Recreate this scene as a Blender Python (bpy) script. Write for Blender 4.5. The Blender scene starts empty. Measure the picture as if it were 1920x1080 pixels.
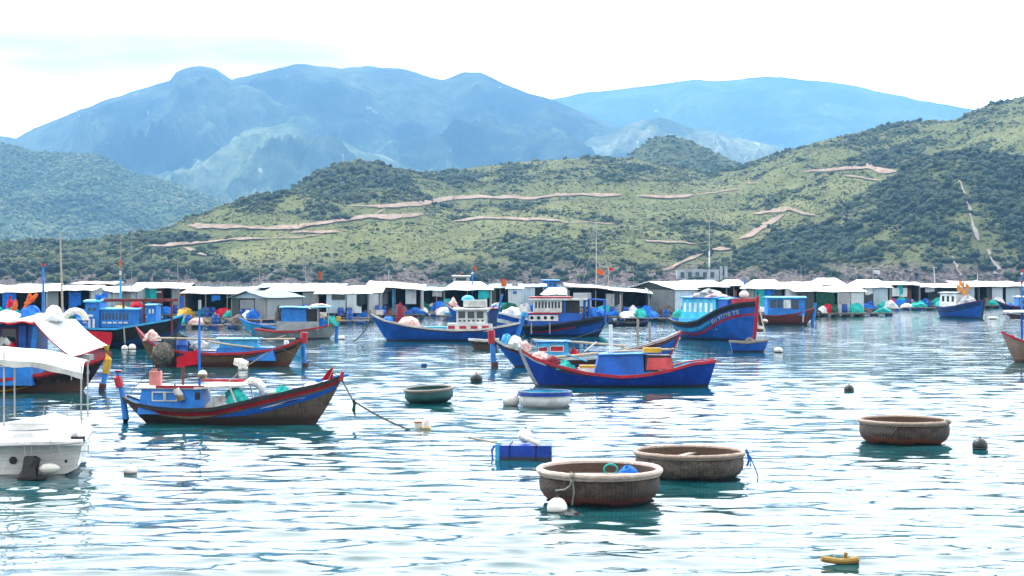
import bpy, bmesh, math, random
import numpy as np
from mathutils import Vector, Matrix, Quaternion
from mathutils.bvhtree import BVHTree

random.seed(11)
rng = np.random.default_rng(7)
sc = bpy.context.scene
COL = sc.collection
PI = math.pi

# ------------------------------------------------------------------ camera
F, HC, HY = 3200.0, 4.6, 515.0          # focal length in photo pixels, eye height, horizon row
cam_d = bpy.data.cameras.new('camera')
cam = bpy.data.objects.new('camera', cam_d)
COL.objects.link(cam)
cam.location = (0, 0, HC)
cam.rotation_euler = (PI / 2, 0, 0)
cam_d.sensor_width = 36.0
cam_d.lens = 36.0 * F / 1920.0
cam_d.shift_y = -(540.0 - HY) / 1920.0
cam_d.clip_start = 0.5
cam_d.clip_end = 60000
sc.camera = cam

# ------------------------------------------------------------------ sky, sun, exposure
SUN_EL, SUN_AZ = math.radians(58), math.radians(-52)     # azimuth measured from the view direction, left is negative
w = bpy.data.worlds.new('World')
sc.world = w
w.use_nodes = True
nt = w.node_tree
for n in list(nt.nodes):
    nt.nodes.remove(n)
def wn(t, **k):
    n = nt.nodes.new(t)
    for a, b in k.items():
        setattr(n, a, b)
    return n
out = wn('ShaderNodeOutputWorld')
bg = wn('ShaderNodeBackground')
bg.inputs['Strength'].default_value = 0.1
sky = wn('ShaderNodeTexSky', sky_type='NISHITA')
sky.sun_disc = False
sky.sun_elevation = SUN_EL
sky.sun_rotation = SUN_AZ
sky.dust_density = 2.0
tc = wn('ShaderNodeTexCoord')
mp = wn('ShaderNodeMapping')
mp.inputs['Scale'].default_value = (5.0, 3.0, 22.0)
mp.inputs['Location'].default_value = (2.75, 0.4, 0.1)
nz = wn('ShaderNodeTexNoise')
nz.inputs['Scale'].default_value = 1.0
nz.inputs['Detail'].default_value = 5
nz.inputs['Roughness'].default_value = 0.5
def ramp_n(sock, a_, b_, c_=0.0, d_=1.0):
    r_ = wn('ShaderNodeMapRange', interpolation_type='SMOOTHSTEP')
    for k_, v_ in (('From Min', a_), ('From Max', b_), ('To Min', c_), ('To Max', d_)):
        r_.inputs[k_].default_value = v_
    nt.links.new(sock, r_.inputs['Value'])
    return r_.outputs['Result']
def mul_n(a_, b_):
    m_n = wn('ShaderNodeMath', operation='MULTIPLY')
    for s_, v_ in ((m_n.inputs[0], a_), (m_n.inputs[1], b_)):
        if hasattr(v_, 'links'): nt.links.new(v_, s_)
        else: s_.default_value = v_
    return m_n.outputs[0]
mul = wn('ShaderNodeVectorMath', operation='SCALE')
mul.inputs['Scale'].default_value = 33.0
mx = wn('ShaderNodeMix', data_type='RGBA')
mx.inputs[0].default_value = 0.93       # cloud cover
L = nt.links.new
L(tc.outputs['Generated'], mp.inputs['Vector'])
L(mp.outputs['Vector'], nz.inputs['Vector'])
sx0 = wn('ShaderNodeSeparateXYZ')          # a soft grey-blue veil of cloud low over the mountains at the left
L(tc.outputs['Generated'], sx0.inputs['Vector'])
band = mul_n(ramp_n(sx0.outputs['Z'], 0.085, 0.122), ramp_n(sx0.outputs['Z'], 0.162, 0.130))
veil = mul_n(mul_n(band, ramp_n(sx0.outputs['X'], 0.04, -0.11)), ramp_n(nz.outputs['Fac'], 0.28, 0.52, 0.70, 1.0))
rp = wn('ShaderNodeMix', data_type='RGBA')
rp.inputs[6].default_value = (1, 1, 1, 1)
rp.inputs[7].default_value = (0.235, 0.18, 0.16, 1)
L(veil, rp.inputs[0])
sx = wn('ShaderNodeSeparateXYZ')           # thin bright cloud on the sun's side, thicker grey cloud behind us
L(tc.outputs['Generated'], sx.inputs['Vector'])
mr = wn('ShaderNodeMapRange', interpolation_type='SMOOTHSTEP')
mr.inputs['From Min'].default_value = -0.7
mr.inputs['From Max'].default_value = 0.9
mr.inputs['To Min'].default_value = 16.5
mr.inputs['To Max'].default_value = 66.0
L(sx.outputs['Y'], mr.inputs['Value'])
L(mr.outputs['Result'], mul.inputs['Scale'])
L(rp.outputs[2], mul.inputs[0])
L(sky.outputs['Color'], mx.inputs[6])
L(mul.outputs['Vector'], mx.inputs[7])
L(mx.outputs[2], bg.inputs['Color'])
L(bg.outputs['Background'], out.inputs['Surface'])

sun_d = bpy.data.lights.new('sun', 'SUN')
sun_d.energy = 3.6
sun_d.angle = math.radians(6)
sun_d.color = (1.0, 0.96, 0.9)
sun = bpy.data.objects.new('sun', sun_d)
COL.objects.link(sun)
sdir = Vector((math.sin(SUN_AZ) * math.cos(SUN_EL), math.cos(SUN_AZ) * math.cos(SUN_EL), math.sin(SUN_EL)))
sun.rotation_euler = sdir.to_track_quat('Z', 'Y').to_euler()
sun.location = (0, 0, 80)

sc.view_settings.view_transform = 'Standard'
sc.view_settings.look = 'None'
sc.view_settings.gamma = 1
sc.view_settings.exposure = 0.10
sc.render.engine = 'CYCLES'
sc.cycles.use_denoising = True
sc.cycles.max_bounces = 5
sc.cycles.diffuse_bounces = 2
sc.cycles.glossy_bounces = 3
sc.cycles.transmission_bounces = 2
sc.cycles.volume_bounces = 0
sc.cycles.caustics_reflective = False
sc.cycles.caustics_refractive = False
sc.cycles.sample_clamp_indirect = 4

# ------------------------------------------------------------------ photo pixel <-> place helpers
def depth(py, z=0.0):
    return F * (HC - z) / (py - HY)
def gx(px, Y):
    return (px - 960.0) / F * Y
def gz(py, Y):
    return HC - (py - HY) * Y / F
def W(px, py):
    Y = depth(py)
    return Vector((gx(px, Y), Y, 0.0))

# ------------------------------------------------------------------ materials
MATS = {}
def C4(c):
    return (c[0], c[1], c[2], 1.0)
def new_mat(name):
    m = bpy.data.materials.new(name)
    m.use_nodes = True
    t = m.node_tree
    b = t.nodes['Principled BSDF']
    return m, t, b
def nd(t, typ, **k):
    n = t.nodes.new(typ)
    for a, b in k.items():
        setattr(n, a, b)
    return n
def coords(t, scale=(1, 1, 1), loc=(0, 0, 0)):
    c = nd(t, 'ShaderNodeTexCoord')
    m = nd(t, 'ShaderNodeMapping')
    m.inputs['Scale'].default_value = scale
    m.inputs['Location'].default_value = loc
    t.links.new(c.outputs['Object'], m.inputs['Vector'])
    return c, m
def noise_fac(t, vec, scale, detail=4, rough=0.6, lo=0.35, hi=0.65):
    n = nd(t, 'ShaderNodeTexNoise')
    n.inputs['Scale'].default_value = scale
    n.inputs['Detail'].default_value = detail
    n.inputs['Roughness'].default_value = rough
    t.links.new(vec, n.inputs['Vector'])
    r = nd(t, 'ShaderNodeMapRange', interpolation_type='SMOOTHSTEP')
    r.inputs['From Min'].default_value = lo
    r.inputs['From Max'].default_value = hi
    t.links.new(n.outputs['Fac'], r.inputs['Value'])
    return r.outputs['Result'], n.outputs['Fac']
def mixc(t, fac, a, b):
    m = nd(t, 'ShaderNodeMix', data_type='RGBA')
    for sock, v in ((m.inputs[0], fac), (m.inputs[6], a), (m.inputs[7], b)):
        if hasattr(v, 'links'):
            t.links.new(v, sock)
        elif isinstance(v, (int, float)):
            sock.default_value = v
        else:
            sock.default_value = C4(v)
    return m.outputs[2]
def mathn(t, op, a, b=0.0):
    m = nd(t, 'ShaderNodeMath', operation=op)
    for sock, v in ((m.inputs[0], a), (m.inputs[1], b)):
        if hasattr(v, 'links'):
            t.links.new(v, sock)
        else:
            sock.default_value = v
    return m.outputs[0]
def bump(t, b, height, strength=0.4, dist=0.02):
    n = nd(t, 'ShaderNodeBump')
    n.inputs['Strength'].default_value = strength
    n.inputs['Distance'].default_value = dist
    t.links.new(height, n.inputs['Height'])
    t.links.new(n.outputs['Normal'], b.inputs['Normal'])

def paint(name, c, rough=0.5, wear=None, wear_amt=0.35, scale=5.0, grime=None, grime_z=0.0, grime_h=0.25, streak=0.5):
    """Weathered painted surface: faded patches, vertical streaks, chips, and a stained band near local z = grime_z."""
    if name in MATS:
        return MATS[name]
    m, t, b = new_mat(name)
    c_, mp_ = coords(t)
    geo = nd(t, 'ShaderNodeObjectInfo')
    add = nd(t, 'ShaderNodeVectorMath', operation='ADD')
    rnd = mathn(t, 'MULTIPLY', geo.outputs['Random'], 37.0)
    t.links.new(mp_.outputs['Vector'], add.inputs[0])
    t.links.new(rnd, add.inputs[1])
    v = add.outputs['Vector']
    f1, raw1 = noise_fac(t, v, scale * 0.35, 5, 0.6, 0.35, 0.7)
    faded = tuple(min(1.0, x * 0.88 + 0.028) for x in c)
    deep = tuple(x * 0.62 for x in c)
    col = mixc(t, f1, deep, c)
    f2, raw2 = noise_fac(t, v, scale * 1.3, 6, 0.7, 0.5, 0.72)
    col = mixc(t, mathn(t, 'MULTIPLY', f2, 0.45), col, faded)
    # rain streaks
    sm = nd(t, 'ShaderNodeMapping')
    sm.inputs['Scale'].default_value = (9, 9, 0.8)
    t.links.new(v, sm.inputs['Vector'])
    f3, _ = noise_fac(t, sm.outputs['Vector'], 1.0, 3, 0.6, 0.5, 0.75)
    wc = wear if wear else tuple(0.35 * x + 0.03 for x in c)
    col = mixc(t, mathn(t, 'MULTIPLY', f3, streak * wear_amt), col, wc)
    f4, _ = noise_fac(t, v, scale * 3.5, 5, 0.75, 0.60, 0.68)
    col = mixc(t, mathn(t, 'MULTIPLY', f4, wear_amt), col, wc)
    if grime:
        sq = nd(t, 'ShaderNodeSeparateXYZ'); t.links.new(c_.outputs['Object'], sq.inputs['Vector'])
        pl = mathn(t, 'FRACT', mathn(t, 'MULTIPLY', mathn(t, 'ADD', sq.outputs['Z'], mathn(t, 'MULTIPLY', mathn(t, 'MULTIPLY', sq.outputs['X'], sq.outputs['X']), -0.035)), 6.0))
        seam = mathn(t, 'LESS_THAN', pl, 0.09)
        col = mixc(t, mathn(t, 'MULTIPLY', seam, 0.45), col, tuple(x * 0.3 for x in c))
        sp = nd(t, 'ShaderNodeSeparateXYZ')
        t.links.new(c_.outputs['Object'], sp.inputs['Vector'])
        zz = mathn(t, 'ADD', sp.outputs['Z'], mathn(t, 'MULTIPLY', raw1, -grime_h * 1.2))
        r = nd(t, 'ShaderNodeMapRange', interpolation_type='SMOOTHSTEP')
        r.inputs['From Min'].default_value = grime_z + grime_h * 0.25
        r.inputs['From Max'].default_value = grime_z - grime_h * 0.55
        t.links.new(zz, r.inputs['Value'])
        col = mixc(t, r.outputs['Result'], col, grime)
    t.links.new(col, b.inputs['Base Color'])
    rr = mathn(t, 'ADD', mathn(t, 'MULTIPLY', raw2, 0.3), rough - 0.15)
    t.links.new(rr, b.inputs['Roughness'])
    b.inputs['Specular IOR Level'].default_value = 0.35
    bump(t, b, raw2, 0.25, 0.01)
    MATS[name] = m
    return m

def cloth(name, c, c2=None, scale=6.0, rough=0.9):
    if name in MATS:
        return MATS[name]
    m, t, b = new_mat(name)
    c_, mp_ = coords(t)
    f, raw = noise_fac(t, mp_.outputs['Vector'], scale, 5, 0.65, 0.3, 0.7)
    col = mixc(t, f, c2 if c2 else tuple(x * 0.6 for x in c), c)
    t.links.new(col, b.inputs['Base Color'])
    b.inputs['Roughness'].default_value = rough
    b.inputs['Specular IOR Level'].default_value = 0.15
    bump(t, b, raw, 0.5, 0.03)
    MATS[name] = m
    return m

def wood(name, c, c2, scale=4.0, rough=0.75):
    if name in MATS:
        return MATS[name]
    m, t, b = new_mat(name)
    c_, mp_ = coords(t, (0.6, 6, 6))
    f, raw = noise_fac(t, mp_.outputs['Vector'], scale, 6, 0.7, 0.3, 0.7)
    g, raw2 = noise_fac(t, c_.outputs['Object'], 2.0, 4, 0.6, 0.35, 0.7)
    col = mixc(t, f, c2, c)
    col = mixc(t, mathn(t, 'MULTIPLY', g, 0.5), col, tuple(x * 0.55 for x in c))
    t.links.new(col, b.inputs['Base Color'])
    b.inputs['Roughness'].default_value = rough
    b.inputs['Specular IOR Level'].default_value = 0.25
    bump(t, b, raw, 0.5, 0.02)
    MATS[name] = m
    return m

def corrugated(name, c, rust=(0.22, 0.12, 0.08), amt=0.35, axis=0, pitch=0.18):
    if name in MATS:
        return MATS[name]
    m, t, b = new_mat(name)
    c_, mp_ = coords(t)
    sp = nd(t, 'ShaderNodeSeparateXYZ')
    t.links.new(c_.outputs['Object'], sp.inputs['Vector'])
    wave = mathn(t, 'SINE', mathn(t, 'MULTIPLY', sp.outputs[axis], 2 * PI / pitch))
    f, raw = noise_fac(t, mp_.outputs['Vector'], 1.1, 5, 0.65, 0.45, 0.75)
    col = mixc(t, mathn(t, 'MULTIPLY', f, amt), c, rust)
    g, raw2 = noise_fac(t, mp_.outputs['Vector'], 0.5, 3, 0.5, 0.3, 0.7)
    col = mixc(t, mathn(t, 'MULTIPLY', g, 0.35), col, tuple(x * 0.72 for x in c))
    # sheet joints
    j = mathn(t, 'FRACT', mathn(t, 'MULTIPLY', sp.outputs[axis], 1.0 / 0.9))
    j = mathn(t, 'LESS_THAN', j, 0.035)
    col = mixc(t, mathn(t, 'MULTIPLY', j, 0.5), col, tuple(x * 0.4 for x in c))
    t.links.new(col, b.inputs['Base Color'])
    b.inputs['Roughness'].default_value = 0.55
    b.inputs['Specular IOR Level'].default_value = 0.3
    bump(t, b, wave, 0.6, 0.02)
    MATS[name] = m
    return m

# ------------------------------------------------------------------ numpy noise
def vnoise(x, y, seed=0):
    xi = np.floor(x).astype(np.int64); yi = np.floor(y).astype(np.int64)
    xf = x - xi; yf = y - yi
    u = xf * xf * xf * (xf * (xf * 6 - 15) + 10); v = yf * yf * yf * (yf * (yf * 6 - 15) + 10)
    def h(a, b):
        n = (a * 374761393 + b * 668265263 + seed * 1442695041) & 0xffffffff
        n = ((n ^ (n >> 13)) * 1274126177) & 0xffffffff
        n = n ^ (n >> 16)
        return (n & 0xffff) / 32767.5 - 1.0
    return ((h(xi, yi) * (1 - u) + h(xi + 1, yi) * u) * (1 - v)
            + (h(xi, yi + 1) * (1 - u) + h(xi + 1, yi + 1) * u) * v)
def fbm(x, y, oct=5, seed=0, gain=0.5):
    r = np.zeros_like(x); a = 1.0; f = 1.0
    for o in range(oct):
        r += a * vnoise(x * f + o * 17.3, y * f - o * 9.1, seed + o)
        a *= gain; f *= 2.03
    return r
def grid_mesh(name, X, Y, Z, mat, smooth=True, attr=None):
    r, c = X.shape
    me = bpy.data.meshes.new(name)
    co = np.stack([X, Y, Z], -1).reshape(-1, 3).astype(np.float32)
    i = np.arange(r * c).reshape(r, c)
    q = np.stack([i[:-1, :-1], i[:-1, 1:], i[1:, 1:], i[1:, :-1]], -1).reshape(-1, 4).astype(np.int32)
    me.vertices.add(len(co)); me.vertices.foreach_set('co', co.ravel())
    me.loops.add(q.size); me.loops.foreach_set('vertex_index', q.ravel())
    me.polygons.add(len(q)); me.polygons.foreach_set('loop_start', np.arange(0, q.size, 4, dtype=np.int32))
    me.polygons.foreach_set('use_smooth', np.full(len(q), smooth))
    if attr:
        for k, vals in attr.items():
            a = me.attributes.new(k, 'FLOAT', 'POINT')
            a.data.foreach_set('value', vals.reshape(-1).astype(np.float32))
    me.materials.append(mat)
    me.update(); me.validate()
    o = bpy.data.objects.new(name, me)
    COL.objects.link(o)
    return o

# ------------------------------------------------------------------ haze (air between here and the mountains)
def build_haze():
    x0, x1, y0, y1, z0, z1 = -9400, 9400, -30, 11600, -2.0, 1330
    me = bpy.data.meshes.new('haze')
    v = [(x, y, z) for x in (x0, x1) for y in (y0, y1) for z in (z0, z1)]
    me.from_pydata(v, [], [(0, 1, 3, 2), (4, 6, 7, 5), (0, 4, 5, 1), (2, 3, 7, 6), (0, 2, 6, 4), (1, 5, 7, 3)])
    m = bpy.data.materials.new('haze_air'); m.use_nodes = True
    t = m.node_tree
    for n in list(t.nodes):
        t.nodes.remove(n)
    o_ = nd(t, 'ShaderNodeOutputMaterial'); p = nd(t, 'ShaderNodeVolumePrincipled')
    p.inputs['Color'].default_value = (0.23, 0.54, 0.95, 1)
    p.inputs['Density'].default_value = 0.00012
    p.inputs['Anisotropy'].default_value = 0.0
    t.links.new(p.outputs['Volume'], o_.inputs['Volume'])
    me.materials.append(m)
    o = bpy.data.objects.new('haze', me); COL.objects.link(o)
    o['kind'] = 'stuff'
    o['label'] = 'thin bluish haze between the bay and the mountains'
build_haze()
# ------------------------------------------------------------------ water
def build_water():
    m, t, b = new_mat('sea_water')
    b.inputs['Base Color'].default_value = (0.003, 0.044, 0.050, 1)
    b.inputs['Roughness'].default_value = 0.04
    b.inputs['IOR'].default_value = 1.333
    c = nd(t, 'ShaderNodeTexCoord')
    hs = None
    spw = nd(t, 'ShaderNodeSeparateXYZ'); t.links.new(c.outputs['Object'], spw.inputs['Vector'])
    ruff = nd(t, 'ShaderNodeMapRange'); ruff.inputs['From Min'].default_value = 90; ruff.inputs['From Max'].default_value = 190   # more wind ruffle out in the bay
    ruff.inputs['To Min'].default_value = 0.35; ruff.inputs['To Max'].default_value = 1.1
    t.links.new(spw.outputs['Y'], ruff.inputs['Value'])
    for sx, sy, s, h in ((0.3, 1.0, 1.1, 0.10), (0.5, 1.0, 3.6, 0.020), (0.12, 0.3, 1.0, 0.06)):
        mp_ = nd(t, 'ShaderNodeMapping'); mp_.inputs['Scale'].default_value = (sx, sy, 1)
        mp_.inputs['Rotation'].default_value = (0, 0, 0.12)
        t.links.new(c.outputs['Object'], mp_.inputs['Vector'])
        n = nd(t, 'ShaderNodeTexNoise'); n.inputs['Scale'].default_value = s; n.inputs['Detail'].default_value = 2
        n.inputs['Roughness'].default_value = 0.5
        t.links.new(mp_.outputs['Vector'], n.inputs['Vector'])
        x = mathn(t, 'MULTIPLY', n.outputs['Fac'], h)
        hs = x if hs is None else mathn(t, 'ADD', hs, x)
    bump(t, b, mathn(t, 'MULTIPLY', hs, ruff.outputs['Result']), 1.0, 1.0)
    cols = np.concatenate([np.linspace(-1900, -160, 60, endpoint=False), np.arange(-160, 2081, 5.0), np.linspace(2090, 3800, 60)])
    rows = np.concatenate([np.linspace(6, 22, 40, endpoint=False), 22 * 1.0027 ** np.arange(0, 780), np.geomspace(22 * 1.0027 ** 780, 10500, 60)])
    A, Y = np.meshgrid((cols - 960) / F, rows)
    X = A * Y
    Z = np.zeros_like(X)
    fade_y = np.clip((190 - Y) / 60, 0, 1)
    patch = (0.85 + 0.35 * fbm(X / 14, Y / 22, 3, 5)) * (1 - 0.42 * np.clip((Y - 45) / 50, 0, 1))
    spacing = np.maximum(Y * 0.0027, Y * 2.5 / F)
    DX, DY = np.zeros_like(X), np.zeros_like(X)
    for k in range(80):
        lam = 0.30 * (9.0 ** rng.random())
        th = rng.normal(0.08, 0.40)
        kx, ky = math.sin(th) * 2 * PI / lam, math.cos(th) * 2 * PI / lam
        slope = 0.0195 * (1.0 if lam < 1.1 else (1.1 / lam) ** 0.8)
        amp = slope * lam / (2 * PI)
        ok = np.clip((lam / spacing - 3.2) / 2.0, 0, 1) * amp
        ph = kx * X + ky * Y + rng.random() * 6.28
        sn, cs = np.sin(ph), np.cos(ph)
        Z += ok * sn
        DX += ok * 1.5 * math.sin(th) * cs; DY += ok * 1.5 * math.cos(th) * cs
    Z *= fade_y * patch
    X = X + DX * fade_y * patch; Y = Y + DY * fade_y * patch
    o = grid_mesh('water', X, Y, Z, m)
    o['kind'] = 'structure'
build_water()

# ------------------------------------------------------------------ hills
def prof(pts, px):
    p = np.array(pts, float)
    return np.interp(px, p[:, 0], p[:, 1])
def layer_height(px, Y, sil, yr, ys, back=260.0, power=0.92):
    Yr = prof(yr, px) if not np.isscalar(yr) else np.full_like(px, float(yr))
    Ys = prof(ys, px) if not np.isscalar(ys) else np.full_like(px, float(ys))
    zr = HC - (prof(sil, px) - HY) * Yr / F
    t = (Y - Ys) / (Yr - Ys)
    front = np.sign(t) * np.abs(np.clip(t, -0.5, 1)) ** power
    bk = 1 - np.clip((Y - Yr) / back, 0, 3) ** 1.5 * 0.6
    return zr * np.where(t <= 1, front, bk), np.clip(t, 0, 1)

NEAR = [
    dict(sil=[(-300, 470), (0, 461), (60, 455), (150, 456), (230, 452), (300, 432), (370, 405), (440, 385), (520, 372), (560, 362), (620, 340), (700, 335), (790, 326), (830, 322), (900, 312),
              (1000, 302), (1100, 296), (1180, 297), (1250, 310), (1330, 323), (1390, 315), (1440, 295), (1520, 270), (1600, 250), (1700, 230),
              (1790, 225), (1830, 205), (1880, 190), (1920, 180), (2000, 165), (2200, 160)],
         yr=[(-300, 1030), (300, 1120), (560, 1350), (900, 1480), (1300, 1520), (1500, 1480), (2200, 1500)], ys=[(-300, 850), (0, 840), (400, 850), (900, 850), (1300, 838), (2200, 845)]),
    dict(sil=[(120, 510), (200, 478), (280, 446), (355, 413), (430, 384), (520, 364), (580, 366), (640, 381), (700, 402), (760, 428), (820, 455), (920, 500)], yr=1090, ys=862, back=150),
    dict(sil=[(500, 400), (540, 365), (560, 350), (600, 325), (640, 312), (690, 307), (740, 315), (790, 328), (840, 348), (900, 375), (980, 415), (1040, 450)], yr=1290, ys=860, back=200),
    dict(sil=[(780, 530), (850, 498), (900, 474), (1000, 455), (1080, 443), (1180, 444), (1300, 472), (1360, 500), (1400, 530)], yr=975, ys=848, back=110),
    dict(sil=[(520, 530), (600, 500), (680, 480), (760, 485), (840, 512), (880, 530)], yr=950, ys=848, back=110),
    dict(sil=[(1000, 470), (1100, 430), (1200, 405), (1300, 400), (1400, 412), (1480, 440), (1540, 470)], yr=1160, ys=850, back=170),
    dict(sil=[(1270, 530), (1330, 500), (1380, 475), (1450, 440), (1520, 411), (1580, 392), (1640, 358), (1690, 324), (1740, 299), (1800, 286), (1860, 289), (1920, 300), (2000, 310), (2200, 330)],
         yr=1060, ys=[(1270, 850), (1500, 840), (2200, 842)], back=210),
]
def near_height(px, Y):
    X = (px - 960) / F * Y
    Z = None
    for i, l in enumerate(NEAR):
        z, t = layer_height(px, Y, l['sil'], l['yr'], l['ys'], l.get('back', 260))
        lo, hi = l['sil'][0][0], l['sil'][-1][0]
        if i:
            ed = np.clip(np.minimum(px - lo, hi - px) / 40.0, -1, 0)
            z = np.where((px < lo) | (px > hi), -30, z)
        if Z is None:
            Z, T = z, t
        else:
            m_ = z > Z
            T = np.where(m_, t, T); Z = np.maximum(Z, z)
    env = np.clip(4 * T * (1 - T), 0, 1) ** 0.8
    gul = fbm(X / 75, Y / 210, 4, 3)
    rid = 1 - np.abs(fbm(X / 55 + 0.4 * fbm(X / 90, Y / 90, 2, 8), Y / 240, 3, 21))
    Z = Z + env * (gul * 5.5 + (rid - 0.6) * 5.0) + (0.25 + env) * fbm(X / 14, Y / 14, 4, 31) * 1.0
    # rocky foot just above the waterline
    ft = np.clip(1 - np.abs(Z - 5) / 7, 0, 1)
    Z = Z + ft * np.abs(fbm(X / 9, Y / 9, 4, 77)) * 3.0
    return Z

def hill_material():
    m, t, b = new_mat('hill_ground')
    c = nd(t, 'ShaderNodeTexCoord'); P = c.outputs['Object']
    f1, r1 = noise_fac(t, P, 0.011, 6, 0.6, 0.38, 0.66)
    f2, r2 = noise_fac(t, P, 0.09, 6, 0.7, 0.35, 0.7)
    f3, r3 = noise_fac(t, P, 0.5, 4, 0.7, 0.35, 0.7)
    col = mixc(t, f1, (0.095, 0.108, 0.038), (0.17, 0.175, 0.072))
    col = mixc(t, mathn(t, 'MULTIPLY', f2, 0.55), col, (0.075, 0.095, 0.036))
    col = mixc(t, mathn(t, 'MULTIPLY', f3, 0.35), col, (0.17, 0.165, 0.075))
    f4, _ = noise_fac(t, P, 0.03, 6, 0.75, 0.66, 0.72)
    col = mixc(t, mathn(t, 'MULTIPLY', f4, 0.6), col, (0.34, 0.25, 0.19))
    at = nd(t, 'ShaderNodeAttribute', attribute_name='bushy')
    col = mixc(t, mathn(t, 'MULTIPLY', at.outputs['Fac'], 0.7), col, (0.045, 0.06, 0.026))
    sp = nd(t, 'ShaderNodeSeparateXYZ'); t.links.new(P, sp.inputs['Vector'])
    rk = nd(t, 'ShaderNodeMapRange'); rk.inputs['From Min'].default_value = 14; rk.inputs['From Max'].default_value = 5
    t.links.new(mathn(t, 'ADD', sp.outputs['Z'], mathn(t, 'MULTIPLY', mathn(t, 'SUBTRACT', r2, 0.5), -22)), rk.inputs['Value'])
    rc = mixc(t, f3, (0.022, 0.022, 0.024), (0.20, 0.155, 0.135))
    col = mixc(t, rk.outputs['Result'], col, rc)
    t.links.new(col, b.inputs['Base Color'])
    b.inputs['Roughness'].default_value = 0.95
    b.inputs['Specular IOR Level'].default_value = 0.05
    bump(t, b, mathn(t, 'ADD', r3, mathn(t, 'MULTIPLY', r2, 3.0)), 0.8, 1.2)
    return m

def bushiness(px, Y, X, Z):
    """Where scrub is thick: gullies, the dark spur at the right, knolls, the foot of the slope."""
    d = 0.24 + 0.50 * fbm(X / 60, Y / 95, 4, 91) + 0.42 * fbm(X / 17, Y / 24, 3, 191)
    def blob(cx, py_lo, py_hi, half):
        py = HY - (Z - HC) * F / Y
        return np.clip(1 - np.abs(px - cx) / half, 0, 1) * np.clip((py - py_lo) / 25, 0, 1) * np.clip((py_hi - py) / 25, 0, 1)
    py = HY - (Z - HC) * F / Y
    spur = prof(NEAR[6]['sil'], px)
    d += 0.75 * ((px > 1290) & (py > spur - 2) & (Y < 1100)) * (0.75 + 0.25 * np.clip((px - 1400) / 250, 0, 1))
    d += 0.9 * blob(670, 290, 385, 150)
    d += 0.55 * blob(480, 350, 425, 160)
    d += 0.6 * blob(1080, 440, 540, 260)
    d += 0.65 * np.clip((480 - px) / 120, 0, 1) * (py > 440)
    d += 0.5 * np.clip((py - 475) / 30, 0, 1)
    d -= 0.35 * blob(900, 385, 520, 230) + 0.25 * blob(1250, 330, 460, 250)
    return np.clip(d, 0, 1)

px_ = np.arange(-320, 2241, 4.0)
Yg = np.arange(826, 1760, 3.5)
PX, YY = np.meshgrid(px_, Yg)
ZZ = near_height(PX, YY)
XX = (PX - 960) / F * YY
BUSH = bushiness(PX, YY, XX, ZZ)
hill = grid_mesh('hill', XX, YY, ZZ - 0.0, hill_material(), attr={'bushy': BUSH})
hill['kind'] = 'structure'
bvh = BVHTree.FromPolygons([v.co for v in hill.data.vertices], [p.vertices for p in hill.data.polygons])
EYE = Vector((0, 0, HC))
def on_hill(px, py):
    d = Vector(((px - 960) / F, 1.0, -(py - HY) / F)).normalized()
    h = bvh.ray_cast(EYE, d, 4000)
    return h[0], h[1]

# dirt roads cut along the slopes
def road_material():
    m, t, b = new_mat('cut_earth')
    c = nd(t, 'ShaderNodeTexCoord'); P = c.outputs['Object']
    f, r = noise_fac(t, P, 0.22, 6, 0.8, 0.38, 0.66)
    g, _ = noise_fac(t, P, 0.06, 4, 0.6, 0.35, 0.7)
    col = mixc(t, f, (0.13, 0.085, 0.055), (0.31, 0.215, 0.15))
    col = mixc(t, mathn(t, 'MULTIPLY', g, 0.4), col, (0.17, 0.13, 0.085))
    t.links.new(col, b.inputs['Base Color']); b.inputs['Roughness'].default_value = 0.95
    bump(t, b, r, 0.8, 0.6)
    return m
ROADS = [
    [(700, 405, 4), (712, 398, 4), (724, 391, 4)], [(1305, 366, 2), (1340, 362, 2), (1390, 352, 3)], [(510, 448, 3), (560, 446, 3), (600, 440, 3)],
    [(655, 386, 3), (700, 388, 5), (740, 388, 9), (790, 382, 10), (830, 375, 9), (880, 371, 9), (940, 371, 9), (1000, 373, 8), (1040, 368, 6), (1090, 365, 6), (1150, 367, 7), (1168, 368, 3)],
    [(1195, 369, 3), (1215, 370, 8), (1260, 370, 8), (1290, 368, 6), (1305, 366, 2)],
    [(352, 424, 4), (370, 425, 11), (430, 427, 9), (500, 429, 9), (560, 427, 11), (610, 420, 12), (650, 412, 10), (690, 407, 10), (730, 408, 13), (765, 405, 9), (800, 402, 4)],
    [(545, 437, 4), (600, 437, 6), (640, 436, 3)],
    [(277, 461, 5), (310, 461, 9), (350, 458, 7), (400, 453, 8), (450, 449, 6), (510, 448, 4)],
    [(343, 465, 3), (365, 474, 9), (390, 481, 5)],
    [(850, 415, 3), (880, 412, 5), (910, 408, 5), (960, 411, 6), (1010, 413, 6), (1060, 417, 4), (1100, 419, 3), (1160, 421, 3)],
    [(1200, 450, 2), (1250, 455, 4), (1305, 458, 5)],
    [(1500, 325, 2), (1540, 321, 5), (1590, 316, 9), (1625, 313, 12), (1650, 322, 12), (1685, 324, 4)],
    [(1580, 330, 3), (1610, 334, 4), (1640, 338, 6), (1655, 340, 3)],
    [(1388, 345, 2), (1405, 346, 5), (1425, 344, 2)],
    [(1408, 402, 3), (1450, 397, 8), (1480, 394, 12), (1510, 402, 9), (1535, 408, 3)],
    [(1380, 452, 4), (1400, 445, 14), (1425, 430, 15), (1450, 415, 13), (1470, 403, 9)],
    [(1335, 468, 5), (1355, 467, 8), (1385, 464, 4)],
    [(1240, 510, 5), (1262, 502, 10), (1290, 489, 9), (1318, 478, 6)],
]
rmat = road_material()
ROADPTS = []
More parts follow.
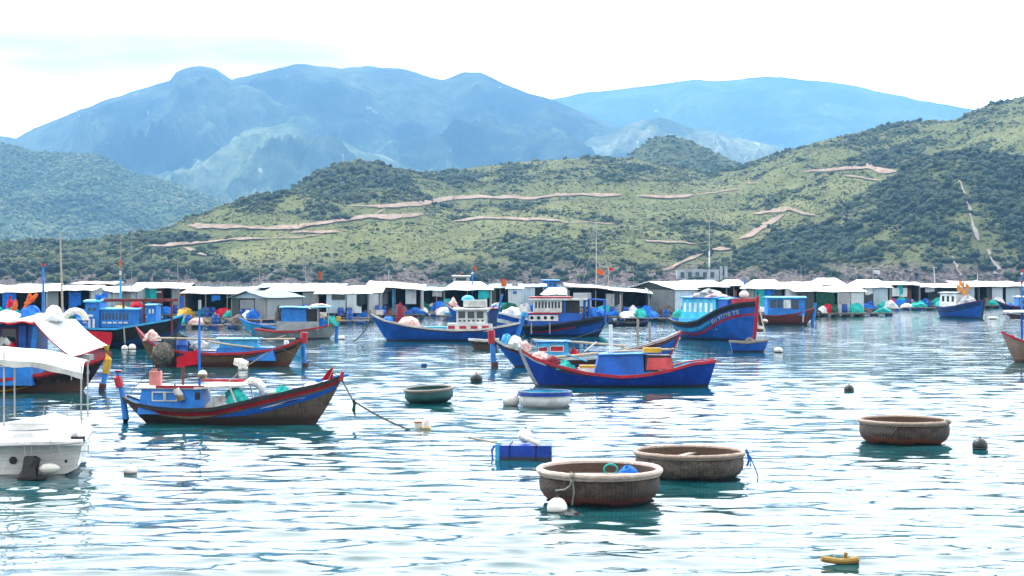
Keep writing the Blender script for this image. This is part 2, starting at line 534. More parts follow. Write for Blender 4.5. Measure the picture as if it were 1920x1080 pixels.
def build_road(pl):
    p = np.array(pl, float)
    s = np.arange(p[0, 0], p[-1, 0] + 0.1, 3.0)
    cy = np.interp(s, p[:, 0], p[:, 1]); hw = np.interp(s, p[:, 0], p[:, 2]) * 0.38
    sd_ = rng.random() * 900
    hw = hw * np.clip(0.95 + 0.45 * fbm(s / 40 + sd_, s * 0, 4, 5), 0.4, 1.25) * np.clip(0.25 + np.minimum(s - s[0], s[-1] - s) / 18, 0, 1)
    cy = cy + 1.3 * fbm(s / 30 + sd_ + 55, s * 0, 3, 6)
    V, Fc = [], []
    for a, y_, h_ in zip(s, cy, hw):
        row = []
        for k in range(5):
            q, n = on_hill(a, y_ + h_ - 2 * h_ * k / 4)
            if q is None:
                row = None; break
            row.append(q + Vector((0, -0.9, 0.9)) * 0.8)
        if row is None or max(r.y for r in row) - min(r.y for r in row) > 130:
            continue
        ROADPTS.append(row[2])
        if len(row) == 5:
            V.append(row)
    if len(V) < 2:
        return
    vs = [v for r in V for v in r]
    for i in range(len(V) - 1):
        if (V[i][2] - V[i + 1][2]).length > 60:
            continue
        for k in range(4):
            Fc.append((i * 5 + k, (i + 1) * 5 + k, (i + 1) * 5 + k + 1, i * 5 + k + 1))
    me = bpy.data.meshes.new('dirt_road'); me.from_pydata(vs, [], Fc); me.materials.append(rmat)
    for p_ in me.polygons: p_.use_smooth = True
    o = bpy.data.objects.new('dirt_road', me); COL.objects.link(o); o['kind'] = 'structure'
for r_ in ROADS:
    build_road(r_)
# pale rock slides on the dark spur
def build_slide(pl):
    V, Fc = [], []
    for (a, y_, h_) in pl:
        row = []
        for k in range(4):
            q, n = on_hill(a + (k / 3 - 0.5) * 2 * h_, y_)
            if q is None: return
            row.append(q + Vector((0, -0.8, 0.8)))
        V.append(row); ROADPTS.append(row[1])
    vs = [v for r in V for v in r]
    for i in range(len(V) - 1):
        for k in range(3):
            Fc.append((i * 4 + k, i * 4 + k + 1, (i + 1) * 4 + k + 1, (i + 1) * 4 + k))
    me = bpy.data.meshes.new('rock_slide'); me.from_pydata(vs, [], Fc); me.materials.append(slide_mat)
    o = bpy.data.objects.new('rock_slide', me); COL.objects.link(o); o['kind'] = 'structure'
slide_mat = paint('slide_rock', (0.26, 0.22, 0.20), 0.95, (0.07, 0.07, 0.05), 0.9, 0.5)
for pl in ([(1797, 340, 3), (1806, 358, 3), (1812, 378, 4), (1818, 400, 5), (1824, 420, 6), (1830, 440, 8), (1836, 460, 6)],
           [(1850, 470, 5), (1860, 490, 8), (1868, 505, 10), (1862, 522, 12)],
           [(1784, 483, 4), (1790, 495, 5), (1797, 510, 6), (1802, 524, 8)]):
    pl2 = []
    for a, b in zip(pl[:-1], pl[1:]):
        for k in range(3):
            f_ = k / 3
            pl2.append((a[0] + (b[0] - a[0]) * f_ + random.uniform(-2, 2), a[1] + (b[1] - a[1]) * f_, (a[2] + (b[2] - a[2]) * f_) * random.uniform(0.15, 0.7)))
    build_slide(pl2)

# ------------------------------------------------------------------ scrub: one mass of bushes
def bush_protos(n=8, seed=3, nclump=5):
    """Each bush is a few overlapping ragged leaf clumps of small faces."""
    out = []
    r = np.random.default_rng(seed)
    for k in range(n):
        V, Fs = [], []
        for c in range(nclump):
            bm = bmesh.new()
            bmesh.ops.create_icosphere(bm, subdivisions=1, radius=1)
            off = np.array([r.normal(0, 0.42), r.normal(0, 0.42), 0.25 + 0.55 * r.random()]) if c else np.array([0, 0, 0.35])
            sz = (0.45 + 0.35 * r.random()) if c else 0.75
            base = len(V)
            for v in bm.verts:
                q = np.array(v.co) * sz * (0.55 + 0.85 * r.random()) * np.array([1, 1, 0.8])
                V.append(off + q)
            for f in bm.faces:
                if r.random() < 0.92:
                    Fs.append([base + v.index for v in f.verts])
            bm.free()
        out.append((np.array(V, np.float32), np.array(Fs, np.int32)))
    return out
def scatter_bushes(name, pts, size, tint, mat, label, protos):
    VV, FF, TT, b0 = [], [], [], 0
    n = len(pts)
    ang = rng.random(n) * 6.28
    pick = rng.integers(0, len(protos), n)
    for k, (V, Fs) in enumerate(protos):
        idx = np.where(pick == k)[0]
        if not len(idx): continue
        c, s = np.cos(ang[idx])[:, None], np.sin(ang[idx])[:, None]
        sz = size[idx][:, None]
        x = (V[None, :, 0] * c - V[None, :, 1] * s) * sz + pts[idx, 0][:, None]
        y = (V[None, :, 0] * s + V[None, :, 1] * c) * sz + pts[idx, 1][:, None]
        z = V[None, :, 2] * sz * (0.7 + 0.5 * rng.random(len(idx)))[:, None] + pts[idx, 2][:, None]
        VV.append(np.stack([x, y, z], -1).reshape(-1, 3))
        FF.append((Fs[None] + (np.arange(len(idx)) * len(V))[:, None, None] + b0).reshape(-1, 3))
        TT.append(np.repeat(tint[idx], len(V)))
        b0 += len(idx) * len(V)
    V = np.concatenate(VV).astype(np.float32); Fa = np.concatenate(FF).astype(np.int32); T = np.concatenate(TT).astype(np.float32)
    me = bpy.data.meshes.new(name)
    me.vertices.add(len(V)); me.vertices.foreach_set('co', V.ravel())
    me.loops.add(Fa.size); me.loops.foreach_set('vertex_index', Fa.ravel())
    me.polygons.add(len(Fa)); me.polygons.foreach_set('loop_start', np.arange(0, Fa.size, 3, dtype=np.int32))
    a = me.attributes.new('tint', 'FLOAT', 'POINT'); a.data.foreach_set('value', T)
    me.materials.append(mat); me.update()
    o = bpy.data.objects.new(name, me); COL.objects.link(o)
    o['kind'] = 'stuff'; o['label'] = label
    return o
def bush_mat(name, dark, mid, light):
    m, t, b = new_mat(name)
    at = nd(t, 'ShaderNodeAttribute', attribute_name='tint')
    r = nd(t, 'ShaderNodeValToRGB'); e = r.color_ramp.elements
    e[0].position = 0; e[0].color = C4(dark); e[1].position = 1; e[1].color = C4(light)
    x = e.new(0.55); x.color = C4(mid)
    t.links.new(at.outputs['Fac'], r.inputs['Fac']); t.links.new(r.outputs['Color'], b.inputs['Base Color'])
    b.inputs['Roughness'].default_value = 0.8; b.inputs['Specular IOR Level'].default_value = 0.15
    return m
def near_scrub(N=330000):
    px = rng.uniform(-300, 2220, N); Y = rng.uniform(842, 1560, N)
    Z = near_height(px, Y); X = (px - 960) / F * Y
    d = bushiness(px, Y, X, Z)
    keep = (rng.random(N) < 0.05 + 0.50 * d ** 1.5) & (Z > 0.9)
    low = np.clip((Z - 3) / 13 + 0.9 * fbm(X / 28, Y / 28, 3, 95), 0, 1)
    keep &= rng.random(N) < 0.15 + 0.85 * low
    px, Y, Z, X, d = px[keep], Y[keep], Z[keep], X[keep], d[keep]
    R = np.array([(p.x, p.y) for p in ROADPTS])
    near = np.zeros(len(X), bool)
    for q in R:
        near |= (np.abs(X - q[0]) < 2.2) & (Y < q[1] + 1.5) & (rng.random(len(X)) < 0.95 * np.clip(1 - (q[1] - Y) / 30, 0, 1))
    X, Y, Z, d, px = X[~near], Y[~near], Z[~near], d[~near], px[~near]
    size = 0.55 + 2.9 * rng.random(len(X)) ** 3 * (0.30 + 0.9 * d)
    patch = fbm(X / 30, Y / 30, 3, 55) * 0.25
    tint = np.clip(rng.random(len(X)) * 0.75 + 0.42 - 0.55 * d + patch * 1.3 - 0.25 * ((px > 1340) & (Y < 1090) & (d > 0.6)), 0, 1)  # right spur tinted darker: cloud shadow put into leaf colour, plus darker scrub
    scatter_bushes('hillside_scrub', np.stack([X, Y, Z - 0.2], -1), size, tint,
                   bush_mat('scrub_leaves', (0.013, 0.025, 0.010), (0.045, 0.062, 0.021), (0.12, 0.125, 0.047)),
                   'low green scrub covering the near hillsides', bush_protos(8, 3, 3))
    N2 = 130000
    px = rng.uniform(-120, 2060, N2); Y = rng.uniform(860, 1540, N2)
    Z = near_height(px, Y); X = (px - 960) / F * Y
    d = bushiness(px, Y, X, Z)
    k = (rng.random(N2) < 0.55 + 0.4 * fbm(X / 25, Y / 25, 3, 66)) & (Z > 6) & (d < 0.75)
    X, Y, Z, d = X[k], Y[k], Z[k], d[k]
    near = np.zeros(len(X), bool)
    for q in R:
        near |= (np.abs(X - q[0]) < 1.9) & (Y < q[1] + 0.5) & (Y > q[1] - 2.0)
    X, Y, Z, d = X[~near], Y[~near], Z[~near], d[~near]
    size = 0.35 + 0.75 * rng.random(len(X)) ** 2
    tint = np.clip(0.45 + 0.55 * rng.random(len(X)) + 0.3 * fbm(X / 40, Y / 40, 3, 67), 0, 1)
    scatter_bushes('hillside_grass', np.stack([X, Y, Z - 0.15], -1), size, tint,
                   bush_mat('tall_grass', (0.045, 0.056, 0.02), (0.10, 0.108, 0.04), (0.20, 0.20, 0.085)),
                   'tall olive grass tufts on the open hillsides', bush_protos(6, 13, 1))
    
near_scrub()

# ------------------------------------------------------------------ hills and mountains farther off
def far_material(name, ca, cb, cc, rock, s, rock_lo=0.66):
    m, t, b = new_mat(name)
    c = nd(t, 'ShaderNodeTexCoord'); P = c.outputs['Object']
    f1, r1 = noise_fac(t, P, 0.6 * s, 6, 0.6, 0.4, 0.62)
    f2, r2 = noise_fac(t, P, 5.0 * s, 6, 0.7, 0.35, 0.7)
    col = mixc(t, f1, ca, cb)
    col = mixc(t, mathn(t, 'MULTIPLY', f2, 0.7), col, cc)
    f3, r3 = noise_fac(t, P, 3.2 * s, 7, 0.75, rock_lo, rock_lo + 0.05)
    col = mixc(t, mathn(t, 'MULTIPLY', f3, 0.9), col, rock)
    t.links.new(col, b.inputs['Base Color'])
    b.inputs['Roughness'].default_value = 0.95; b.inputs['Specular IOR Level'].default_value = 0.05
    bump(t, b, r2, 1.0, 0.06 / s)
    return m
def far_hill(name, sil, yr, ys, mat, step=4.0, ystep=14.0, back=500, amp=14.0, gs=160.0, seed=1, x0=None, x1=None, power=1.0):
    lo = sil[0][0] if x0 is None else x0; hi = sil[-1][0] if x1 is None else x1
    px = np.arange(lo, hi + 1, step); Y = np.arange(ys, yr + back, ystep)
    PX, YY = np.meshgrid(px, Y)
    Z, T = layer_height(PX, YY, sil, yr, ys, back * 1.3, power)
    X = (PX - 960) / F * YY
    env = np.clip(4 * T * (1 - T), 0, 1) ** 0.7 * np.clip((1 - T) / 0.25, 0, 1) ** 0.6
    rid = 1 - np.abs(fbm(X / gs + 0.5 * fbm(X / gs, YY / gs, 2, seed + 9), YY / (gs * 2.2), 5, seed))
    Z = Z + env * (rid - 0.65) * amp * 2.2 + (env * 0.8 + 0.12) * fbm(X / (gs * 0.22), YY / (gs * 0.3), 5, seed + 40) * amp * 0.38
    o = grid_mesh(name, X, YY, Z, mat)
    o['kind'] = 'structure'
    return px, Y, sil, o
M1 = [(-500, 230), (-250, 245), (-60, 255), (0, 268), (35, 278), (60, 286), (130, 288), (185, 292), (215, 306), (240, 322), (285, 334), (340, 350), (400, 372), (460, 402), (520, 440), (600, 480)]
mm = far_material('far_wood', (0.05, 0.085, 0.035), (0.13, 0.16, 0.065), (0.045, 0.075, 0.035), (0.24, 0.22, 0.14), 0.012, 0.68)
far_hill('hill', M1, 3300, 2450, mm, 3.0, 11.0, 300, 15, 140, 5)
M2 = [(1100, 340), (1140, 322), (1170, 300), (1200, 276), (1225, 258), (1260, 255), (1300, 267), (1340, 286), (1390, 309), (1440, 335), (1500, 360)]
far_hill('hill', M2, 1950, 1650, far_material('cone_wood', (0.055, 0.075, 0.035), (0.10, 0.115, 0.055), (0.04, 0.055, 0.028), (0.2, 0.17, 0.12), 0.016, 0.7), 2.0, 6.0, 150, 7, 80, 15)
fm = far_material('mountain_wood', (0.012, 0.03, 0.03), (0.09, 0.12, 0.07), (0.01, 0.022, 0.02), (0.40, 0.38, 0.34), 0.0045, 0.635)
fm2 = far_material('sunlit_foothill_wood', (0.03, 0.055, 0.045), (0.15, 0.19, 0.11), (0.025, 0.05, 0.035), (0.40, 0.38, 0.33), 0.0055, 0.62)  # lighter tones paint in the sunlit areas of the left mountain
F1 = [(-600, 330), (-300, 300), (-100, 262), (0, 253), (30, 259), (60, 243), (100, 225), (150, 205), (200, 187), (245, 172), (290, 158), (318, 150), (330, 136), (345, 129), (375, 124), (405, 128), (420, 138),
      (433, 149), (470, 141), (510, 130), (555, 121), (575, 121), (600, 124), (640, 128), (690, 121), (720, 126), (750, 129), (800, 142), (830, 149), (870, 135), (900, 137), (925, 150), (960, 163),
      (1000, 178), (1037, 187), (1100, 215), (1200, 250), (1350, 300), (1500, 340)]
far_hill('mountain', F1, 6000, 3900, fm, 4.0, 20.0, 900, 115, 520, 25)
F1B = [(150, 420), (230, 385), (300, 345), (330, 326), (370, 312), (410, 283), (430, 272), (455, 246), (480, 238), (505, 241), (545, 229), (575, 240), (600, 254), (640, 263), (680, 284), (720, 292), (760, 312), (800, 318), (860, 345), (950, 380)]
far_hill('mountain', F1B, 4600, 3300, fm2, 4.0, 22.0, 500, 90, 300, 35)
F2 = [(900, 230), (970, 205), (1037, 187), (1100, 173), (1190, 163), (1250, 155), (1300, 149), (1360, 151), (1440, 143), (1520, 150), (1600, 160), (1660, 174), (1720, 186), (1780, 196), (1830, 206), (1900, 222), (2050, 250), (2300, 290)]
far_hill('mountain', F2, 10000, 7200, fm, 4.0, 24.0, 1000, 110, 600, 45)
F2B = [(800, 345), (900, 318), (960, 306), (1000, 290), (1060, 283), (1100, 262), (1150, 248), (1180, 230), (1235, 219), (1262, 224), (1290, 235), (1340, 243), (1375, 258), (1400, 262), (1470, 277), (1540, 292), (1640, 320), (1760, 350)]
far_hill('mountain', F2B, 5300, 3900, far_material('painted_sunlit_slope', (0.04, 0.07, 0.05), (0.22, 0.24, 0.16), (0.03, 0.06, 0.04), (0.6, 0.57, 0.5), 0.006, 0.635), 4.0, 24.0, 500, 90, 300, 55)  # paler colours paint in a sunlit patch on this range
def far_scrub(N, x0, x1, y0, y1, sil, yr, ys, back, amp, gs, seed, smin, smax, cols, label):
    px = rng.uniform(x0, x1, N); Y = rng.uniform(y0, y1, N)
    Z, T = layer_height(px, Y, sil, yr, ys, back * 1.3, 1.0)
    X = (px - 960) / F * Y
    env = np.clip(4 * T * (1 - T), 0, 1) ** 0.7 * np.clip((1 - T) / 0.25, 0, 1) ** 0.6
    rid = 1 - np.abs(fbm(X / gs + 0.5 * fbm(X / gs, Y / gs, 2, seed + 9), Y / (gs * 2.2), 5, seed))
    Z = Z + env * (rid - 0.65) * amp * 2.2 + (env * 0.8 + 0.12) * fbm(X / (gs * 0.22), Y / (gs * 0.3), 5, seed + 40) * amp * 0.38
    d = np.clip(0.65 + 0.6 * fbm(X / 120, Y / 160, 4, seed + 60), 0.22, 1)
    keep = rng.random(N) < d
    X, Y, Z, d = X[keep], Y[keep], Z[keep], d[keep]
    size = smin + (smax - smin) * rng.random(len(X)) ** 2
    tint = np.clip(rng.random(len(X)) * 0.8 + 0.35 - 0.35 * d, 0, 1)
    scatter_bushes('far_scrub', np.stack([X, Y, Z - 0.6], -1), size, tint, bush_mat('far_leaves', *cols), label, bush_protos(6, seed, 2))
far_scrub(38000, -200, 480, 2480, 3420, M1, 3300, 2450, 300, 15, 140, 5, 2.6, 6.0, ((0.03, 0.06, 0.025), (0.075, 0.11, 0.045), (0.17, 0.19, 0.08)), 'woodland on the hill beyond the left headland')
far_scrub(7000, 1150, 1420, 1700, 1990, M2, 1950, 1650, 150, 7, 80, 15, 1.6, 3.6, ((0.03, 0.05, 0.022), (0.06, 0.085, 0.035), (0.12, 0.13, 0.06)), 'scrub on the small cone-shaped hill behind the ridge')
# ------------------------------------------------------------------ mesh builder
class MB:
    def __init__(self):
        self.v, self.f, self.m = [], [], []
    def add(self, vs, fs, mi=0):
        b = len(self.v)
        self.v += [Vector(p) for p in vs]
        self.f += [tuple(b + i for i in f) for f in fs]
        self.m += [mi] * len(fs)
        return self
    def box(self, c, s, rz=0.0, mi=0, taper=1.0, ry=0.0):
        hx, hy, hz = s[0] / 2, s[1] / 2, s[2] / 2
        vs = []
        R = Matrix.Rotation(rz, 3, 'Z') @ Matrix.Rotation(ry, 3, 'Y')
        for z in (-1, 1):
            k = taper if z > 0 else 1.0
            for x, y in ((-1, -1), (1, -1), (1, 1), (-1, 1)):
                vs.append(R @ Vector((x * hx * k, y * hy * k, z * hz)) + Vector(c))
        return self.add(vs, [(3, 2, 1, 0), (4, 5, 6, 7), (0, 1, 5, 4), (1, 2, 6, 5), (2, 3, 7, 6), (3, 0, 4, 7)], mi)
    def bx(self, x0, x1, y0, y1, z0, z1, mi=0):
        return self.box(((x0 + x1) / 2, (y0 + y1) / 2, (z0 + z1) / 2), (abs(x1 - x0), abs(y1 - y0), abs(z1 - z0)), 0, mi)
    def slab(self, quad, th, mi=0):
        """A panel with thickness below four corners (counter-clockwise from above)."""
        a = [Vector(q) for q in quad]
        n = (a[1] - a[0]).cross(a[3] - a[0]).normalized()
        b = [q - n * th for q in a]
        return self.add(a + b, [(0, 1, 2, 3), (7, 6, 5, 4), (0, 4, 5, 1), (1, 5, 6, 2), (2, 6, 7, 3), (3, 7, 4, 0)], mi)
    def tube(self, pts, r, n=8, mi=0, closed=False):
        pts = [Vector(p) for p in pts]
        k = len(pts)
        rs = r if isinstance(r, (list, tuple)) else [r] * k
        up = Vector((0, 0, 1))
        rings = []
        for i, p in enumerate(pts):
            a = pts[(i - 1) % k] if (closed or i > 0) else p
            b = pts[(i + 1) % k] if (closed or i < k - 1) else p
            d = (b - a).normalized()
            s = d.cross(up)
            if s.length < 1e-3: s = d.cross(Vector((0, 1, 0)))
            s.normalize(); t = s.cross(d)
            rings.append([p + (s * math.cos(q * 2 * PI / n) + t * math.sin(q * 2 * PI / n)) * rs[i] for q in range(n)])
        vs = [v for g in rings for v in g]; fs = []
        for i in range(k if closed else k - 1):
            j = (i + 1) % k
            for q in range(n):
                fs.append((i * n + q, i * n + (q + 1) % n, j * n + (q + 1) % n, j * n + q))
        if not closed:
            fs.append(tuple(range(n))[::-1]); fs.append(tuple((k - 1) * n + q for q in range(n)))
        return self.add(vs, fs, mi)
    def ball(self, c, r, sc=(1, 1, 1), nu=14, nv=9, jit=0.0, mi=0, zmin=-1.0):
        vs, fs = [], []
        for j in range(nv + 1):
            ph = -PI / 2 + PI * j / nv
            for i in range(nu):
                a = 2 * PI * i / nu
                k = r * (1 + random.uniform(-jit, jit))
                vs.append((c[0] + k * sc[0] * math.cos(ph) * math.cos(a), c[1] + k * sc[1] * math.cos(ph) * math.sin(a), c[2] + k * sc[2] * max(math.sin(ph), zmin)))
        for j in range(nv):
            for i in range(nu):
                fs.append((j * nu + i, j * nu + (i + 1) % nu, (j + 1) * nu + (i + 1) % nu, (j + 1) * nu + i))
        return self.add(vs, fs, mi)
    def lathe(self, prof_, n=32, c=(0, 0, 0), mi=0, sx=1.0, sy=1.0):
        vs, fs = [], []
        for (r, z) in prof_:
            for i in range(n):
                a = 2 * PI * i / n
                vs.append((c[0] + r * sx * math.cos(a), c[1] + r * sy * math.sin(a), c[2] + z))
        for j in range(len(prof_) - 1):
            for i in range(n):
                fs.append((j * n + i, j * n + (i + 1) % n, (j + 1) * n + (i + 1) % n, (j + 1) * n + i))
        return self.add(vs, fs, mi)
    def mound(self, c, rx, ry, h, seed=0, rough=0.25, nu=26, nv=9, mi=0):
        """A heap (net, tarp, sack) with lumps and folds, flat underneath."""
        r = random.Random(seed)
        ph = [r.uniform(0, 6.28) for _ in range(8)]
        vs, fs = [], []
        for j in range(nv + 1):
            t = j / nv
            rad = math.sin((1 - t) * PI / 2) ** 0.75
            for i in range(nu):
                a = 2 * PI * i / nu
                k = 1 + rough * (0.5 * math.sin(2 * a + ph[0] + 3 * t) + 0.4 * math.sin(3 * a + ph[1] - 4 * t) + 0.35 * math.sin(5 * a + ph[2] + 7 * t)) + r.uniform(-rough, rough) * 0.35
                z = h * (1 - (1 - t) ** 1.7) * (1 + rough * 0.6 * math.sin(2 * a + ph[3])) + r.uniform(-1, 1) * h * rough * 0.2 * (j > 0)
                vs.append((c[0] + rx * rad * k * math.cos(a), c[1] + ry * rad * k * math.sin(a), c[2] + z))
        for j in range(nv):
            for i in range(nu):
                fs.append((j * nu + i, j * nu + (i + 1) % nu, (j + 1) * nu + (i + 1) % nu, (j + 1) * nu + i))
        return self.add(vs, fs, mi)
    def cloth_grid(self, fn, nu, nv, th=0.015, mi=0):
        """A sheet with thickness from fn(u, v) -> point."""
        P = [[Vector(fn(i / nu, j / nv)) for i in range(nu + 1)] for j in range(nv + 1)]
        top = [p for row in P for p in row]
        n0 = (P[0][1] - P[0][0]).cross(P[1][0] - P[0][0]).normalized()
        bot = [p - n0 * th for p in top]
        K = len(top); fs = []
        def id_(i, j): return j * (nu + 1) + i
        for j in range(nv):
            for i in range(nu):
                a, b, c, d = id_(i, j), id_(i + 1, j), id_(i + 1, j + 1), id_(i, j + 1)
                fs += [(a, b, c, d), (K + d, K + c, K + b, K + a)]
        edge = [id_(i, 0) for i in range(nu)] + [id_(nu, j) for j in range(nv)] + [id_(i, nv) for i in range(nu, 0, -1)] + [id_(0, j) for j in range(nv, 0, -1)]
        for q in range(len(edge)):
            a, b = edge[q], edge[(q + 1) % len(edge)]
            fs.append((b, a, K + a, K + b))
        return self.add(top + bot, fs, mi)
    def build(self, name, mats, parent=None, smooth=True, angle=35):
        me = bpy.data.meshes.new(name)
        me.from_pydata([tuple(v) for v in self.v], [], self.f)
        for m in (mats if isinstance(mats, (list, tuple)) else [mats]):
            me.materials.append(m)
        me.polygons.foreach_set('material_index', self.m)
        if smooth:
            me.polygons.foreach_set('use_smooth', [True] * len(self.f))
            me.set_sharp_from_angle(angle=math.radians(angle))
        me.update()
        o = bpy.data.objects.new(name, me)
        COL.objects.link(o)
        if parent: o.parent = parent
        return o

LABELS = {}
def tag(o, label, cat, group=None):
    o['label'] = label; o['category'] = cat
    if group: o['group'] = group
    LABELS.setdefault(label, []).append(o.name)
    return o
def thing(name, label, cat, loc=(0, 0, 0), rz=0.0, group=None):
    o = bpy.data.objects.new(name, None)
    o.empty_display_size = 0.2
    COL.objects.link(o)
    o.location = loc; o.rotation_euler = (0, 0, rz)
    return tag(o, label, cat, group)
def dup(root, loc, rz=None, label=None):
    r = root.copy(); COL.objects.link(r); r.location = loc
    if rz is not None: r.rotation_euler = (0, 0, rz)
    if label: r['label'] = label
    for ch in list(root.children):
        c = ch.copy(); COL.objects.link(c); c.parent = r
        for g in list(ch.children):
            d = g.copy(); COL.objects.link(d); d.parent = c
    return r

# ------------------------------------------------------------------ palette
M = {}
M['blue'] = paint('paint_blue', (0.012, 0.115, 0.54), 0.5, (0.16, 0.20, 0.27), 0.45, 4, (0.035, 0.03, 0.03), 0.02, 0.16)
M['deep_blue'] = paint('paint_deep_blue', (0.010, 0.060, 0.44), 0.45, (0.10, 0.15, 0.27), 0.4, 4, (0.03, 0.035, 0.045), 0.03, 0.14)
M['navy'] = paint('paint_navy', (0.012, 0.05, 0.19), 0.5, (0.10, 0.12, 0.16), 0.35, 4, (0.02, 0.02, 0.02), 0.05, 0.2)
M['cabin_blue'] = paint('paint_cabin_blue', (0.012, 0.21, 0.70), 0.5, (0.18, 0.26, 0.34), 0.4, 5)
M['sky_blue'] = paint('paint_sky_blue', (0.05, 0.42, 0.80), 0.5, (0.2, 0.3, 0.35), 0.3, 5)
M['cyan'] = paint('paint_cyan', (0.03, 0.52, 0.78), 0.5, (0.5, 0.7, 0.75), 0.5, 5)
M['red'] = paint('paint_red', (0.46, 0.015, 0.03), 0.45, (0.22, 0.04, 0.03), 0.35, 5)
M['dark_red'] = paint('paint_dark_red', (0.20, 0.025, 0.025), 0.55, (0.08, 0.03, 0.025), 0.4, 5)
M['white'] = paint('paint_white', (0.78, 0.80, 0.80), 0.45, (0.36, 0.35, 0.32), 0.3, 5)
M['offwhite'] = paint('paint_offwhite', (0.62, 0.64, 0.62), 0.55, (0.30, 0.27, 0.22), 0.4, 5)
M['grey'] = paint('paint_grey', (0.36, 0.40, 0.42), 0.6, (0.2, 0.2, 0.19), 0.35, 4, (0.05, 0.05, 0.05), 0.02, 0.14)
M['yellow'] = paint('paint_yellow', (0.72, 0.42, 0.03), 0.5, (0.3, 0.2, 0.05), 0.3, 6)
M['orange'] = cloth('cloth_orange', (0.62, 0.15, 0.03), (0.40, 0.05, 0.02))
M['black'] = paint('paint_black', (0.018, 0.018, 0.02), 0.55, (0.08, 0.07, 0.06), 0.4, 4)
M['black_hull'] = paint('paint_black_hull', (0.025, 0.022, 0.022), 0.55, (0.17, 0.10, 0.07), 0.75, 3, (0.10, 0.06, 0.045), 0.15, 0.4, 0.9)
M['brown_hull'] = paint('paint_brown_hull', (0.17, 0.105, 0.055), 0.7, (0.06, 0.04, 0.03), 0.7, 4, (0.10, 0.035, 0.025), 0.08, 0.3, 0.9)
M['grimy_hull'] = paint('paint_grimy_hull', (0.135, 0.10, 0.075), 0.7, (0.025, 0.02, 0.018), 0.85, 2.6, (0.035, 0.022, 0.018), 0.12, 0.3, 1.0)
M['red_hull'] = paint('paint_red_hull', (0.20, 0.05, 0.035), 0.65, (0.07, 0.03, 0.025), 0.6, 4, (0.05, 0.02, 0.02), 0.05, 0.3)
M['pink_hull'] = paint('paint_pink_hull', (0.40, 0.26, 0.22), 0.65, (0.50, 0.36, 0.05), 0.8, 4, (0.10, 0.06, 0.05), 0.0, 0.3, 0.3)
M['teal_hull'] = paint('paint_teal_hull', (0.012, 0.085, 0.085), 0.55, (0.07, 0.12, 0.10), 0.5, 4, (0.012, 0.03, 0.03), 0.06, 0.2)
M['wood'] = wood('deck_wood', (0.30, 0.235, 0.18), (0.13, 0.10, 0.08))
M['grey_wood'] = wood('grey_wood', (0.34, 0.31, 0.28), (0.16, 0.14, 0.12))
M['brown_wood'] = wood('brown_wood', (0.16, 0.06, 0.035), (0.07, 0.03, 0.02), 3)
M['bamboo'] = wood('bamboo', (0.55, 0.47, 0.36), (0.32, 0.26, 0.19))
M['rope'] = wood('rope_fibre', (0.36, 0.35, 0.31), (0.16, 0.16, 0.14), 20)
M['dark_rope'] = wood('dark_rope_fibre', (0.07, 0.08, 0.08), (0.03, 0.04, 0.04), 20)
M['glass'] = None
m_, t_, b_ = new_mat('dark_glass')
b_.inputs['Base Color'].default_value = (0.02, 0.035, 0.045, 1); b_.inputs['Roughness'].default_value = 0.12
M['glass'] = m_
M['metal'] = paint('bare_metal', (0.42, 0.43, 0.44), 0.35, (0.2, 0.16, 0.13), 0.3, 6)
M['teal_net'] = cloth('teal_net', (0.04, 0.52, 0.46), (0.015, 0.22, 0.22), 9)
M['green_net'] = cloth('green_net', (0.02, 0.12, 0.08), (0.008, 0.045, 0.035), 9)
M['grey_net'] = cloth('grey_net', (0.20, 0.18, 0.15), (0.05, 0.045, 0.04), 10)
M['white_net'] = cloth('white_net', (0.74, 0.66, 0.62), (0.50, 0.20, 0.18), 7)
M['red_cloth'] = cloth('red_cloth', (0.58, 0.015, 0.035), (0.36, 0.01, 0.02), 4)
M['maroon_cloth'] = cloth('maroon_cloth', (0.26, 0.035, 0.06), (0.12, 0.02, 0.03), 8)
M['white_cloth'] = cloth('white_cloth', (0.78, 0.79, 0.79), (0.52, 0.56, 0.60), 3)
M['grey_tarp'] = cloth('grey_tarp', (0.42, 0.43, 0.44), (0.28, 0.29, 0.30), 3)
M['blue_tarp'] = cloth('blue_tarp', (0.02, 0.19, 0.66), (0.01, 0.09, 0.42), 4, 0.6)
M['teal_tarp'] = cloth('teal_tarp', (0.03, 0.55, 0.55), (0.02, 0.30, 0.34), 3, 0.6)
M['dark_tarp_and_shade'] = cloth('dark_tarp_and_shade', (0.035, 0.055, 0.06), (0.014, 0.024, 0.03), 3)
M['green_tarp'] = cloth('green_tarp', (0.02, 0.10, 0.06), (0.012, 0.05, 0.035), 3)
M['foam'] = cloth('white_foam', (0.80, 0.79, 0.76), (0.56, 0.52, 0.46), 8)
M['pink'] = paint('pink_plastic', (0.62, 0.22, 0.20), 0.5, (0.35, 0.12, 0.1), 0.3, 6)
M['barrel'] = paint('barrel_plastic', (0.012, 0.085, 0.42), 0.35, (0.08, 0.10, 0.2), 0.25, 5)
M['black_plastic'] = paint('black_plastic', (0.02, 0.021, 0.024), 0.4, (0.10, 0.09, 0.08), 0.4, 6)
M['white_plastic'] = paint('white_plastic', (0.82, 0.80, 0.76), 0.4, (0.45, 0.33, 0.22), 0.3, 6, (0.18, 0.13, 0.08), -0.02, 0.10)
M['dark_ball'] = paint('dark_buoy_plastic', (0.022, 0.032, 0.036), 0.35, (0.12, 0.13, 0.12), 0.35, 6)
M['roof_white'] = corrugated('roof_white', (0.78, 0.78, 0.78), (0.40, 0.32, 0.27), 0.30)
M['roof_rust'] = corrugated('roof_rust', (0.36, 0.31, 0.28), (0.22, 0.11, 0.07), 0.75)
M['roof_pale'] = corrugated('roof_pale', (0.44, 0.48, 0.50), (0.30, 0.25, 0.22), 0.35)
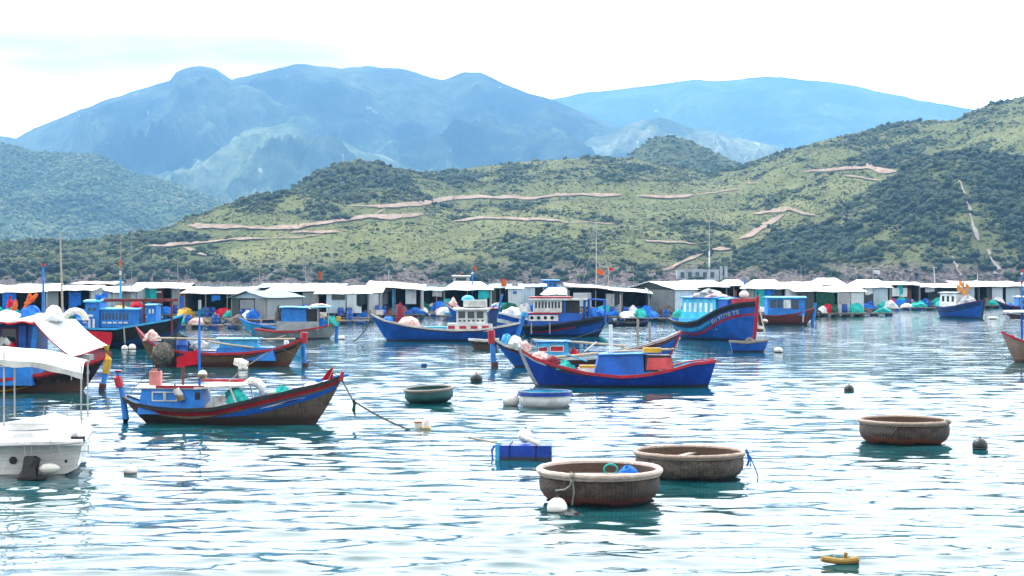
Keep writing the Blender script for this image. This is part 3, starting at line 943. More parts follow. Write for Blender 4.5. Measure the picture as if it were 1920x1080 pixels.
M['roof_teal'] = corrugated('roof_teal', (0.17, 0.29, 0.31), (0.14, 0.16, 0.16), 0.3)
M['roof_blue'] = corrugated('roof_blue', (0.28, 0.42, 0.54), (0.30, 0.34, 0.36), 0.25)
M['wall_blue'] = corrugated('wall_pale_blue', (0.42, 0.55, 0.63), (0.24, 0.20, 0.17), 0.5)
M['wall_white'] = corrugated('wall_white', (0.58, 0.65, 0.70), (0.30, 0.26, 0.23), 0.5)
M['wall_grey'] = corrugated('wall_grey', (0.24, 0.27, 0.28), (0.14, 0.11, 0.09), 0.5)
M['wall_dark'] = corrugated('wall_dark', (0.05, 0.065, 0.065), (0.03, 0.03, 0.03), 0.3)
M['wall_brown'] = wood('wall_brown', (0.15, 0.055, 0.035), (0.08, 0.03, 0.02), 2)
M['concrete'] = paint('concrete', (0.48, 0.50, 0.50), 0.9, (0.2, 0.2, 0.19), 0.6, 1.2)

# ------------------------------------------------------------------ boats
def sstep(x):
    x = min(1.0, max(0.0, x)); return x * x * (3 - 2 * x)
class Boat:
    """A wooden hull. Local x runs to the picture's right, the hull floats with z = 0 at the water."""
    def __init__(s, name, label, cat, cx, cY, xl, xr, B, sheer, bow='R', rz=0.0, rl=0.6, rr=0.6, wl_=0.0, wr_=0.0, tm=0.5,
                 draft=0.35, bul=0.28, mats=('blue', 'sky_blue', 'wood'), gun='red', gun_w=0.09, pw=0.42, ends=2.3):
        s.root = thing(name, label, cat, (cx, cY, 0), rz)
        s.xl, s.xr, s.B, s.rl, s.rr, s.bl, s.br = xl, xr, B, rl, rr, wl_, wr_
        s.sh = np.array(sheer, float); s.tm, s.draft, s.bul, s.pw, s.ends = tm, draft, bul, pw, ends
        o = MB(); n, m = 30, 8
        rows = []
        for i in range(n + 1):
            t = i / n
            ring = []
            for k in range(m + 1): ring.append(s.pt(t, 1 - k / m, -1))          # near sheer down to the keel
            for k in range(1, m + 1): ring.append(s.pt(t, k / m, 1))
            zs = s.zs(t); zd = max(zs - bul, 0.06)
            v = s.v_at(t, zd)
            a = s.pt(t, 1, 1); b = s.pt(t, v, 1)
            w1 = max(a.y - 0.06, 0.0); w2 = max(b.y - 0.06, 0.0)
            ring += [Vector((a.x, w1, zs)), Vector((b.x, w2, zd)), Vector((b.x, 0, zd + 0.03)), Vector((b.x, -w2, zd)), Vector((a.x, -w1, zs))]
            rows.append(ring)
        K = len(rows[0]); fs, mi = [], []
        for i in range(n):
            for k in range(K):
                k2 = (k + 1) % K
                o_ = (i * K + k, i * K + k2, (i + 1) * K + k2, (i + 1) * K + k)
                fs.append(o_[::-1])
                mi.append(0 if k < 2 * m else (1 if k in (2 * m + 1, 2 * m + 4, 2 * m, 2 * m + 5) else 2))
        fs.append(tuple(range(2 * m + 1))); mi.append(0)
        fs.append(tuple(n * K + k for k in range(2 * m + 1))[::-1]); mi.append(0)
        o.v = [v for r in rows for v in r]; o.f = fs; o.m = mi
        s.hull = o.build('hull', [M[x] for x in mats], s.root, angle=50)
        if gun:
            for sd in (-1, 1):
                g = MB()
                pts = [s.pt(i / n, 1, sd) + Vector((0, sd * 0.012, 0.012)) for i in range(n + 1)]
                vs, f2 = [], []
                for p in pts:
                    for dy, dz in ((0.025, -0.09), (0.025, 0.03), (-gun_w, 0.03), (-gun_w, -0.01)):
                        vs.append(p + Vector((0, sd * dy if abs(p.y) > gun_w or dy > 0 else 0, dz)))
                for i in range(n):
                    for k in range(4):
                        q = (i * 4 + k, i * 4 + (k + 1) % 4, (i + 1) * 4 + (k + 1) % 4, (i + 1) * 4 + k)
                        f2.append(q if sd < 0 else q[::-1])
                f2 += [(0, 1, 2, 3), (n * 4 + 3, n * 4 + 2, n * 4 + 1, n * 4)]
                g.add(vs, f2).build('gunwale', M[gun], s.root, smooth=False)
    def zs(s, t): return float(np.interp(t, s.sh[:, 0], s.sh[:, 1]))
    def hb(s, t):
        if t < s.tm:
            return s.B / 2 * (s.bl + (1 - s.bl) * (1 - ((s.tm - t) / s.tm) ** s.ends))
        return s.B / 2 * (s.br + (1 - s.br) * (1 - ((t - s.tm) / (1 - s.tm)) ** s.ends))
    def v_at(s, t, z):
        return min(1.0, max(0.0, (z + s.draft) / (s.zs(t) + s.draft)))
    def pt(s, t, v, sd, off=0.0):
        zs = s.zs(t); z = -s.draft + (zs + s.draft) * v
        L0, L1 = s.xl + s.rl, s.xr - s.rr
        up = max(z, -0.1) / zs
        x = L0 + (L1 - L0) * t - s.rl * up ** 0.8 * sstep((0.45 - t) / 0.45) if up > 0 else L0 + (L1 - L0) * t
        if up > 0: x += s.rr * up ** 0.8 * sstep((t - 0.55) / 0.45)
        e = abs(2 * t - 1)
        p = s.pw + (0.85 - s.pw) * e ** 2
        y = s.hb(t) * (v ** p)
        return Vector((x, sd * (y + off), z))
    def t_of(s, x):
        return min(1.0, max(0.0, (x - s.xl - s.rl * 0.5) / (s.xr - s.xl - 0.5 * (s.rl + s.rr))))
    def stripe(s, mat, t0, t1, hi, lo, name='stripe', n=24, sides=(-1, 1), off=0.014):
        """Painted band on the planking between depths hi(t) and lo(t) below the sheer."""
        for sd in sides:
            vs, fs = [], []
            for i in range(n + 1):
                t = t0 + (t1 - t0) * i / n
                for k in range(4):
                    d = hi(t) + (lo(t) - hi(t)) * k / 3
                    z = s.zs(t) - d
                    vs.append(s.pt(t, s.v_at(t, z), sd, off))
            for i in range(n):
                for k in range(3):
                    q = (i * 4 + k, i * 4 + k + 1, (i + 1) * 4 + k + 1, (i + 1) * 4 + k)
                    fs.append(q if sd < 0 else q[::-1])
            MB().add(vs, fs).build(name, M[mat], s.root)
    def rib_post(s, pts, r, mat, tip=None, tipmat='red', base=None, name='rudder_post'):
        o = MB().tube(pts, r, 8).build(name, M[mat], s.root)
        if tip: MB().tube(tip, [q * 1.12 for q in (r if isinstance(r, list) else [r])][:1] * len(tip), 8).build('tip', M[tipmat], o)
        if base: MB().tube(base, (r[0] if isinstance(r, list) else r) * 1.15, 8).build('shoe', M['red_hull'], o)
        return o
def side_boat(name, label, cat, pa, pb, wl, sheer_px, B, bow='R', rz=0.0, **k):
    """Hull seen side-on: pa, pb = ends of the sheer, wl = row of the waterline, sheer_px = its line in the photo."""
    Y = depth(wl) + B * 0.42
    s_ = F / Y
    c = (pa + pb) / 2
    cs = math.cos(math.radians(rz))
    sh = [((p - pa) / (pb - pa), (wl - q) / F * depth(wl)) for p, q in sheer_px]
    Lh = (pb - pa) / s_ / cs / 2
    bt = Boat(name, label, cat, gx(c, Y), Y, -Lh, Lh, B, sh, bow, math.radians(rz), **k)
    bt.X = lambda px: (px - c) / s_ / cs
    bt.Z = lambda py: (wl - py) / F * depth(wl) * 1.0
    bt.s = s_; bt.wl = wl
    return bt
def cabin(bt, x0, x1, w, z0, z1, mat='cabin_blue', roof='white', over=0.12, th=0.06, windows=(), frame='white', taper=0.94, name='cabin', roof_name='roof', glass='glass', y0=0.0, fr=0.035, lean=0.0):
    cx, cz = (x0 + x1) / 2, (z0 + z1) / 2
    o = MB().box((cx, y0, cz), (x1 - x0, w, z1 - z0), 0, 0, taper).build(name, M[mat], bt.root, smooth=False)
    if roof:
        r = MB(); nn = 8
        L_ = (x1 - x0) / 2 + over; ww = w / 2 * taper + over
        def fn(u, v):
            return (cx - L_ + 2 * L_ * u, y0 - ww + 2 * ww * v, z1 + th + 0.10 * w * 0.5 * (1 - (2 * v - 1) ** 2) + lean * (u - 0.5))
        r.cloth_grid(fn, 4, nn, th)
        r.build(roof_name, M[roof], bt.root)
    for (a, b, c, d) in windows:
        for sd in (-1, 1):
            def face_y(z):
                k = (z - z0) / (z1 - z0)
                return y0 + sd * (w / 2) * (1 + (taper - 1) * k)
            yc, yd = face_y(c) + sd * 0.006, face_y(d) + sd * 0.006
            wd = MB()
            q = [(a, yc, c), (b, yc, c), (b, yd, d), (a, yd, d)]
            if sd > 0: q = q[::-1]
            wd.slab(q, 0.012)
            win = wd.build('window', M[glass], o, smooth=False)
            if frame:
                f_ = MB()
                ym = (yc + yd) / 2 + sd * 0.012
                for (xa, xb, za, zb) in ((a - fr, b + fr, d, d + fr), (a - fr, b + fr, c - fr, c), (a - fr, a, c, d), (b, b + fr, c, d)):
                    f_.bx(xa, xb, ym - 0.02, ym + 0.02, za, zb)
                f_.build('window_frame', M[frame], win if False else o, smooth=False)
    return o
def sag_rope(a, b, sag, n=14):
    a, b = Vector(a), Vector(b)
    return [a.lerp(b, i / n) - Vector((0, 0, sag * 4 * (i / n) * (1 - i / n))) for i in range(n + 1)]

# small loose things
def buoy(px, py, rpx, label, mat='white_plastic', cat='buoy', group=None, sc=(1, 1, 1), up=0.45, collar=True, name='buoy'):
    Y = depth(py); r = rpx / F * Y
    p = W(px, py); p.y += r * 0.6
    t = thing(name, label, cat, p, random.uniform(0, 6), group)
    MB().ball((0, 0, r * up), r, sc, 18, 12).build('float', M[mat], t)
    k = MB(); k.tube([(0, 0, r * (up + sc[2] * 0.93)), (0, 0, r * (up + sc[2] * 1.14))], r * 0.14, 8)
    k.build('rope_eye', M['black_plastic'], t)
    if collar:
        c = MB(); z = r * (up - 0.35)
        rr = r * sc[0] * math.sqrt(max(0.05, 1 - (0.35 / sc[2]) ** 2)) + r * 0.02
        c.tube([(rr * math.cos(a), rr * math.sin(a), z) for a in np.linspace(0, 2 * PI, 19)[:-1]], r * 0.07, 6, closed=True)
        c.build('rope_collar', M['dark_rope'], t)
    return t
def heap(name, label, cat, loc, rx, ry, h, mat, seed, rough=0.25, group=None, rz=0.0):
    o = MB().mound((0, 0, 0), rx, ry, h, seed, rough).build(name, M[mat])
    o.location = loc; o.rotation_euler = (0, 0, rz)
    return tag(o, label, cat, group)
def on(bt, x, y, z):
    """A point on a boat in the world."""
    r = bt.root.rotation_euler.z
    return Vector(bt.root.location) + Matrix.Rotation(r, 3, 'Z') @ Vector((x, y, z))
BOATS = []
def lin(a, b): return lambda t: a + (b - a) * t
def const(a): return lambda t: a

# ================================================================== brown boat with red flag, in front at the left
b = side_boat('fishing_boat', 'grimy brown wooden boat with blue cabin and red flag on a blue mast', 'fishing boat', 230, 646, 797,
              [(230, 748), (255, 758), (300, 766), (350, 769), (410, 766), (470, 756), (520, 744), (570, 730), (610, 719), (646, 705)], 1.75, 'R', -5,
              rl=0.75, rr=0.9, wl_=0.30, tm=0.46, mats=('grimy_hull', 'sky_blue', 'wood'), gun='black', bul=0.3)
X, Z = b.X, b.Z
FB1 = b
b.stripe('red', 0.0, 0.985, const(0.085), const(0.20))
b.stripe('blue', 0.42, 0.985, lambda t: 0.24 + 0.03 * (t > 0), lambda t: 0.26 + 0.22 * min(1, (t - 0.42) / 0.25) * (1.0 if t < .8 else 1 - (t - .8) * 1.6))
b.stripe('wood', 0.16, 0.44, const(0.21), lambda t: 0.23 + 0.06 * math.sin((t - 0.16) / 0.28 * PI), name='rubbing_strake')
for sd in (-1,):
    e = b.stripe('white', 0.68, 0.86, lambda t: 0.33 - 0.025 * math.sin((t - 0.68) / 0.18 * PI) + 0.0, lambda t: 0.335 + 0.03 * math.sin((t - 0.68) / 0.18 * PI), name='painted_eye', off=0.022)
    b.stripe('black', 0.74, 0.85, lambda t: 0.335 - 0.02 * math.sin((t - 0.74) / 0.11 * PI), lambda t: 0.337 + 0.025 * math.sin((t - 0.74) / 0.11 * PI), name='eye_pupil', off=0.028)
cabin(b, X(264), X(392), 1.15, 0.3, Z(731), 'cabin_blue', 'white', 0.06, 0.05, [(X(294), X(314), Z(752), Z(738)), (X(319), X(338), Z(752), Z(738))], 'offwhite', 0.88, glass='cabin_blue')
MB().bx(X(300), X(392), -0.60, -0.56, Z(729), Z(724)).build('roof_edge', M['red'], b.root, smooth=False)
MB().box((X(378), -0.525, Z(750)), (0.16, 0.02, 0.42)).build('door', M['black'], b.root, smooth=False)
cp = MB()
cp.slab([(X(372), -0.62, Z(727)), (X(472), -0.55, Z(722)), (X(468), 0.62, Z(720)), (X(374), 0.62, Z(725))], 0.07)
cp.build('canopy', M['offwhite'], b.root, smooth=False)
MB().bx(X(365), X(468), 0.60, 0.66, Z(721), Z(716)).build('roof_edge', M['red'], b.root, smooth=False)
for a, c in (((400, 728), (409, 758)), ((439, 724), (454, 760))):
    MB().tube([(X(a[0]), -0.6, Z(a[1])), (X(c[0]), -0.66, Z(c[1]))], 0.03, 6).build('canopy_post', M['offwhite'], b.root)
MB().tube([(X(462), 0.5, Z(722)), (X(468), 0.55, Z(757))], 0.03, 6).build('canopy_post', M['offwhite'], b.root)
b.rib_post([(X(228), 0, -0.35), (X(232), 0, 0.1), (X(226), 0, Z(748)), (X(216), 0, Z(702))], [0.12, 0.11, 0.09, 0.07], 'cabin_blue',
           [(X(221), 0, Z(730)), (X(216), 0, Z(712)), (X(217), 0, Z(698))])
mast = MB().tube([(X(381), -0.45, 0.3), (X(380), -0.45, Z(640)), (X(381), -0.45, Z(566))], [0.065, 0.05, 0.035], 8).build('mast', M['cabin_blue'], b.root)
MB().tube([(X(381), -0.45, Z(580)), (X(381), -0.45, Z(563))], 0.045, 8).build('mast_cap', M['grey'], mast)
MB().tube([(X(343), -0.1, Z(733)), (X(343), -0.1, Z(672))], 0.045, 7).build('flag_post', M['brown_wood'], b.root)
def fl(u, v):
    x = X(377) + (X(337) - X(377)) * u; zt = Z(656) + (Z(672) - Z(656)) * u; zb = Z(684) + (Z(691) - Z(684)) * u
    return (x, -0.48 + 0.06 * math.sin(u * 7 + v * 2) * u, zt + (zb - zt) * v)
MB().cloth_grid(fl, 10, 6, 0.008).build('flag', M['red_cloth'], b.root)
def fl2(u, v):
    return (X(627) + (X(605) - X(627)) * u * (0.4 + 0.6 * v), -0.1 + 0.05 * math.sin(u * 5), Z(689) + (Z(712) - Z(689)) * (v * (1 - 0.2 * u)) - 0.12 * u)
MB().tube([(X(615), -0.1, Z(722)), (X(632), -0.1, Z(684))], 0.012, 5).build('flag_stick', M['bamboo'], b.root)
MB().cloth_grid(fl2, 8, 5, 0.008).build('flag', M['red_cloth'], b.root)
MB().tube([(X(590), 0.05, Z(716)), (X(656), -0.05, Z(704))], 0.05, 7).build('anchor_beam', M['cabin_blue'], b.root)
MB().tube([(X(640), -0.04, Z(716)), (X(645), -0.04, Z(698))], [0.1, 0.05], 8).build('stem_head', M['red'], b.root)
MB().tube([(X(425), 0.2, Z(720)), (X(455), 0.15, Z(693)), (X(500), 0.1, Z(664))], 0.018, 6).build('boom', M['grey_wood'], b.root)
o = MB().box((0, 0, 0.23), (0.36, 0.26, 0.46)).build('jerrycan', M['pink']); o.location = on(b, X(291), -0.1, Z(727)); tag(o, 'faded pink plastic can standing on the blue cabin roof', 'jerrycan')
MB().tube([(0.1, 0, 0.46), (0.1, 0, 0.54)], 0.04, 8).build('cap', M['black_plastic'], o)
MB().tube([(-0.12, 0, 0.46), (-0.12, 0, 0.52), (0.03, 0, 0.52), (0.03, 0, 0.46)], 0.02, 6).build('handle', M['pink'], o)
heap('net_heap', 'teal and clear net heap under the canopy of the brown boat', 'fishing net', on(b, X(447), -0.3, 0.25), 0.5, 0.42, Z(733) - 0.25, 'teal_net', 3)
heap('net_heap', 'pale grey net spilling beside the blue cabin door', 'fishing net', on(b, X(420), -0.42, 0.25), 0.42, 0.3, Z(748) - 0.25, 'grey_tarp', 4)
tub = thing('tub', 'dark blue rectangular tub on the brown boat foredeck', 'tub', on(b, X(494), -0.2, 0.42), 0.05)
MB().box((0, 0, 0.17), (0.68, 0.55, 0.30), 0, 0, 1.06).build('body', M['deep_blue'], tub, smooth=False)
rim_ = MB()
for q in ((-0.37, 0.37, -0.32, -0.27), (-0.37, 0.37, 0.27, 0.32), (-0.37, -0.32, -0.27, 0.27), (0.32, 0.37, -0.27, 0.27)): rim_.bx(q[0], q[1], q[2], q[3], 0.3, 0.36)
rim_.build('rim', M['blue'], tub, smooth=False)
heap('net_heap', 'bright teal net bundle ahead of the dark blue tub', 'fishing net', on(b, X(532), -0.1, 0.6), 0.26, 0.25, Z(729) - 0.6, 'teal_net', 6)
heap('sack', 'white foam sack lying near the brown boat bow', 'sack', on(b, X(588), -0.05, Z(729)), 0.24, 0.2, 0.2, 'foam', 7, 0.12)
roll = MB().tube([(-0.30, 0, 0.05), (-0.12, 0, 0.12), (0.10, 0, 0.08), (0.24, 0, -0.08), (0.24, 0, -0.28)], [0.06, 0.13, 0.15, 0.14, 0.08], 10).build('foam_roll', M['foam'])
roll.location = on(b, X(480), -0.2, Z(724)); tag(roll, 'white foam roll drooping over the front edge of the canopy', 'foam roll')
for (px, py, q, lb) in ((345, 742, 0.9, 'white bottle fender hanging across the blue cabin window'), (387, 704, 0, 'round white float tied to the blue mast')):
    if q:
        t = thing('fender', lb, 'fender', on(b, X(px), -0.62, Z(py)), 0)
        MB().tube([(-0.1, 0, 0.2), (0.0, 0, 0.0), (0.09, 0, -0.17)], [0.10, 0.13, 0.10], 10).build('float', M['white_plastic'], t)
        MB().tube([(-0.1, 0, 0.2), (-0.15, 0.05, 0.34)], 0.03, 6).build('rope_eye', M['dark_rope'], t)
    else:
        t = thing('fender', lb, 'fender', on(b, X(px), -0.5, Z(py)), 0)
        MB().ball((0, 0, 0), 0.15, (1, 1, 1), 14, 10).build('float', M['white_plastic'], t)
        MB().tube([(0, 0, 0.14), (-0.02, 0.03, 0.22)], 0.03, 6).build('rope_eye', M['dark_rope'], t)
for i, (px, py, r, lb) in enumerate(((449, 684, 0.17, 'white foam float hung on the boom above the canopy'),)):
    t = thing('fender', lb, 'fender', on(b, X(px), 0.12, Z(py)), 0)
    MB().tube([(-0.2, 0, 0.06), (0.0, 0.02, 0.02), (0.22, 0, -0.05)] if i == 0 else [(0, 0, 0.14), (0.02, 0, -0.02), (0.0, 0, -0.18)], [0.10, 0.15, 0.11] if i == 0 else [0.07, 0.10, 0.07], 10).build('float', M['foam'], t)
    MB().tube([(0, 0, r * 0.85), (0.12, 0, r * 1.4)], 0.02, 6).build('rope_eye', M['dark_rope'], t)
p0 = on(b, X(643), 0, Z(713)); p1 = W(665, 745); p1.y = p0.y - 1.0; p1.x = gx(663, p1.y); p1.z = gz(752, p1.y); p2 = W(768, 806)
r = MB(); r.tube(sag_rope(p0, p1, 0.03, 6) + sag_rope(p1, p2, 0.06, 14)[1:], 0.028, 6)
tag(r.build('mooring_rope', M['dark_rope']), 'dark mooring rope sagging from the brown boat bow to a float', 'rope')
tag(MB().tube([p1 + Vector((0, 0, 0.04)), p1 + Vector((0.03, 0, -0.1)), p1 + Vector((0.0, 0, -0.28)), p1 + Vector((0.05, 0, -0.45))], [0.06, 0.05, 0.055, 0.02], 7).build('rope_tail', M['green_net']), 'dark weedy rope tail hanging from the mooring rope', 'rope')

# ================================================================== black boat with white awning, left edge
b = side_boat('fishing_boat', 'black hulled boat with slanting white awning and yellow prow post', 'fishing boat', -200, 198, 737,
              [(-200, 660), (-150, 690), (-80, 708), (0, 713), (60, 708), (110, 698), (150, 686), (198, 671)], 2.5, 'R', 0,
              rl=0.9, rr=0.95, tm=0.45, mats=('black_hull', 'dark_red', 'wood'), gun='red', bul=0.25)
X, Z = b.X, b.Z
b.stripe('red', 0.1, 0.98, const(0.09), const(0.17))
b.stripe('yellow', 0.45, 0.72, lambda t: 0.40 + 0.03 * math.sin((t - .45) / .27 * PI), lambda t: 0.42 + 0.075 * math.sin((t - .45) / .27 * PI))
cabin(b, X(-60), X(76), 1.7, 0.3, Z(680), 'cabin_blue', None, windows=[(X(4), X(28), Z(686), Z(678) - 0.02), (X(33), X(58), Z(686), Z(678) - 0.02)], frame='white', y0=-0.35, taper=0.96)
MB().bx(X(-64), X(62), -1.22, 0.5, Z(680), Z(674)).build('cabin_roof', M['white'], b.root, smooth=False)
cabin(b, X(-120), X(74), 1.5, 0.4, Z(608), 'navy', None, name='wheelhouse', y0=0.45, taper=1.0, windows=[(X(-40), X(-5), Z(650), Z(622)), (X(8), X(34), Z(655), Z(618))], frame='dark_red')
for q in (40, 58):
    MB().bx(X(q), X(q + 14), -0.36, -0.31, 0.55, Z(612)).build('wall_panel', M['blue'], b.root, smooth=False)
def rf(u, v):
    return (X(-130) + (X(78) - X(-130)) * u, -1.0 + 2.3 * v, Z(601) + 0.05 * math.sin(u * 9 + v * 3) - 0.06 * (2 * v - 1) ** 2)
MB().cloth_grid(rf, 14, 6, 0.07).build('roof', M['white'], b.root)
MB().tube([(X(-130) + (X(78) - X(-130)) * u, -1.03, Z(606) + 0.045 * math.sin(u * 30)) for u in np.linspace(0, 1, 30)], 0.035, 6).build('roof_edge', M['red_cloth'], b.root)
def aw(u, v):
    a = Vector((X(76), -1.0, Z(602))).lerp(Vector((X(146), -1.05, Z(668))), u)
    c = Vector((X(128), 1.1, Z(602) + 0.02)).lerp(Vector((X(192), 1.1, Z(655) + 0.04)), u)
    return a.lerp(c, v) + Vector((0, 0, -0.10 * math.sin(u * PI) - 0.03 * math.sin(v * PI * 2)))
MB().cloth_grid(aw, 12, 8, 0.015).build('awning', M['white_cloth'], b.root)
MB().tube([Vector(aw(u, 0)) + Vector((0, -0.01, -0.02)) for u in np.linspace(0, 1, 12)] + [Vector(aw(1, v)) + Vector((0, 0, -0.02)) for v in np.linspace(0.1, 1, 8)], 0.022, 6).build('awning_hem', M['red_cloth'], b.root)
MB().tube([(X(146), -1.0, 0.5), (X(146), -1.03, Z(668))], 0.025, 6).build('awning_post', M['metal'], b.root)
MB().tube([(X(191), 0.2, 0.9), (X(191), 1.08, Z(655))], 0.025, 6).build('awning_post', M['metal'], b.root)
MB().box((X(76), -0.85, Z(636)), (0.2, 0.07, 1.15), 0, 0, 1.0, 0.1).build('leaning_board', M['cabin_blue'], b.root, smooth=False)
MB().bx(X(-20), X(86), -1.15, -0.55, Z(665), Z(660)).build('side_deck', M['dark_red'], b.root, smooth=False)
MB().bx(X(143), X(170), -0.2, 0.5, 0.7, Z(667)).build('fish_box', M['grey'], b.root, smooth=False)
b.rib_post([(X(192), 0, -0.3), (X(194), 0, Z(722)), (X(198), 0, Z(700)), (X(203), 0, Z(675)), (X(199), 0, Z(652))], [0.13, 0.11, 0.11, 0.11, 0.10], 'cabin_blue',
           [(X(198), 0, Z(703)), (X(203), 0, Z(676)), (X(199), 0, Z(650))], 'yellow', [(X(191), 0, -0.05), (X(193), 0, Z(722))], name='stem_post')
for i, (px, py, rx, h, mt, lb) in enumerate(((14, 603, 0.55, 0.40, 'white_cloth', 'round white sack on the left end of the flat roof'), (78, 604, 0.85, 0.30, 'white_cloth', 'long white and blue bundle in the middle of the flat roof'),
        (100, 602, 0.33, 0.55, 'white_cloth', 'tall white bundle behind the awning top'), (54, 600, 0.4, 0.5, 'blue_tarp', 'blue tarpaulin bundle behind the white sacks'))):
    heap('bundle', lb, 'bundle', on(b, X(px), 0.1 + 0.25 * (i == 3), Z(py)), rx, 0.4, h, mt, 20 + i, 0.18)
ring = MB().tube([(0.42 * math.cos(a), 0, 0.40 * math.sin(a)) for a in np.linspace(-0.2, PI + 0.2, 14)], 0.13, 9).build('foam_arch', M['foam']); ring.location = on(b, X(131), 0.8, Z(604)); tag(ring, 'curved white foam piece at the top of the awning', 'foam')
for i, (x0, y0, x1, y1) in enumerate(((36, 600, 47, 566), (44, 572, 66, 552), (48, 570, 52, 550), (12, 578, 15, 556), (20, 585, 26, 563))):
    o = MB().tube([(X(x0), 0.3, Z(y0)), (X((x0 + x1) / 2) + 0.04, 0.28, Z((y0 + y1) / 2)), (X(x1), 0.3, Z(y1))], [0.09, 0.11, 0.05], 8).build('furled_flag', M['orange'] if i != 3 else M['red_cloth'], b.root)
for i, (px, py, rr, mt) in enumerate(((6, 650, 0.18, 'metal'), (20, 645, 0.2, 'grey_net'), (30, 650, 0.2, 'red_cloth'), (14, 630, 0.16, 'metal'), (2, 622, 0.14, 'red_cloth'), (22, 624, 0.15, 'offwhite'))):
    heap('gear_pile', ['shiny engine part on the black boat side deck', 'grey net wad on the black boat side deck', 'red cloth wad on the black boat side deck', 'metal pot hanging under the flat roof', 'red rag hanging under the flat roof', 'pale basket under the flat roof'][i], 'gear', on(b, X(px), -0.75, Z(660) + (0.25 if py < 640 else 0)), rr, rr, rr * 1.7, mt, 40 + i, 0.3)

# ================================================================== white motorboat, stern to us, left edge
wY = depth(893) + 0.1
mb = thing('motorboat', 'white fibreglass motorboat with outdrive, stern rail and canvas bimini', 'motorboat', (gx(58, wY), wY, 0), math.radians(10))
s_ = F / wY
mX = lambda px: (px - 58) / s_
mZ = lambda py: (893 - py) / s_
rows = []
for j in range(15):
    t = j / 14; y = 6.2 * t
    hw = 1.12 * (1 - max(0, (t - 0.45) / 0.55) ** 2.2) + 0.02
    zt = mZ(838) + 0.06 * t; zc = 0.15 + 0.35 * t ** 2
    rows.append([(-hw, y, zt), (-hw * 0.96, y, zt - 0.2), (-hw * 0.9, y, zc), (0, y + 0.0, -0.35 + 0.3 * t ** 3), (hw * 0.9, y, zc), (hw * 0.96, y, zt - 0.2), (hw, y, zt)])
h = MB(); vs = [Vector(p) for r_ in rows for p in r_]; fs = []
for j in range(14):
    for k in range(6): fs.append((j * 7 + k, (j + 1) * 7 + k, (j + 1) * 7 + k + 1, j * 7 + k + 1))
fs.append(tuple(range(7)))
h.add(vs, fs); M['gelcoat'] = paint('gelcoat', (0.88, 0.89, 0.88), 0.25, (0.40, 0.38, 0.34), 0.22, 3, (0.03, 0.03, 0.03), 0.0, 0.08, 0.5)
h.build('hull', M['gelcoat'], mb, angle=30)
d = MB(); dv, df = [], []
for j in range(15):
    t = j / 14; y = 6.2 * t; hw = rows[j][6][0]; zt = rows[j][0][2]
    hgt = 0.13 + 0.05 * sstep((t - 0.12) / 0.3)
    dv += [(-hw - 0.04, y, zt), (-hw - 0.04, y, zt + 0.07), (-hw * 0.9, y, zt + hgt), (-hw * 0.45, y, zt + hgt + 0.03), (0, y, zt + hgt + 0.05), (hw * 0.45, y, zt + hgt + 0.03), (hw * 0.9, y, zt + hgt), (hw + 0.04, y, zt + 0.07), (hw + 0.04, y, zt)]
for j in range(14):
    for k in range(8): df.append((j * 9 + k, j * 9 + k + 1, (j + 1) * 9 + k + 1, (j + 1) * 9 + k))
df.append(tuple(range(9))[::-1])
d.add(dv, df).build('deck', M['gelcoat'], mb, angle=40)
MB().bx(-1.10, 1.16, -0.42, 0.02, mZ(834), mZ(826)).build('swim_platform', M['white'], mb, smooth=False)
MB().bx(-1.0, 1.0, 0.35, 0.9, 0.75, 0.95).build('seat_box', M['white'], mb, smooth=False)
cb = MB(); cb.add([(-1.0, 1.8, 0.75), (0.55, 1.9, 0.75), (0.4, 3.6, 0.75), (-0.6, 3.6, 0.75), (-0.9, 1.9, 1.06), (0.3, 2.0, 1.03), (0.1, 3.4, 1.0), (-0.6, 3.4, 1.0)],
    [(0, 1, 5, 4), (1, 2, 6, 5), (2, 3, 7, 6), (3, 0, 4, 7), (4, 5, 6, 7)])
cb.build('cuddy_cabin', M['gelcoat'], mb, smooth=False)
ra = MB()
zr = mZ(833)
ra.tube([(mX(0) - 0.8, -0.45, zr), (mX(35), -0.45, zr + 0.01), (mX(110), -0.46, zr + 0.02), (mX(160), -0.4, zr + 0.05), (mX(168), 0.05, zr + 0.06)], 0.018, 6)
for q in (50, 62, 98, 112, 165): ra.tube([(mX(q), -0.42, mZ(848) - 0.02), (mX(q), -0.45, zr + 0.1 * (q in (98,)))], 0.014, 6)
ra.tube([(mX(100), -0.42, mZ(850)), (mX(165), -0.4, mZ(845))], 0.014, 6)
ra.build('stern_rail', M['metal'], mb)
rl_ = MB()
rl_.tube([(mX(60), 2.2, mZ(815)), (mX(66), 2.2, mZ(776)), (mX(108), 2.4, mZ(784)), (mX(120), 2.6, mZ(776)), (mX(145), 2.8, mZ(778)), (mX(158), 3.4, mZ(778))], 0.016, 6)
rl_.tube([(mX(108), 2.4, mZ(815)), (mX(108), 2.4, mZ(784))], 0.014, 6)
rl_.build('side_rail', M['metal'], mb)
od = MB()
od.box((mX(58), -0.30, 0.22), (0.36, 0.5, 0.5), 0, 0, 0.6); od.tube([(mX(50), -0.3, -0.1), (mX(62), -0.34, 0.2), (mX(72), -0.4, 0.45)], [0.22, 0.17, 0.1], 8)
od.box((mX(64), -0.45, 0.02), (0.6, 0.5, 0.06)); od.build('outdrive', M['black_plastic'], mb)
MB().ball((mX(94), -0.4, 0.2), 0.16, (1.5, 0.7, 0.75), 12, 8).build('trim_float', M['white_plastic'], mb)
MB().tube([(mX(78), -0.35, 0.1), (mX(80), -0.4, 0.35)], 0.06, 8).build('hydraulic_ram', M['metal'], mb)
MB().tube([(mX(26), -0.03, 0.36), (mX(26), 0.05, 0.36)], 0.09, 12).build('exhaust_port', M['black_plastic'], mb)
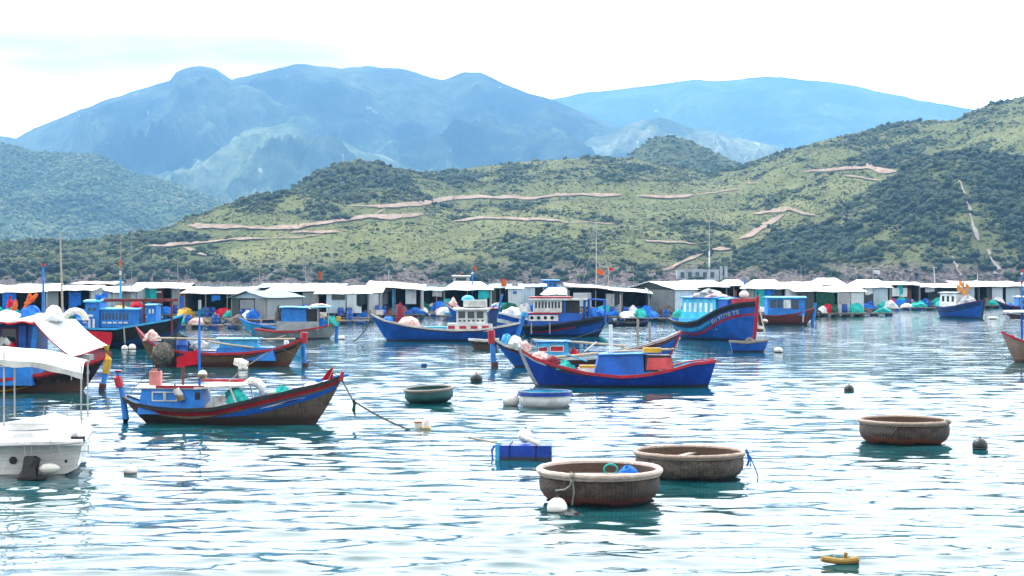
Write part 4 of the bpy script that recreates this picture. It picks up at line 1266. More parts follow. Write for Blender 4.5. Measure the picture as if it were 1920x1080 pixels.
MB().tube([(mX(122), -0.03, 0.32), (mX(122), 0.05, 0.32)], 0.035, 10).build('drain_port', M['black_plastic'], mb)
MB().box((mX(143), 0.2, mZ(828)), (0.30, 0.3, 0.16)).build('engine_cover', M['black_plastic'], mb, smooth=False)
MB().tube([(mX(10), 0.8, mZ(815)), (mX(85), 0.75, mZ(812))], 0.022, 6).build('hand_rail', M['metal'], mb)
def bim(u, v):
    x = mX(-60) + (mX(150) - mX(-60)) * u
    return (x, 0.4 + 2.3 * v, mZ(656) - 0.55 * max(0, u - 0.30) ** 1.5 - 0.10 * (2 * v - 1) ** 2 + 0.02 * math.sin(u * 12) - 0.16 * (v < 0.02))
MB().cloth_grid(bim, 18, 8, 0.012).build('bimini', M['white_cloth'], mb)
def bimv(u, v):
    p_ = Vector(bim(u, 0)); return p_ + Vector((0, -0.01, 0.02 - 0.14 * v * (1 + 0.15 * math.sin(u * 20))))
MB().cloth_grid(bimv, 18, 3, 0.012).build('bimini_valance', M['offwhite'], mb)
for px, yy in ((5, 0.45), (147, 0.45), (147, 2.6), (5, 2.6)):
    MB().tube([(mX(px), yy, mZ(802)), (mX(px), yy, bim((px + 60) / 210, 0.1)[2] - 0.02)], 0.02, 7).build('bimini_post', M['metal'], mb)

# ================================================================== brown boat with net sack, behind the flag boat
b = side_boat('fishing_boat', 'ochre brown boat with red gunwale and grey net sack over its side', 'fishing boat', 254, 570, 688,
              [(254, 613), (275, 634), (300, 650), (340, 660), (400, 663), (460, 662), (510, 656), (545, 645), (570, 634)], 2.0, 'L', 0,
              rl=1.0, rr=0.8, mats=('brown_hull', 'sky_blue', 'wood'), gun='red', bul=0.3)
BOATS.append(b); X, Z = b.X, b.Z
b.stripe('dark_red', 0.05, 0.97, const(0.09), const(0.14))
b.stripe('black', 0.72, 0.97, const(0.22), lambda t: 0.26 + 0.5 * (t - 0.72))
cabin(b, X(412), X(488), 1.1, 0.3, Z(638), 'sky_blue', 'sky_blue', 0.1, 0.06, taper=0.92)
cabin(b, X(405), X(520), 1.5, 0.3, Z(652), 'cabin_blue', None, taper=0.9, name='coaming')
MB().tube([(X(300), -0.6, Z(634)), (X(420), -0.55, Z(637)), (X(556), -0.5, Z(636))], 0.05, 7).build('long_pole', M['bamboo'], b.root)
MB().tube([(X(395), -0.75, Z(640)), (X(440), -0.8, Z(647)), (X(480), -0.7, Z(652))], 0.045, 7).build('long_pole', M['bamboo'], b.root)
MB().tube([(X(446), -0.2, Z(658)), (X(535), 0.1, Z(630))], 0.03, 6).build('oar', M['grey_wood'], b.root)
for q, t0 in ((470, 620), (458, 612)):
    MB().tube([(X(q), -0.3, 0.4), (X(q + 1), -0.3, Z(t0))], 0.05, 7).build('deck_post', M['grey_wood'], b.root)
b.rib_post([(X(573), 0, -0.35), (X(571), 0, 0.1), (X(568), 0, Z(650)), (X(571), 0, Z(626))], [0.16, 0.15, 0.1, 0.08], 'cabin_blue', [(X(569), 0, Z(644)), (X(571), 0, Z(624))], base=[(X(573), 0, -0.05), (X(572), 0, Z(682))])
MB().add([(X(548), 0.03, Z(676)), (X(570), 0.03, Z(645)), (X(570), 0.03, Z(682)), (X(548), -0.03, Z(676)), (X(570), -0.03, Z(645)), (X(570), -0.03, Z(682))], [(0, 2, 1), (3, 4, 5), (0, 1, 4, 3), (1, 2, 5, 4), (2, 0, 3, 5)]).build('rudder_blade', M['sky_blue'], b.root, smooth=False)
sk = MB().ball((0, 0, 0), 0.55, (1.0, 0.7, 1.0), 22, 14, 0.16).build('net_sack', M['grey_net']); sk.location = on(b, X(312), -0.85, Z(664)); tag(sk, 'bulging grey net sack hung over the ochre boat side', 'net sack')
heap('net_heap', 'white and red net heap on the ochre boat high bow', 'fishing net', on(b, X(285), -0.1, Z(640)), 0.38, 0.35, 0.5, 'white_net', 51)
heap('net_heap', 'dark net heap behind the grey net sack', 'fishing net', on(b, X(330), 0.2, Z(662)), 0.7, 0.4, 0.85, 'dark_tarp_and_shade', 52)
def drum_at(loc, lb, mt='barrel', r=0.28, h=0.8, group=None, lying=False, cat='barrel'):
    t = thing('barrel', lb, cat, loc, random.uniform(0, 3), group)
    prof_ = [(0.0, 0.0), (r * 0.9, 0), (r, 0.06), (r, h * 0.3), (r * 1.05, h * 0.33), (r, h * 0.36), (r, h * 0.66), (r * 1.05, h * 0.69), (r, h * 0.72), (r, h - 0.06), (r * 0.9, h), (0.0, h)]
    o = MB().lathe(prof_, 16).build('body', M[mt], t)
    l = MB().lathe([(r * 0.92, h + 0.003), (r * 0.92, h + 0.04), (0.0, h + 0.045)], 16).build('lid', M['black_plastic'], t)
    if lying:
        t.rotation_euler = (PI / 2, 0, PI / 2 + random.uniform(-0.2, 0.2)); t.location.z += r
    return t
drum_at(on(b, X(345), -0.5, Z(668)), 'blue drum beside the grey net sack')
heap('net_heap', 'pale net folded on the ochre boat cabin front', 'fishing net', on(b, X(378), -0.2, Z(655)), 0.55, 0.4, 0.4, 'grey_tarp', 53)
heap('sack', 'small white sack on the ochre boat after deck', 'sack', on(b, X(537), 0.0, Z(648)), 0.13, 0.13, 0.3, 'foam', 54, 0.1)

# ================================================================== dark boat with blue balustrade wheelhouse and red tarp
b = side_boat('fishing_boat', 'dark navy boat with ornate blue balustrade cabin and red tarpaulin', 'fishing boat', 140, 345, 653,
              [(140, 606), (180, 616), (230, 616), (280, 608), (320, 600), (345, 590)], 3.2, 'R', 0, rl=0.5, rr=0.7, wl_=0.5, mats=('navy', 'navy', 'wood'), gun='sky_blue', bul=0.3)
X, Z = b.X, b.Z
b.stripe('black', 0.05, 0.97, const(0.12), const(0.85))
cabin(b, X(167), X(193), 2.0, Z(616), Z(568), 'cabin_blue', 'sky_blue', 0.12, 0.1, [(X(172), X(178), Z(583), Z(577)), (X(181), X(187), Z(583), Z(577))], None, 1.0, name='stair_tower')
for q in (173, 181): MB().bx(X(q), X(q + 4), -1.03, -1.0, Z(616), Z(598)).build('white_panel', M['white'], b.root, smooth=False)
MB().bx(X(172), X(182), -1.03, -1.0, Z(594), Z(590)).build('white_panel', M['white'], b.root, smooth=False)
cabin(b, X(194), X(266), 1.7, Z(614), Z(582), 'cabin_blue', 'sky_blue', 0.1, 0.08, [(X(197 + 6.5 * k), X(200.5 + 6.5 * k), Z(600), Z(587)) for k in range(8)], None, 1.0, name='cabin')
for k in range(5): MB().bx(X(198 + 10 * k), X(205 + 10 * k), -0.885, -0.85, Z(607), Z(604)).build('white_panel', M['white'], b.root, smooth=False)
cabin(b, X(279), X(297), 1.5, Z(606), Z(574), 'cabin_blue', 'sky_blue', 0.08, 0.06, [(X(284), X(287), Z(588), Z(580)), (X(290), X(293), Z(588), Z(580))], None, 1.0, name='cabin', glass='white')
for q in (274, 326, 236): MB().tube([(X(q), -0.7, 0.9), (X(q), -0.7, Z(563))], 0.07, 6).build('frame_post', M['dark_red'], b.root)
for yy in (-0.7, 0.7): MB().bx(X(200), X(330), yy - 0.08, yy + 0.08, Z(566), Z(561)).build('frame_beam', M['dark_red'], b.root, smooth=False)
def rt(u, v): return (X(176) + (X(221) - X(176)) * u + 0.04 * math.sin(v * 5), -1.66 - 0.05 * math.sin(u * 9) - 0.05 * v, Z(620) - 0.1 * u * (1 - v) + (Z(650) + 0.15 * u - Z(620)) * v)
MB().cloth_grid(rt, 12, 6, 0.015).build('red_tarpaulin', M['red_cloth'], b.root)
def bf(u, v): return (X(182) + (X(205) - X(182)) * u, -0.5 + 0.08 * math.sin(u * 8), Z(552 + 3 * math.sin(u * 6)) + (Z(562) - Z(553)) * v)
MB().tube([(X(186), -0.5, Z(570)), (X(188), -0.5, Z(551))], 0.05, 6).build('flag_post', M['cabin_blue'], b.root)
MB().cloth_grid(bf, 10, 4, 0.02).build('furled_flag', M['blue_tarp'], b.root)
heap('bundle', 'blue tarpaulin roll behind the red tarpaulin boat', 'bundle', on(b, X(155), 0.3, Z(612)), 0.8, 0.4, 0.6, 'blue_tarp', 61)
heap('bundle', 'small yellow cloth bundle on the ornate cabin roof', 'bundle', on(b, X(227), 0.0, Z(580)), 0.4, 0.3, 0.2, 'yellow', 62)
heap('bundle', 'red cloth heap on the ornate cabin roof', 'bundle', on(b, X(256), 0.0, Z(580)), 0.45, 0.35, 0.42, 'red_cloth', 63)
r = MB().tube([on(b, X(243), -1.6, Z(612)), on(b, X(246), -1.75, 0.4), on(b, X(246), -1.75, 0.1)], 0.05, 6).build('hanging_rope', M['rope']); tag(r, 'pale rope hanging down the navy boat side', 'rope')

# ================================================================== light-blue skiff and grey boat, centre left
b = side_boat('skiff', 'narrow light blue skiff with upturned bow behind the grey boat', 'skiff', 447, 566, 628, [(447, 595), (465, 605), (490, 612), (530, 618), (566, 620)], 1.3, 'L', 0, rl=0.9, rr=0.2, wr_=0.4, mats=('sky_blue', 'sky_blue', 'wood'), gun='cabin_blue', bul=0.15)
b.stripe('dark_red', 0.3, 0.95, const(0.12), const(0.22))
b = side_boat('fishing_boat', 'small grey boat with red gunwale and bright blue cabin', 'fishing boat', 478, 638, 636, [(478, 617), (520, 622), (560, 622), (600, 615), (638, 604)], 2.0, 'R', 0, rl=0.4, rr=0.8, wl_=0.4, mats=('grey', 'grey', 'wood'), gun='red', bul=0.2)
X, Z = b.X, b.Z
cabin(b, X(520), X(600), 1.5, Z(620), Z(603), 'grey', None, name='cabin_base', taper=1.0)
cabin(b, X(529), X(577), 1.4, Z(603), Z(578), 'cabin_blue', None, taper=0.95)
cabin(b, X(577), X(598), 1.3, Z(603), Z(580), 'black', None, name='doorway', taper=1.0)
def r4(u, v): return (X(526) + (X(622) - X(526)) * u, -0.85 + 1.7 * v, Z(576) + 0.06 * (1 - (2 * v - 1) ** 2) + 0.02 * math.sin(u * 9))
MB().cloth_grid(r4, 8, 6, 0.06).build('roof', M['sky_blue'], b.root)
for q in (598, 618): MB().tube([(X(q), -0.75, Z(612)), (X(q), -0.75, Z(577))], 0.035, 6).build('roof_post', M['metal'], b.root)
b.rib_post([(X(630), 0, -0.4), (X(631), 0, Z(625)), (X(634), 0, Z(604))], [0.16, 0.13, 0.1], 'cabin_blue', [(X(634), 0, Z(602)), (X(635), 0, Z(594))], 'yellow')
heap('net_heap', 'teal net heap on the grey boat bow', 'fishing net', on(b, X(620), 0, Z(612)), 0.55, 0.4, 0.65, 'teal_net', 71)
heap('bundle', 'blue bundle beside the grey boat doorway', 'bundle', on(b, X(605), -0.4, Z(614)), 0.25, 0.25, 0.6, 'blue_tarp', 72)
heap('bundle', 'white and orange life vests on the grey boat roof', 'life vest', on(b, X(600), 0, Z(576)), 0.7, 0.35, 0.22, 'white_net', 73)
heap('gear_pile', 'grey pot pile at the grey boat cabin front', 'gear', on(b, X(523), -0.1, Z(604)), 0.22, 0.22, 1.0, 'grey_net', 74, 0.35)

# ================================================================== blue boat with white wheelhouse
b = side_boat('fishing_boat', 'blue boat with white three-window wheelhouse and pink net on deck', 'fishing boat', 695, 982, 640,
              [(695, 589), (720, 600), (760, 610), (800, 616), (850, 619), (900, 618), (940, 612), (982, 604)], 2.6, 'L', 0, rl=1.2, rr=1.0, mats=('blue', 'wood', 'wood'), gun='offwhite', bul=0.25)
BOATS.append(b); X, Z = b.X, b.Z
b.stripe('brown_wood', 0.0, 0.98, const(0.09), const(0.17))
cabin(b, X(838), X(925), 1.9, Z(622), Z(607), 'white', None, name='coaming', taper=0.96, windows=[(X(841 + 21 * k), X(854 + 21 * k), Z(617), Z(611)) for k in range(4)], frame=None, glass='red')
cabin(b, X(856), X(914), 1.6, Z(607), Z(582), 'white', 'white', 0.2, 0.1, windows=[(X(860 + 17 * k), X(873 + 17 * k), Z(597), Z(584)) for k in range(3)], taper=0.98, name='wheelhouse')
for k in range(6): MB().bx(X(861 + 8.4 * k), X(865 + 8.4 * k), -0.81, -0.79, Z(603), Z(600)).build('vent_slot', M['black'], b.root, smooth=False)
cabin(b, X(916), X(932), 1.5, Z(618), Z(580), 'navy', 'dark_red', 0.1, 0.06, name='rear_shelter', taper=1.0)
MB().bx(X(869), X(912), -0.6, 0.6, Z(576), Z(563)).build('roof_box', M['offwhite'], b.root, smooth=False)
MB().tube([(X(930), 0, Z(600)), (X(942), -0.1, Z(552))], 0.08, 7).build('derrick', M['cabin_blue'], b.root)
MB().tube([(X(925), -0.6, 0.5), (X(925), -0.6, Z(575))], 0.05, 6).build('deck_post', M['brown_wood'], b.root)
b.rib_post([(X(966), 0, -0.2), (X(972), 0, Z(620)), (X(982), 0, Z(592))], [0.22, 0.2, 0.16], 'cabin_blue', [(X(981), 0, Z(594)), (X(984), 0, Z(586))], 'sky_blue')
heap('net_heap', 'pink and white net mound amidships of the blue boat', 'fishing net', on(b, X(766), -0.2, Z(614)), 0.85, 0.6, Z(595) - Z(614), 'white_net', 81, 0.12)
heap('bundle', 'tall maroon covered winch standing on the blue boat bow', 'bundle', on(b, X(750), 0.1, Z(608)), 0.30, 0.3, Z(570) - Z(608), 'maroon_cloth', 82, 0.15)
heap('bundle', 'blue tarpaulin on the blue boat foredeck', 'bundle', on(b, X(728), 0.0, Z(604)), 0.4, 0.35, 0.35, 'blue_tarp', 83)
MB().bx(X(795), X(838), -0.5, 0.5, Z(618), Z(613)).build('hatch', M['sky_blue'], b.root, smooth=False)
dome = MB().ball((0, 0, 0), 0.42, (1.1, 1, 0.8), 16, 10, 0, 0, -0.1).build('water_tank', M['sky_blue']); dome.location = on(b, X(877), 0.6, Z(563)); tag(dome, 'light blue domed tank above the white wheelhouse', 'tank')
r = MB().tube(sag_rope(on(b, X(697), 0, Z(592)), W(660, 640), 0.4), 0.04, 6).build('mooring_rope', M['dark_rope']); tag(r, 'dark mooring rope running left from the blue boat bow', 'rope')

# boat with blue and white striped hull behind it
b = side_boat('fishing_boat', 'blue and white striped boat squeezed behind the white wheelhouse boat', 'fishing boat', 912, 995, 626, [(912, 583), (940, 588), (970, 595), (995, 600)], 2.4, 'L', 0, rl=0.5, rr=0.3, wr_=0.6, mats=('blue', 'sky_blue', 'wood'), gun='white', bul=0.2)
b.stripe('white', 0.02, 0.95, const(0.45), const(0.75))
X, Z = b.X, b.Z
heap('bundle', 'white canvas heap on the striped boat', 'bundle', on(b, X(962), 0, Z(592)), 0.9, 0.6, 0.6, 'white_cloth', 85)
heap('net_heap', 'teal and grey net on the striped boat stern', 'fishing net', on(b, X(984), 0, Z(594)), 0.5, 0.5, 0.9, 'grey_tarp', 86)
# prow with red and white markings seen over the wheelhouse
b = side_boat('fishing_boat', 'boat with raised red and white prow left of the white wheelhouse', 'fishing boat', 836, 905, 612, [(836, 567), (850, 577), (870, 582), (905, 584)], 2.0, 'L', 0, rl=1.0, rr=0.3, wr_=0.6, mats=('blue', 'sky_blue', 'wood'), gun='red', bul=0.2)
b.stripe('white', 0.0, 0.5, const(0.1), const(0.3))
heap('bundle', 'red and white flags heaped on the raised prow', 'bundle', on(b, b.X(850), 0, b.Z(578)), 0.4, 0.3, 0.8, 'white_net', 88, 0.4)

# ================================================================== navy boat with white railing cabin
b = side_boat('fishing_boat', 'navy boat with white slatted cabin and open blue frame at its bow', 'fishing boat', 978, 1141, 631, [(978, 612), (1020, 611), (1060, 606), (1100, 600), (1141, 591)], 3.0, 'R', 0, rl=0.3, rr=0.75, wl_=0.6, mats=('navy', 'navy', 'wood'), gun='black', bul=0.3)
X, Z = b.X, b.Z
b.stripe('black', 0.0, 0.98, const(0.09), const(0.34))
b.stripe('red', 0.12, 0.66, const(0.40), const(0.49))
b.stripe('blue', 0.05, 0.96, const(0.55), const(1.1))
cabin(b, X(990), X(1090), 2.1, Z(612), Z(587), 'blue', None, name='deckhouse', taper=1.0)
MB().bx(X(991), X(1046), -1.12, -1.06, Z(602), Z(591)).build('rail_panel', M['white'], b.root, smooth=False)
for k in range(4): MB().tube([(X(997 + 12.5 * k), -1.13, Z(596)), (X(997 + 12.5 * k), -1.10, Z(596))], 0.14, 10).build('porthole', M['black'], b.root)
MB().bx(X(993), X(1050), -1.13, 1.0, Z(589), Z(586.5)).build('cabin_trim', M['red'], b.root, smooth=False)
cabin(b, X(1000), X(1053), 1.9, Z(586), Z(562), 'white', None, windows=[(X(1003 + 6.1 * k), X(1006.5 + 6.1 * k), Z(578), Z(566)) for k in range(8)], frame=None, taper=1.0, name='wheelhouse')
cabin(b, X(1054), X(1086), 1.7, Z(588), Z(564), 'black', None, name='doorway', taper=1.0)
MB().bx(X(1056), X(1060), -0.9, -0.84, Z(588), Z(564)).build('door_post', M['blue'], b.root, smooth=False)
MB().bx(X(992), X(1100), -1.15, 1.15, Z(563), Z(559)).build('roof', M['white'], b.root, smooth=False)
MB().bx(X(992), X(1072), -1.18, 1.18, Z(559) + 0.003, Z(556.5)).build('roof_edge', M['red'], b.root, smooth=False)
for q in (1096, 1104, 1134):
    for yy in (-0.8, 0.8): MB().tube([(X(q), yy, 0.9), (X(q), yy, Z(563))], 0.07, 6).build('frame_post', M['blue'], b.root)
for yy in (-0.8, 0.8): MB().tube([(X(1096), yy, Z(565)), (X(1106), yy, Z(561)), (X(1135), yy, Z(563))], 0.07, 6).build('frame_beam', M['blue'], b.root)
MB().box((X(1092), 0.1, Z(556)), (1.3, 1.0, 0.5)).build('roof_crate', M['grey'], b.root, smooth=False)
heap('bundle', 'blue net and crates under the open bow frame', 'bundle', on(b, X(1118), 0, Z(594)), 0.7, 0.6, 0.6, 'blue_tarp', 91)
for k, px in enumerate((996, 1030)):
    r = MB().tube([on(b, X(px), -1.55, Z(604)), on(b, X(px), -1.6, 0.2)], 0.05, 6).build('hanging_rope', M['rope']); tag(r, ['pale rope at the stern of the white slatted cabin', 'pale rope below the middle of the white slatted cabin'][k], 'rope')

# ================================================================== long blue boat behind, red tipped bow to the right
b = side_boat('fishing_boat', 'long blue boat with sharp red edged bow behind the deep blue boat', 'fishing boat', 926, 1276, 690,
              [(926, 637), (950, 648), (990, 660), (1050, 672), (1110, 671), (1160, 660), (1200, 649), (1240, 637), (1276, 622)], 2.1, 'R', 0, rl=1.1, rr=0.9, mats=('blue', 'sky_blue', 'wood'), gun='offwhite', bul=0.3)
BOATS.append(b); X, Z = b.X, b.Z
b.stripe('brown_wood', 0.02, 0.985, const(0.10), const(0.30))
b.stripe('red', 0.68, 0.995, const(0.0), const(0.11), off=0.05)
stem = MB().tube([b.pt(1, v, -1) + Vector((0.02, 0, 0)) for v in np.linspace(0.25, 1.03, 9)], 0.06, 6).build('stem', M['red'], b.root)
b.rib_post([(X(928), 0, -0.35), (X(925), 0, Z(672)), (X(921), 0, Z(622))], [0.16, 0.14, 0.10], 'cabin_blue', [(X(922), 0, Z(645)), (X(921), 0, Z(620))], base=[(X(928), 0, -0.1), (X(927), 0, Z(680))])
cabin(b, X(1005), X(1066), 1.2, 0.35, Z(643), 'sky_blue', 'cabin_blue', 0.08, 0.06, [(X(1010), X(1026), Z(659), Z(652)), (X(1032), X(1055), Z(659), Z(650))], 'white', 0.95, glass='red')
MB().tube([(X(998), -0.3, Z(638)), (X(1090), -0.25, Z(643)), (X(1172), -0.1, Z(650))], 0.055, 7).build('long_pole', M['bamboo'], b.root)
MB().tube([(X(1095), -0.4, Z(660)), (X(1118), -0.3, Z(642))], 0.04, 6).build('oar', M['offwhite'], b.root)
for q in (1196, 1218): MB().tube([(X(q), 0, Z(655)), (X(q), 0, Z(600 if q < 1200 else 605))], 0.06, 6).build('deck_post', M['grey_wood'], b.root)
for i, (px, rr, hh, mt, lb) in enumerate(((965, 0.45, 0.4, 'offwhite', 'white gear heap near the red stern post'), (985, 0.35, 0.35, 'white_net', 'pale pink net near the red stern post'), (1077, 0.3, 0.45, 'red_cloth', 'red cloth heap right of the low light blue cabin'), (950, 0.25, 0.3, 'sky_blue', 'light blue basin by the red stern post'))):
    heap('gear_pile', lb, 'gear', on(b, X(px), -0.1, b.zs(b.t_of(X(px))) - 0.2), rr, rr, hh + 0.15, mt, 101 + i, 0.25)

# ================================================================== deep blue boat in front, centre right
b = side_boat('fishing_boat', 'deep blue boat with red gunwale, blue cabin and white mast', 'fishing boat', 976, 1341, 727,
              [(976, 656), (1000, 671), (1040, 686), (1090, 700), (1150, 706), (1200, 703), (1250, 694), (1290, 682), (1341, 677)], 2.0, 'L', 0, rl=0.75, rr=0.35, wr_=0.42, mats=('deep_blue', 'sky_blue', 'wood'), gun='red', bul=0.26, tm=0.55)
BOATS.append(b); X, Z = b.X, b.Z
b.stripe('offwhite', 0.0, 0.12, const(0.11), const(0.2))
b.stripe('brown_wood', 0.1, 0.32, const(0.11), lambda t: 0.12 + 0.10 * math.sin((t - 0.1) / 0.22 * PI))
stem = MB().tube([b.pt(0, v, -1) + Vector((-0.03, 0, 0)) for v in np.linspace(0.1, 1.04, 9)], 0.085, 6).build('stem', M['grey'], b.root)
MB().add([tuple(Vector(q)) for q in [(X(1114), -0.62, Z(702)), (X(1206), -0.62, Z(703)), (X(1204), -0.55, Z(664)), (X(1122), -0.55, Z(666)), (X(1114), 0.62, Z(702)), (X(1206), 0.62, Z(703)), (X(1204), 0.55, Z(664)), (X(1122), 0.55, Z(666))]],
         [(0, 1, 2, 3), (5, 4, 7, 6), (1, 5, 6, 2), (4, 0, 3, 7), (3, 2, 6, 7)]).build('cabin', paint('paint_mid_blue', (0.010, 0.12, 0.56), 0.5, (0.14, 0.2, 0.3), 0.35, 5), b.root, smooth=False)
MB().slab([(X(1118), -0.62, Z(665)), (X(1212), -0.62, Z(663)), (X(1212), 0.62, Z(662)), (X(1118), 0.62, Z(664))], 0.05).build('roof', M['cabin_blue'], b.root, smooth=False)
MB().add([(X(1207), -0.64, Z(697)), (X(1262), -0.64, Z(697)), (X(1256), -0.58, Z(667)), (X(1207), -0.58, Z(667)), (X(1207), 0.6, Z(697)), (X(1262), 0.6, Z(697)), (X(1256), 0.54, Z(667)), (X(1207), 0.54, Z(667))],
         [(0, 1, 2, 3), (5, 4, 7, 6), (1, 5, 6, 2), (4, 0, 3, 7), (3, 2, 6, 7)]).build('engine_house', M['black'], b.root, smooth=False)
MB().slab([(X(1209), -0.665, Z(694)), (X(1260), -0.665, Z(693)), (X(1256), -0.61, Z(671)), (X(1212), -0.61, Z(672))], 0.02).build('red_panel', paint('paint_faded_red', (0.62, 0.08, 0.09), 0.5, (0.4, 0.05, 0.05), 0.4, 5), b.root, smooth=False)
MB().tube([(X(1146), 0, Z(700)), (X(1145), 0, Z(610))], [0.085, 0.075], 9).build('mast', M['white'], b.root)
MB().tube([(X(1043), -0.25, Z(671)), (X(1080), -0.3, Z(668)), (X(1122), -0.35, Z(663))], 0.06, 7).build('long_pole', M['bamboo'], b.root)
MB().tube([(X(1060), -0.35, Z(665)), (X(1100), -0.5, Z(678))], 0.035, 6).build('oar', M['sky_blue'], b.root)
MB().tube([(X(1140), 0.2, Z(662)), (X(1265), 0.25, Z(657))], 0.05, 7).build('long_pole', M['bamboo'], b.root)
o = MB().box((0, 0, 0.1), (0.74, 0.4, 0.19)).build('crate', M['yellow'], smooth=False); o.location = on(b, X(1222), -0.15, Z(663) + 0.01); tag(o, 'yellow box on the deep blue boat cabin roof', 'crate')
heap('net_heap', 'teal net heap on the deep blue boat foredeck', 'fishing net', on(b, X(1057), -0.15, Z(694)), 0.42, 0.4, 0.33, 'teal_net', 111)
heap('net_heap', 'maroon cloth heap under the bamboo pole', 'bundle', on(b, X(1037), -0.1, Z(684)), 0.3, 0.3, 0.3, 'maroon_cloth', 112)
heap('net_heap', 'white and grey gear heap near the deep blue boat bow', 'gear', on(b, X(1013), -0.05, Z(676)), 0.35, 0.25, 0.3, 'white_net', 113)
t = thing('fish_crate', 'white crate with yellow top on the deep blue boat', 'crate', on(b, X(1098), -0.42, Z(703)), 0)
MB().box((0, 0, 0.14), (0.62, 0.4, 0.28), 0, 0, 1.05).build('body', M['white'], t, smooth=False)
MB().box((0.05, 0, 0.33), (0.66, 0.44, 0.10)).build('lid', M['yellow'], t, smooth=False)

# ================================================================== big blue boat, bow to us
def bow_boat(name, label, px, wl, L_, B, rz, sheer, **k):
    """Boat lying partly end-on: px, wl = foot of its stem in the photo."""
    r = math.radians(rz); p = W(px, wl)
    xr = L_ / 2; foot = xr - k.get('rr', 0.3)
    c = Vector((p.x - math.cos(r) * foot, p.y - math.sin(r) * foot, 0))
    return Boat(name, label, 'fishing boat', c.x, c.y, -xr, xr, B, sheer, 'R', r, **k)
b = bow_boat('fishing_boat', 'big bright blue boat facing us with red stem and white registration letters', 1413, 640, 8.2, 3.3, -56,
             [(0, 1.45), (0.12, 1.25), (0.3, 1.2), (0.45, 1.35), (0.6, 1.8), (0.75, 2.3), (0.88, 2.62), (1, 2.75)], rr=0.35, rl=0.4, wl_=0.72, mats=('blue', 'cyan', 'wood'), gun='black', bul=0.4, gun_w=0.14, ends=3.2, pw=0.55, tm=0.52)
b.stripe('black', 0.0, 0.99, const(0.09), const(0.36))
b.stripe('red', 0.02, 0.985, const(0.78), const(0.93))
b.stripe('sky_blue', 0.02, 0.6, const(0.42), lambda t: 0.74 - 0.25 * (t - 0.02))
MB().tube([b.pt(1, v, -1) + Vector((0.03, 0, 0)) for v in np.linspace(0.16, 1.0, 12)] + [b.pt(1, 1, -1) + Vector((0.08, 0, 0.35)), b.pt(1, 1, -1) + Vector((0.05, 0, 0.62))], [0.13] * 12 + [0.12, 0.09], 8).build('stem', M['red'], b.root)
MB().bx(2.55, 3.0, -0.95, 0.95, 2.15, 2.95).build('bow_locker', M['red'], b.root, smooth=False)
cabin(b, -2.9, 0.9, 1.9, 0.9, 2.9, 'cyan', 'cabin_blue', 0.12, 0.08, [(-2.65 + 0.58 * k, -2.39 + 0.58 * k, 1.95, 2.6) for k in range(6)], None, 0.95, glass='white')
cabin(b, -3.0, 1.2, 2.2, 0.75, 1.5, 'sky_blue', None, name='deckhouse', taper=1.0)
cabin(b, 0.95, 2.0, 1.7, 1.3, 2.85, 'blue', 'sky_blue', 0.1, 0.06, name='wheelhouse', taper=0.96)
MB().tube([(1.9, 0.0, 2.2), (1.9, 0, 3.5)], 0.08, 7).build('winch_post', M['brown_wood'], b.root)
MB().ball((2.2, 0.5, 3.2), 0.30, (1.3, 1, 0.9), 12, 8).build('lamp_float', M['white_plastic'], b.root)
def txt(s_, size, b_, t0, d0, sd):
    c_ = bpy.data.curves.new('registration_letters', 'FONT'); c_.body = s_; c_.size = size; c_.extrude = 0.004; c_.offset = 0.012
    o_ = bpy.data.objects.new('registration_letters', c_)
    dg = bpy.context.evaluated_depsgraph_get(); COL.objects.link(o_)
    bpy.context.view_layer.update()
    me = bpy.data.meshes.new_from_object(o_.evaluated_get(bpy.context.evaluated_depsgraph_get()))
    bpy.data.objects.remove(o_)
    # wrap the letters on to the planking
    x0_ = b_.pt(t0, b_.v_at(t0, b_.zs(t0) - d0), sd).x
    for v in me.vertices:
        t_ = t0 + (v.co.x / (b_.xr - b_.xl)) * (1 if sd < 0 else -1) * 1.12
        z_ = b_.zs(t_) - d0 + v.co.y
        q = b_.pt(t_, b_.v_at(t_, z_), sd, 0.035 + abs(v.co.z))
        v.co = q
    me.materials.append(M['white'])
    o2 = bpy.data.objects.new('registration_letters', me); COL.objects.link(o2); o2.parent = b_.root
txt('KH 97778 TS', 0.36, b, 0.62, 0.72, -1)
txt('KH 97778', 0.34, b, 0.985, 0.69, 1)
heap('bundle', 'white and grey gear piled on the big blue boat roof', 'gear', on(b, -1.0, 0, 3.0), 0.9, 0.7, 0.5, 'grey_tarp', 121, 0.4)
heap('bundle', 'pink net strip along the big blue boat roof edge', 'fishing net', on(b, 0.4, -0.4, 2.98), 0.9, 0.3, 0.25, 'white_net', 122, 0.3)
for k, (px, py, lb) in enumerate(((1433, 603, 'upper white fender on the big blue boat bow'), (1424, 617, 'lower white fender on the big blue boat bow'))):
    p = W(1413, 640); q = Vector((gx(px, p.y + 0.2), p.y + 0.1, gz(py, p.y)))
    t = thing('fender', lb, 'fender', q)
    MB().ball((0, 0, 0), 0.2 + 0.06 * k, (1.2, 1, 0.9), 12, 8).build('float', M['white_plastic'], t)
    MB().tube([(0, 0, 0.15), (0.02, 0.15, 0.5)], 0.03, 6).build('rope_eye', M['dark_rope'], t)
p = W(1413, 640)
r = MB().tube(sag_rope(Vector((gx(1421, p.y), p.y, gz(566, p.y))), Vector((gx(1436, p.y - 2), p.y - 2, 0.4)), 0.0, 6), 0.05, 6).build('mooring_rope', M['rope']); tag(r, 'pale rope from the big blue bow down to the small skiff', 'rope')
